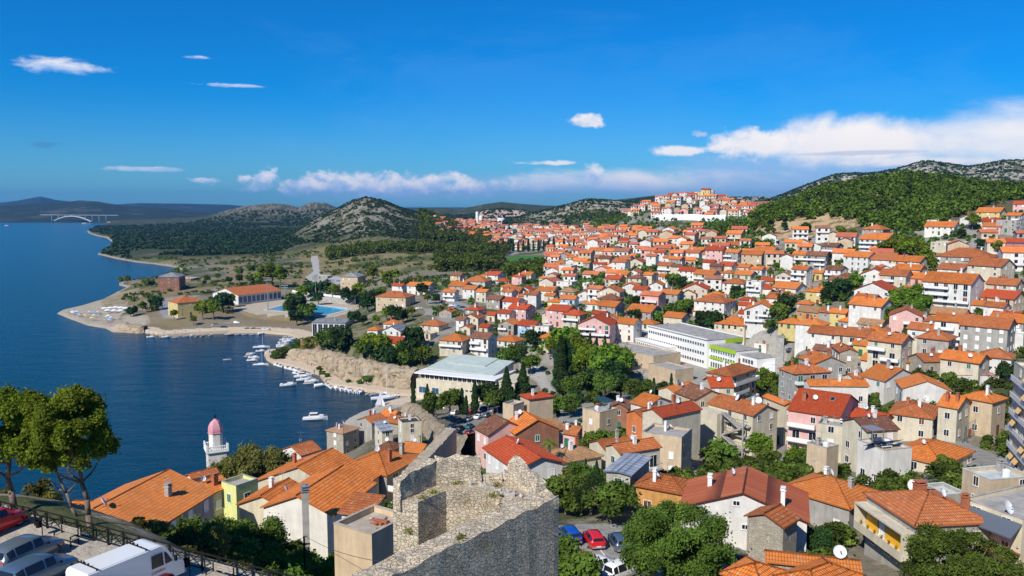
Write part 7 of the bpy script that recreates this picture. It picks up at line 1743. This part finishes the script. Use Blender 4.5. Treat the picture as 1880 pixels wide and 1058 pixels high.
def boat(kind, x, y, hd, s=1.0, lab=None, col='white'):
    o = empty('moored_boat' if kind != 'sail' else 'sailing_boat', (x, y, 0), hd); o.scale = (s, s, s); word = {'dinghy': 'small open dinghy', 'motor': 'white motorboat', 'cruiser': 'white cabin cruiser', 'yacht': 'white yacht with bare mast', 'sail': 'dinghy', 'cover': 'motorboat under a pale cover'}[kind]
    if kind == 'dinghy':
        link('hull', hull_mesh(4.2, 1.6, .5, 'wood'), o); mb = MB(); [mb.box(-.7, .7, yy - .12, yy + .12, .44, .50) for yy in (-1, .1, 1.0)]; mb.build('bench_seat', M['wood'], o); mb = MB(); mb.box(-.15, .15, -2.35, -2.05, .1, .9); mb.build('outboard_motor', M['iron'], o)
        if col == 'red': [setattr(c.material_slots[0], 'link', 'OBJECT') or setattr(c.material_slots[0], 'material', M['red']) for c in o.children if c.name.startswith('hull')]; word = 'small red dinghy'
    elif kind in ('motor', 'cover'):
        link('hull', hull_mesh(6.0, 2.2, .85), o)
        if kind == 'motor':
            mb = MB(); mb.prism([(-.8, -.6), (.8, -.6), (.6, 1.6), (0, 2.1), (-.6, 1.6)], .85, 1.35); mb.build('cabin', M['white'], o); mb = MB(); mb.box(-.75, .75, -.7, -.6, 1.3, 1.75); mb.build('windscreen', M['dark'], o); mb = MB(); mb.box(-.6, .6, -2.6, -2.0, .8, 1.15); mb.build('stern_seat', M['cloth'], o)
        else: mb = MB(); mb.v = [(-1.0, -2.6, .9), (1.0, -2.6, .9), (.9, 1.6, 1.0), (-.9, 1.6, 1.0), (0, -2.3, 1.6), (0, 1.2, 1.5)]; mb.f = [(0, 1, 4), (2, 3, 5), (1, 2, 5, 4), (3, 0, 4, 5)]; mb.m = [0] * 4; mb.build('cover', M['cloth'], o)
        mb = MB(); mb.box(-.2, .2, -3.3, -3.0, .1, 1.2); mb.build('outboard_motor', M['iron'], o)
    elif kind == 'cruiser':
        link('hull', hull_mesh(8.5, 2.9, 1.1), o); mb = MB(); mb.prism([(-1.1, -2.2), (1.1, -2.2), (1.0, 1.6), (.5, 2.9), (-.5, 2.9), (-1.0, 1.6)], 1.1, 1.75); mb.prism([(-1.0, -1.9), (1.0, -1.9), (.85, .8), (-.85, .8)], 2.35, 2.5); mb.build('cabin', M['white'], o)
        mb = MB(); mb.prism([(-.95, -1.8), (.95, -1.8), (.8, .9), (-.8, .9)], 1.75, 2.35); mb.build('cabin_windows', M['dark'], o); mb = MB(); mb.tube((0, -1, 2.5), (0, -1, 3.6), .03, k=5); [mb.tube((sx * 1.1, 1.5, 1.2), (sx * .2, 4.0, 1.9), .02, k=4) for sx in (-1, 1)]; mb.build('handrail', M['grey'], o)
    else:
        big = kind == 'yacht'; L = 9.0 if big else 4.6; link('hull', hull_mesh(L, 2.7 if big else 1.7, .95 if big else .5), o); mh_ = 11.5 if big else 6.8; mb = MB(); mb.tube((0, L * .08, .5), (0, L * .08, mh_), .07, .04, 6); mb.tube((0, L * .08, 1.5), (0, -L * .38, 1.5), .05, k=5); mb.build('mast', M['whitemetal'], o)
        if big: mb = MB(); mb.prism([(-.8, -1.6), (.8, -1.6), (.6, 1.8), (-.6, 1.8)], .95, 1.4); mb.build('cabin', M['white'], o); mb = MB(); mb.tube((0, L * .08, mh_), (0, L * .48, 1.1), .015, k=3); mb.tube((0, L * .08, mh_), (0, -L * .48, 1.1), .015, k=3); mb.build('rigging', M['grey'], o); mb = MB(); mb.box(-.12, .12, -L * .36, L * .05, 1.5, 1.72); mb.build('furled_sail', M['bluep'], o)
        else:
            for nm, P in (('main_sail', [(0, L * .07, 1.6), (.35, -L * .40, 1.7), (0, L * .07, mh_ - .2)]), ('jib_sail', [(0, L * .45, .8), (-.3, L * .10, 1.2), (0, L * .09, mh_ * .8)])): mb = MB(); mb.face(P); mb.face([(p[0] + .02, p[1], p[2]) for p in reversed(P)]); mb.build(nm, M['cloth'], o)
    reg(o, word, 'sailing boat' if kind == 'sail' else 'boat', (x, y, 1), 'boats moored along the curved quay' if kind != 'sail' else None, lab)
def boats():
    R = random.Random(12)
    D = '''c 579 771 -1.45 7 1.0 L0;m 125 838 -1.5 7 1.0 L1;S 698 751 -1.35 4 1.0 L2;y 706 733 -1.2 9 1.15 L3;d 417 661 -1.4 4 .9;y 480 639 -1.45 9 .95;m 478 646 -1.3 6 .8;m 459 652 -1.3 6 .7;d 456 655 -1.5 4 1;m 466 658 -1.5 6 .9;m 463 663 -1.4 6 .85;d 461 649 -1.5 4 1;y 479 671 -1.5 7 .8;c 525 625 -1.1 8 .8;m 520 631 -1.2 6 1;c 519 635 -1.2 8 .8;m 527 628 -1.2 6 1;c 535 624 -1.2 8 .8;m 516 638 -1.2 6 .9;m 508 672 .9 6 .8;m 514 674 .9 6 .8;m 527 678 .9 6 .85;m 536 680 .9 6 .9;c 545 683 1 8 .75;m 541 675 .9 6 .7;m 543 687 1 6 .7;c 556 693 -1.3 8 .9;y 561 690 -1.2 9 .8;c 560 699 -1.3 8 .85;m 572 702 -1.4 6 1;d 567 705 -1.4 4 1.1;m 529 709 -1.2 6 1.15;k 587 710 -.8 6 .9;m 601 709 .6 6 .7;m 607 713 .5 6 .7;k 617 714 .4 6 .8;m 627 716 .2 6 .9;k 636 717 .2 6 .8;m 643 719 .2 6 .8;k 654 720 -.2 6 .8;m 662 721 -.2 6 .8;d 680 724 -1.0 4 1.1;d 687 725 -.9 4 1;k 712 724 -.4 6 .9;m 733 728 -.9 6 .8;d 742 730 -.8 4 1;k 778 731 -.4 6 .9;d 768 727 -.7 4 .8;m 277 620 -1.4 6 .8;m 304 620 -1.2 6 .8;d 322 620 -1.4 4 .9;d 341 618 -1.3 4 .9;k 352 617 .2 6 .7;d 362 617 -.2 4 .8;d 372 617 -.2 4 .8;d 387 616 -.2 4 .8;m 418 615 -1.2 6 .6;r 425 615 -.6 4 1;d 436 615 -1.2 4 .9;d 449 615 -1.2 4 .9;d 463 615 -1.2 4 .9;k 479 614 -.6 6 .8;m 155 411 -1.4 6 3;m 12 415 -1.5 6 2.2'''
    K = {'c': 'cruiser', 'm': 'motor', 'S': 'sail', 'y': 'yacht', 'd': 'dinghy', 'k': 'cover', 'r': 'dinghy'}
    LB = {'L0': 'white cabin boat alone on the open water left of the waterfront houses', 'L1': 'white motorboat seen through the pine branches at left', 'L2': 'small dinghy with white sails set, near the rock point', 'L3': 'white yacht with tall bare mast beside the sailing dinghy'}
    for e in D.split(';'):
        t = e.split(); p = atz(float(t[1]), float(t[2]), 0.0); boat(K[t[0]], p.x, p.y, float(t[3]) + R.uniform(-.08, .08), float(t[5]), LB[t[6]] if len(t) > 6 else None, 'red' if t[0] == 'r' else 'white')
boats()
# ---------------------------------------------------------------- bathing beach
def beach():
    R = random.Random(20); cols = [plain('parasol_' + n, c, .8) for n, c in (('white', (.75, .75, .72)), ('blue', (.12, .35, .75)), ('sky', (.35, .6, .8)), ('green', (.15, .45, .25)), ('red', (.6, .1, .1)), ('yellow', (.8, .6, .15)))]; nm = ['white', 'blue', 'sky blue', 'green', 'red', 'yellow']
    # parasols
    for i in range(34):
        t = R.random(); u = 118 + t * 90; v = 577 + t * 22 - R.uniform(0, 14) * (0.4 + t); p = solve_above(u, v, 0)
        if p is None or p.z < .5: continue
        k = R.choice([0, 0, 0, 1, 1, 2, 2, 3, 4, 5]); o = empty('parasol', (p.x, p.y, p.z)); mb = MB(); mb.tube((0, 0, -.1), (0, 0, 2.3), .03, k=5); mb.build('pole', M['grey'], o); mb = MB(); mb.lathe([(1.3, 1.95), (1.28, 2.0), (.7, 2.25), (0, 2.45)], 8); mb.build('canopy', cols[k], o)
        reg(o, nm[k] + ' beach parasol', 'parasol', (p.x, p.y, p.z + 2), 'parasols on the beach')
    for i, (u, v) in enumerate(((192, 573), (203, 572), (213, 571), (222, 572), (231, 573), (198, 577), (210, 577), (222, 577))):
        p = solve_above(u, v, 0); o = empty('cafe_umbrella', (p.x, p.y, p.z)); mb = MB(); mb.tube((0, 0, 0), (0, 0, 3), .06, k=6); mb.build('pole', M['grey'], o); mb = MB(); mb.lathe([(2.6, 2.6), (2.55, 2.7), (0, 3.5)], 4); mb.build('canopy', M['cloth'], o); reg(o, 'large square white cafe umbrella', 'parasol', (p.x, p.y, p.z + 3), 'cafe umbrellas behind the beach')
    # sunbathers: too many and too small to count
    sk = plain('sunbathers', (.45, .25, .16), .8); tw = [plain('towel_a', (.6, .6, .62), .9), plain('towel_b', (.15, .3, .6), .9), plain('towel_c', (.6, .25, .2), .9)]; mb = MB()
    for i in range(230):
        t = R.random(); u = 112 + t * 105; v = 577 + t * 24 - R.uniform(0, 15) * (.35 + t); p = solve_above(u, v, 0)
        if p is None or p.z < .3: continue
        a = R.uniform(0, 3.1); Mx = Matrix.Translation(p) @ Matrix.Rotation(a, 4, 'Z'); mb.box(-.45, .45, -1, 1, 0, .06, R.choice([1, 2, 3]), Mx)
        if R.random() < .6: mb.box(-.2, .2, -.1, .55, .06, .3, 0, Mx); mb.box(-.18, .18, -.85, -.1, .06, .22, 0, Mx); mb.lathe([(0, -.12), (.11, 0), (0, .13)], 6, 0, tuple(p + Vector((math.sin(-a) * .75, math.cos(a) * .75, .2))))
    tag(mb.build('beach_crowd', [sk] + tw), 'crowd of sunbathers and towels covering the pebble point', 'crowd', kind='stuff')
beach()
def person(x, y, z, hd, top, lab, s=1.0, legs='dark'):
    o = empty('person', (x, y, z), hd); sk = cached('skin', lambda: plain('skin', (.45, .26, .18), .6))
    mb = MB(); 
    for sx, st in ((-1, .16), (1, -.16)):
        mb.tube((sx * .09, st, .06), (sx * .1, st * .4, .48), .05, .065, 7); mb.tube((sx * .1, st * .4, .48), (sx * .1, 0, .9), .065, .09, 7); mb.box(sx * .09 - .045, sx * .09 + .045, st - .08, st + .18, 0, .08)
        mb.tube((sx * .2, 0, 1.42), (sx * .25, -st * .6, 1.12), .05, .042, 6); mb.tube((sx * .25, -st * .6, 1.12), (sx * .24, -st * 1.1 + .06, .86), .042, .035, 6)
    mb.lathe([(.13, .84), (.16, .95), (.14, 1.1), (.19, 1.35), (.17, 1.46), (.06, 1.5), (.055, 1.56), (.08, 1.6), (.10, 1.7), (.08, 1.79), (0, 1.82)], 10); mb.build('body', sk, o, smooth=True)
    mb = MB(); mb.lathe([(.165, .92), (.155, 1.1), (.205, 1.35), (.185, 1.46), (.08, 1.5)], 10); mb.build('shirt', top, o); mb = MB(); mb.lathe([(.09, 1.68), (.11, 1.74), (.08, 1.82), (0, 1.84)], 8); mb.build('hair', M['iron'], o)
    mb = MB(); [mb.tube((sx * .1, st * .4, .46), (sx * .09, 0, .92), .085, .10, 7) for sx, st in ((-1, .16), (1, -.16))]; mb.build('shorts', M['iron'], o); o.scale = (s, s, s)
    reg(o, 'person', 'person', (x, y, z + 1.8), 'people walking on the promenade', lab)
pm = [plain('shirt_' + n, c, .8) for n, c in (('white', (.7, .7, .7)), ('dark', (.05, .05, .08)), ('red', (.5, .05, .05)), ('blue', (.1, .2, .5)))]
for i, (u, v, k, lb) in enumerate(((587,695,1,'left of two walkers in dark and white shirts at the bend of the promenade'),(590,695,0,'right of two walkers, in a white shirt, at the bend of the promenade'),(577,686,1,'person in dark shirt by the quay edge above the promenade bend'),(572,673,2,'person in red shirt walking on the promenade below the cliff'),(675,708,0,'person in white shirt on the long straight of the promenade'),(495,649,3,'person in blue shirt at the tip of the promenade'),(496,608,1,'person in dark shirt on the far quay walk'))):
    p = atz(u, v, 1.56); person(p.x, p.y, 1.56, 1.0 + i, pm[k], lb)
# ---------------------------------------------------------------- single trees
def big_tree(kind, mat, base, R, H, th, n, leaf, lab, cat='tree', name='leafy_tree', lean=(0, 0), seed=5, tr=.22, sq=(1, 1)):
    z = base[2]; o = empty(name, base); rs = np.random.RandomState(seed); P, O, b = crown_pts(kind, n, rs, True); P = P * np.array([R * sq[0], R * sq[1], H]) + np.array([lean[0], lean[1], th])
    V, Fq, col = leafquads(P, leaf, rs, O, .25, b); link('crown', npmesh('crown', V, Fq, LEAF[mat], col), o); link('trunk', trunk_mesh(th + H * .45, tr, lean, seed, 6, R * .6), o); reg(o, 'x', cat, (base[0], base[1], z + H), None, lab); return o
def G(u, v, Y): p = at(u, v, Y); return (p.x, p.y, hgt(p.x, p.y))
def near_trees():
    b = G(1242, 1010, 74); big_tree('round', 'broad', b, 5.9, 7.6, .9, 60000, .115, 'large round leafy tree in front of the white house, by the lower car park', seed=3)
    b = G(1765, 1040, 66); big_tree('round', 'broad', b, 5.3, 6.6, 3.6, 50000, .105, 'big dark green tree below the yellow balcony house', seed=9)
    b = G(458, 850, 138); b = (b[0], b[1], 17); big_tree('round', 'olive', b, 7.6, 13.5, 2.0, 42000, .19, 'broad round olive green tree beside the pink domed bell tower', seed=11)
    # pines on the terrace
    p = atz(168, 966, G0); big_tree('pine', 'pine', (p.x, p.y, G0 - .3), 3.3, 6.4, 3.3, 60000, .085, 'tall leaning pine with bare trunk and wide crown by the fence', name='pine_tree', lean=(-1.3, .2), seed=21, tr=.2)
    p = atz(25, 945, G0); big_tree('pine', 'pine', (p.x, p.y, G0 - .3), 3.5, 6.4, 2.8, 60000, .085, 'pine with dense crown at the left edge behind the red car', name='pine_tree', lean=(-.3, .3), seed=22, tr=.24)
    p = atz(112, 960, G0); big_tree('pine', 'pine', (p.x + .3, p.y + 1.2, G0 - 1.2), 1.9, 2.6, 4.2, 14000, .08, 'thin curved pine between the two larger pines', name='pine_tree', lean=(-1.7, .3), seed=23, tr=.13)
    rs = np.random.RandomState(4); u = rs.uniform(-60, 640, 400); Y = rs.uniform(53, 84, 400); x = (u - CX) / F * Y; z = height_np(x, Y); ok = (z < 53.5) & (fbm(x, Y, 6, 2, 3) > .42)
    for a, b, c, d in HOUSES: ok &= (x - a) ** 2 + (Y - b) ** 2 > (c + 1.2) ** 2
    mass('slope_brambles', np.stack([x, Y, z - .2], 1)[ok][:150], 'olive', 900, .11, 1.3, 1.3, 81, 'tangled olive brambles on the steep slope below the terrace fence', 'brambles', (.4, 1.1))
    R = random.Random(31)
    for u, v, Y, k, s, lab in ((350,960,76,'bush',1.6,None),(380,975,70,'obush',1.5,None),(420,985,68,'round',.75,None),(455,1000,64,'obush',1.1,None),(395,1000,62,'obush',1.0,None),(350,1005,60,'obush',.9,None),(500,1010,63,'round',.62,None),(520,1035,58,'bush',1.3,None),(575,1020,66,'bright',.6,None),(600,1040,60,'bush',1.4,None),(330,985,72,'bush',1.3,None),(440,960,80,'bush',1.4,None),(470,1035,56,'bush',.9,None),(540,1060,52,'bush',1.0,None),(365,985,66,'bush',1.5,None),(410,960,74,'bright',.75,None),(440,1000,62,'bush',1.4,None),(480,985,70,'round',.8,None),(510,990,68,'bush',1.5,None),(370,1020,56,'obush',1.0,None),(545,1010,66,'round',.6,None),(590,1010,70,'bush',1.5,None),(430,1020,57,'obush',.9,None),
        (1042,950,100,'bush',1.7,None),(1065,925,108,'round',.8,None),(1095,905,104,'cone',.55,None),(1085,935,98,'dark',.7,None),(1118,935,98,'round',.6,None),(1048,915,112,'obush',1.4,None),(1120,960,92,'bush',1.5,None),(1040,1055,72,'bush',1.7,None),(1075,885,118,'cone',.45,None),(1130,950,96,'dark',.5,None),
        (1510,1010,76,'bush',1.6,None),(1540,1035,70,'bush',1.5,None),(1600,1060,64,'bush',1.6,None),(1500,985,84,'dark',.7,None),(1385,1058,62,'bright',.55,None),(1425,1058,62,'bush',1.1,None),
        (1100,792,165,'bright',.8,None),(1120,797,160,'bright',.7,None),(1085,800,160,'bush',1.6,None),(1140,790,170,'bush',1.4,None),(1395,845,150,'bright',.9,None),(1330,855,150,'bush',1.7,None),(1310,858,150,'bush',1.5,None),(1410,850,145,'bush',1.3,None),(1465,850,140,'bright',.6,None),(1470,880,125,'bush',1.2,None),(1600,725,185,'round',.55,None),(1740,705,200,'cyp',.6,None),(1738,730,190,'bush',1.2,None),(1845,700,190,'dark',.75,None),(1860,690,200,'bright',.6,None),(1735,860,130,'bush',1.0,None),
        (710,880,108,'bush',1.6,None),(700,900,100,'bush',1.4,None),(715,940,80,'bush',1.5,None),(780,835,150,'bush',1.3,None),(770,845,140,'obush',1.1,None),(860,845,140,'round',.7,None),(875,860,130,'bush',1.5,None)):
        p = at(u, v, Y); z = hgt(p.x, p.y); tree(k, p.x, p.y, s, z, 0 if Y < 120 else 1)
near_trees()
# mid-distance trees: (kind, u, v of the foot, height in pixels)
MT = '''cone 785 765 55;round 800 772 48;bright 826 762 40;cyp 848 762 45;cyp 856 764 34;cyp 872 762 55;dark 895 755 50;cone 930 752 72;cone 960 745 72;round 905 762 40;dark 945 765 40;bright 975 690 34;cyp 759 748 40;round 945 672 34;round 930 670 30;dark 955 668 28
dark 983 645 34;bright 1035 655 46;pine 1010 660 40;cyp 1030 728 100;cyp 1040 725 92;cyp 1024 722 80;dark 1050 690 50;pine 1062 668 50;cyp 1095 665 38;cyp 1110 668 42;cyp 1083 655 34;bright 1100 705 66;bright 1125 712 70;bright 1142 700 56;pine 1078 705 66;dark 1085 735 54;round 1110 738 48;round 1060 740 50;dark 1140 735 44;bright 1020 770 40;round 1045 770 42;dark 1055 760 38;round 1160 740 40;round 1185 738 34;cyp 1200 732 34;cyp 1232 724 34;dark 1215 735 28;bush 1180 742 18;bush 1205 745 18;bush 1230 742 16;pine 1070 690 56;pine 1050 710 60;dark 1130 720 50
round 600 655 40;round 612 650 38;pine 590 652 32;dark 628 662 46;cyp 631 655 40;dark 690 668 40;pine 680 662 44;bright 668 668 32;pine 700 672 44;dark 715 690 46;dark 752 668 42;pine 740 672 40;pine 770 668 34;dark 760 645 40;bright 775 672 34;round 745 680 30;obush 560 655 18;bush 545 655 18;bush 530 655 18;bush 520 658 16;bush 508 660 14;round 550 648 22;obush 570 650 16;bush 690 700 14;bush 675 708 14;obush 735 705 22;obush 720 700 22;bush 600 700 8;bush 592 693 8;bush 603 707 8;bush 622 711 7;bush 640 713 7;bush 586 687 8;bush 660 716 8;round 650 685 14;round 590 630 18
pine 372 590 42;pine 392 588 44;dark 410 575 40;pine 425 565 30;pine 355 598 22;pine 320 590 24;dark 288 570 30;pine 262 575 26;dark 245 580 20;dark 240 582 18;pine 235 526 22;pine 222 524 18;pine 265 526 16;dark 278 528 14;pine 325 508 20;pine 340 505 16;dark 545 600 26;dark 550 590 40;round 540 585 30;round 565 592 26;round 530 580 20;pine 490 530 34;pine 500 528 34;pine 515 530 32;pine 478 530 26;pine 555 555 24;dark 570 552 26;dark 600 545 24;dark 585 560 18;dark 640 560 24;pine 660 558 26;pine 615 552 24;dark 690 568 26;pine 700 560 26;dark 675 575 26;pine 710 590 22;dark 725 590 22;pine 690 600 20;dark 740 595 20;pine 755 585 18;dark 665 600 18;dark 650 596 18;dark 775 545 18;pine 785 560 16;dark 800 560 18;round 820 580 14;round 380 520 16;round 400 515 14;dark 420 522 14;dark 440 520 12;round 460 522 14;bright 460 505 14;bright 440 508 12;dark 375 525 10;pine 685 520 26;pine 710 528 24;pine 728 520 20
dark 1165 600 26;dark 1305 610 34;dark 1290 605 30;dark 1320 612 32;dark 1285 595 20;bright 1395 720 40;bright 1380 730 46;bright 1410 725 38;bright 1370 735 36;bright 1425 735 26;round 1450 690 24;round 1470 680 24;dark 1440 640 20;round 1430 600 40;dark 1440 580 36;round 1415 615 26;dark 1425 560 22;bright 1445 560 20;dark 1530 555 34;dark 1545 550 36;dark 1515 560 26;bright 1560 545 26;bright 1570 535 26;round 1500 560 22;bright 1650 580 40;bright 1670 575 44;bright 1690 585 36;round 1640 595 30;round 1665 600 28;bright 1580 580 20;round 1560 575 18;round 1700 600 20;bright 1625 598 20;bright 1235 530 24;dark 1250 535 22;dark 1315 535 20;dark 1330 530 16;dark 1350 545 16;round 1210 600 22;round 1225 590 26;bright 1250 580 24;round 1265 575 22;round 1245 600 18;dark 1170 565 18;bright 1160 560 14;round 1130 570 12;bush 1140 545 12;bright 1340 485 14;round 1405 475 16;round 1450 470 14;round 1425 500 14;bright 1415 510 10;dark 1480 505 16;round 1490 480 14;dark 1255 462 20;dark 1262 460 18;round 1290 452 12;dark 1320 470 10
pine 1620 475 30;pine 1640 480 40;pine 1660 485 40;pine 1680 480 34;pine 1700 490 32;pine 1650 470 36;pine 1670 468 32;pine 1690 472 28;pine 1710 500 26;pine 1600 500 14;dark 1730 425 20;pine 1785 425 30;pine 1830 470 26;dark 1800 460 18;dark 1845 480 18;pine 1820 455 18;dark 1765 440 16;dark 1720 430 14;bright 1840 540 26;bright 1850 545 22;dark 1695 550 18;bright 1680 560 20;dark 1530 480 14;round 1560 470 14;round 1540 430 12;dark 1480 430 18;dark 1440 425 14;dark 1415 420 12;round 1390 460 10;pine 1545 440 22;pine 1565 438 16;round 1460 440 10'''
NT_ = 0
for ln in MT.split('\n'):
    for e in ln.split(';'):
        t = e.split(); tpix(t[0], float(t[1]), float(t[2]), float(t[3])); NT_ += 1
def fill_trees():
    rs = np.random.RandomState(77); n = 9000; u = rs.uniform(790, 1900, n); Y = np.exp(rs.uniform(math.log(95), math.log(760), n)); x = (u - CX) / F * Y; z = height_np(x, Y)
    ok = (z > 2) & (fbm(x, Y, 22, 3, 66) > .38); ok &= ~((u < 1010) & (Y > 560)); ok &= ~((u < 860) & (Y < 350)); ok &= ~((u > 1100) & (u < 1440) & (Y > 262) & (Y < 350)); ok &= ~((Y > 480) & (u > 1380)); ok &= ~((u < 1120) & (u > 1000) & (Y < 92)); ok &= ~((u < 930) & (u > 800) & (Y > 215) & (Y < 300))
    for i in (1, 2, 3, 4, 5): ok &= ~inside(x, Y, PADS[i][0])
    for a, b, c, d in HOUSES: ok &= (x - a) ** 2 + (Y - b) ** 2 > (c + 1.6) ** 2
    for pl, c in ROADS: q = np.array([gpt(*w) for w in pl]); ok &= ~inside(x, Y, q)
    P = np.stack([x, Y, z - .3], 1)[ok]; Pn = P[P[:, 1] < 330][:700]; Pf = P[P[:, 1] >= 330][:1600]
    mass('garden_greenery', Pn, 'broad', 420, .25, 2.0, 3.3, 71, 'green shrubs and small trees filling the gardens between the nearer houses', 'greenery', (.5, 1.15))
    mass('garden_greenery', Pf, 'broad', 110, .5, 2.5, 4.2, 72, 'green gardens and small trees between the houses farther up the valley', 'greenery', (.5, 1.15))
    FA = np.array(FARP); p = scatter(840, 1420, 470, 1500, 7000, 91, lambda u, Y, z, x: (fbm(x, Y, 30, 3, 12) > .42) & ~((u < 1010) & (Y < 960)) & ~((u < 900) & (Y < 1150)))
    dd = np.min((p[:, None, 0] - FA[None, :, 0]) ** 2 + (p[:, None, 1] - FA[None, :, 1]) ** 2, 1); hn = np.array([(a, b) for a, b, c, d in HOUSES]); d2 = np.min((p[:, None, 0] - hn[None, :, 0]) ** 2 + (p[:, None, 1] - hn[None, :, 1]) ** 2, 1); p = p[(dd > 38) & (d2 > 60)][:1700]
    mass('garden_greenery', p, 'broad', 34, .95, 2.6, 4.6, 73, 'dark green trees dotted between the far houses of the valley', 'greenery', (.5, 1.2))
fill_trees()
for i in range(17): tpix('cyp', 905 + i * 9.3, 463 - (i > 9) * 2, 17 + (i * 7 % 5))
def palm():
    p = at(1009, 830, 140); z = hgt(p.x, p.y); t = empty('palm_tree', (p.x, p.y, z)); top = at(1009, 812, 140).z - z; mb = MB(); mb.tube((0, 0, -1), (0, 0, top), .28, .22, 8); mb.build('trunk', M['bark'], t); mb = MB(); R = random.Random(1)
    V = []; Fq = []; n = 0
    for i in range(26):
        w = i * 2.4; el = R.uniform(-.2, 1.2); L = 2.2
        for s in range(9):
            a0, a1 = s / 9, (s + 1) / 9
            f = lambda a: Vector((math.cos(w) * L * a * math.cos(el), math.sin(w) * L * a * math.cos(el), top + L * a * math.sin(el) - 1.6 * a * a))
            c0, c1 = f(a0), f(a1); sd = Vector((-math.sin(w), math.cos(w), -.25)); ww = .38 * (1 - abs(a0 - .4))
            for sg in (-1, 1):
                sdd = Vector((sg * -math.sin(w), sg * math.cos(w), -.3)); V += [tuple(c0), tuple(c0.lerp(c1, .6)), tuple(c0.lerp(c1, .6) + sdd * ww), tuple(c0 + sdd * ww + (c1 - c0) * .4)]; Fq.append((n, n + 1, n + 2, n + 3)); n += 4
    link('crown', npmesh('crown', np.array(V), np.array(Fq), LEAF['bright'], np.ones((len(V), 3))), t); reg(t, 'palm', 'palm', (p.x, p.y, z + top), None, 'small palm tree beside the striped grey shed')
palm()
build_woods()
finish_labels()

def haze():
    m = bpy.data.materials.new('haze_air'); m.use_nodes = True; nt = m.node_tree
    for n in list(nt.nodes):
        if n.type != 'OUTPUT_MATERIAL': nt.nodes.remove(n)
    out = [n for n in nt.nodes if n.type == 'OUTPUT_MATERIAL'][0]
    v = nt.nodes.new('ShaderNodeVolumePrincipled'); v.inputs['Density'].default_value = 0.00005; v.inputs['Color'].default_value = (0.12, 0.45, 1.0, 1); v.inputs['Anisotropy'].default_value = 0.2
    nt.links.new(v.outputs[0], out.inputs['Volume'])
    mb = MB(); mb.box(-16000, 16000, -4000, 15500, -8, 330); tag(mb.build('haze', m), kind='stuff', label='thin blue haze over the channel and far hills')
haze()
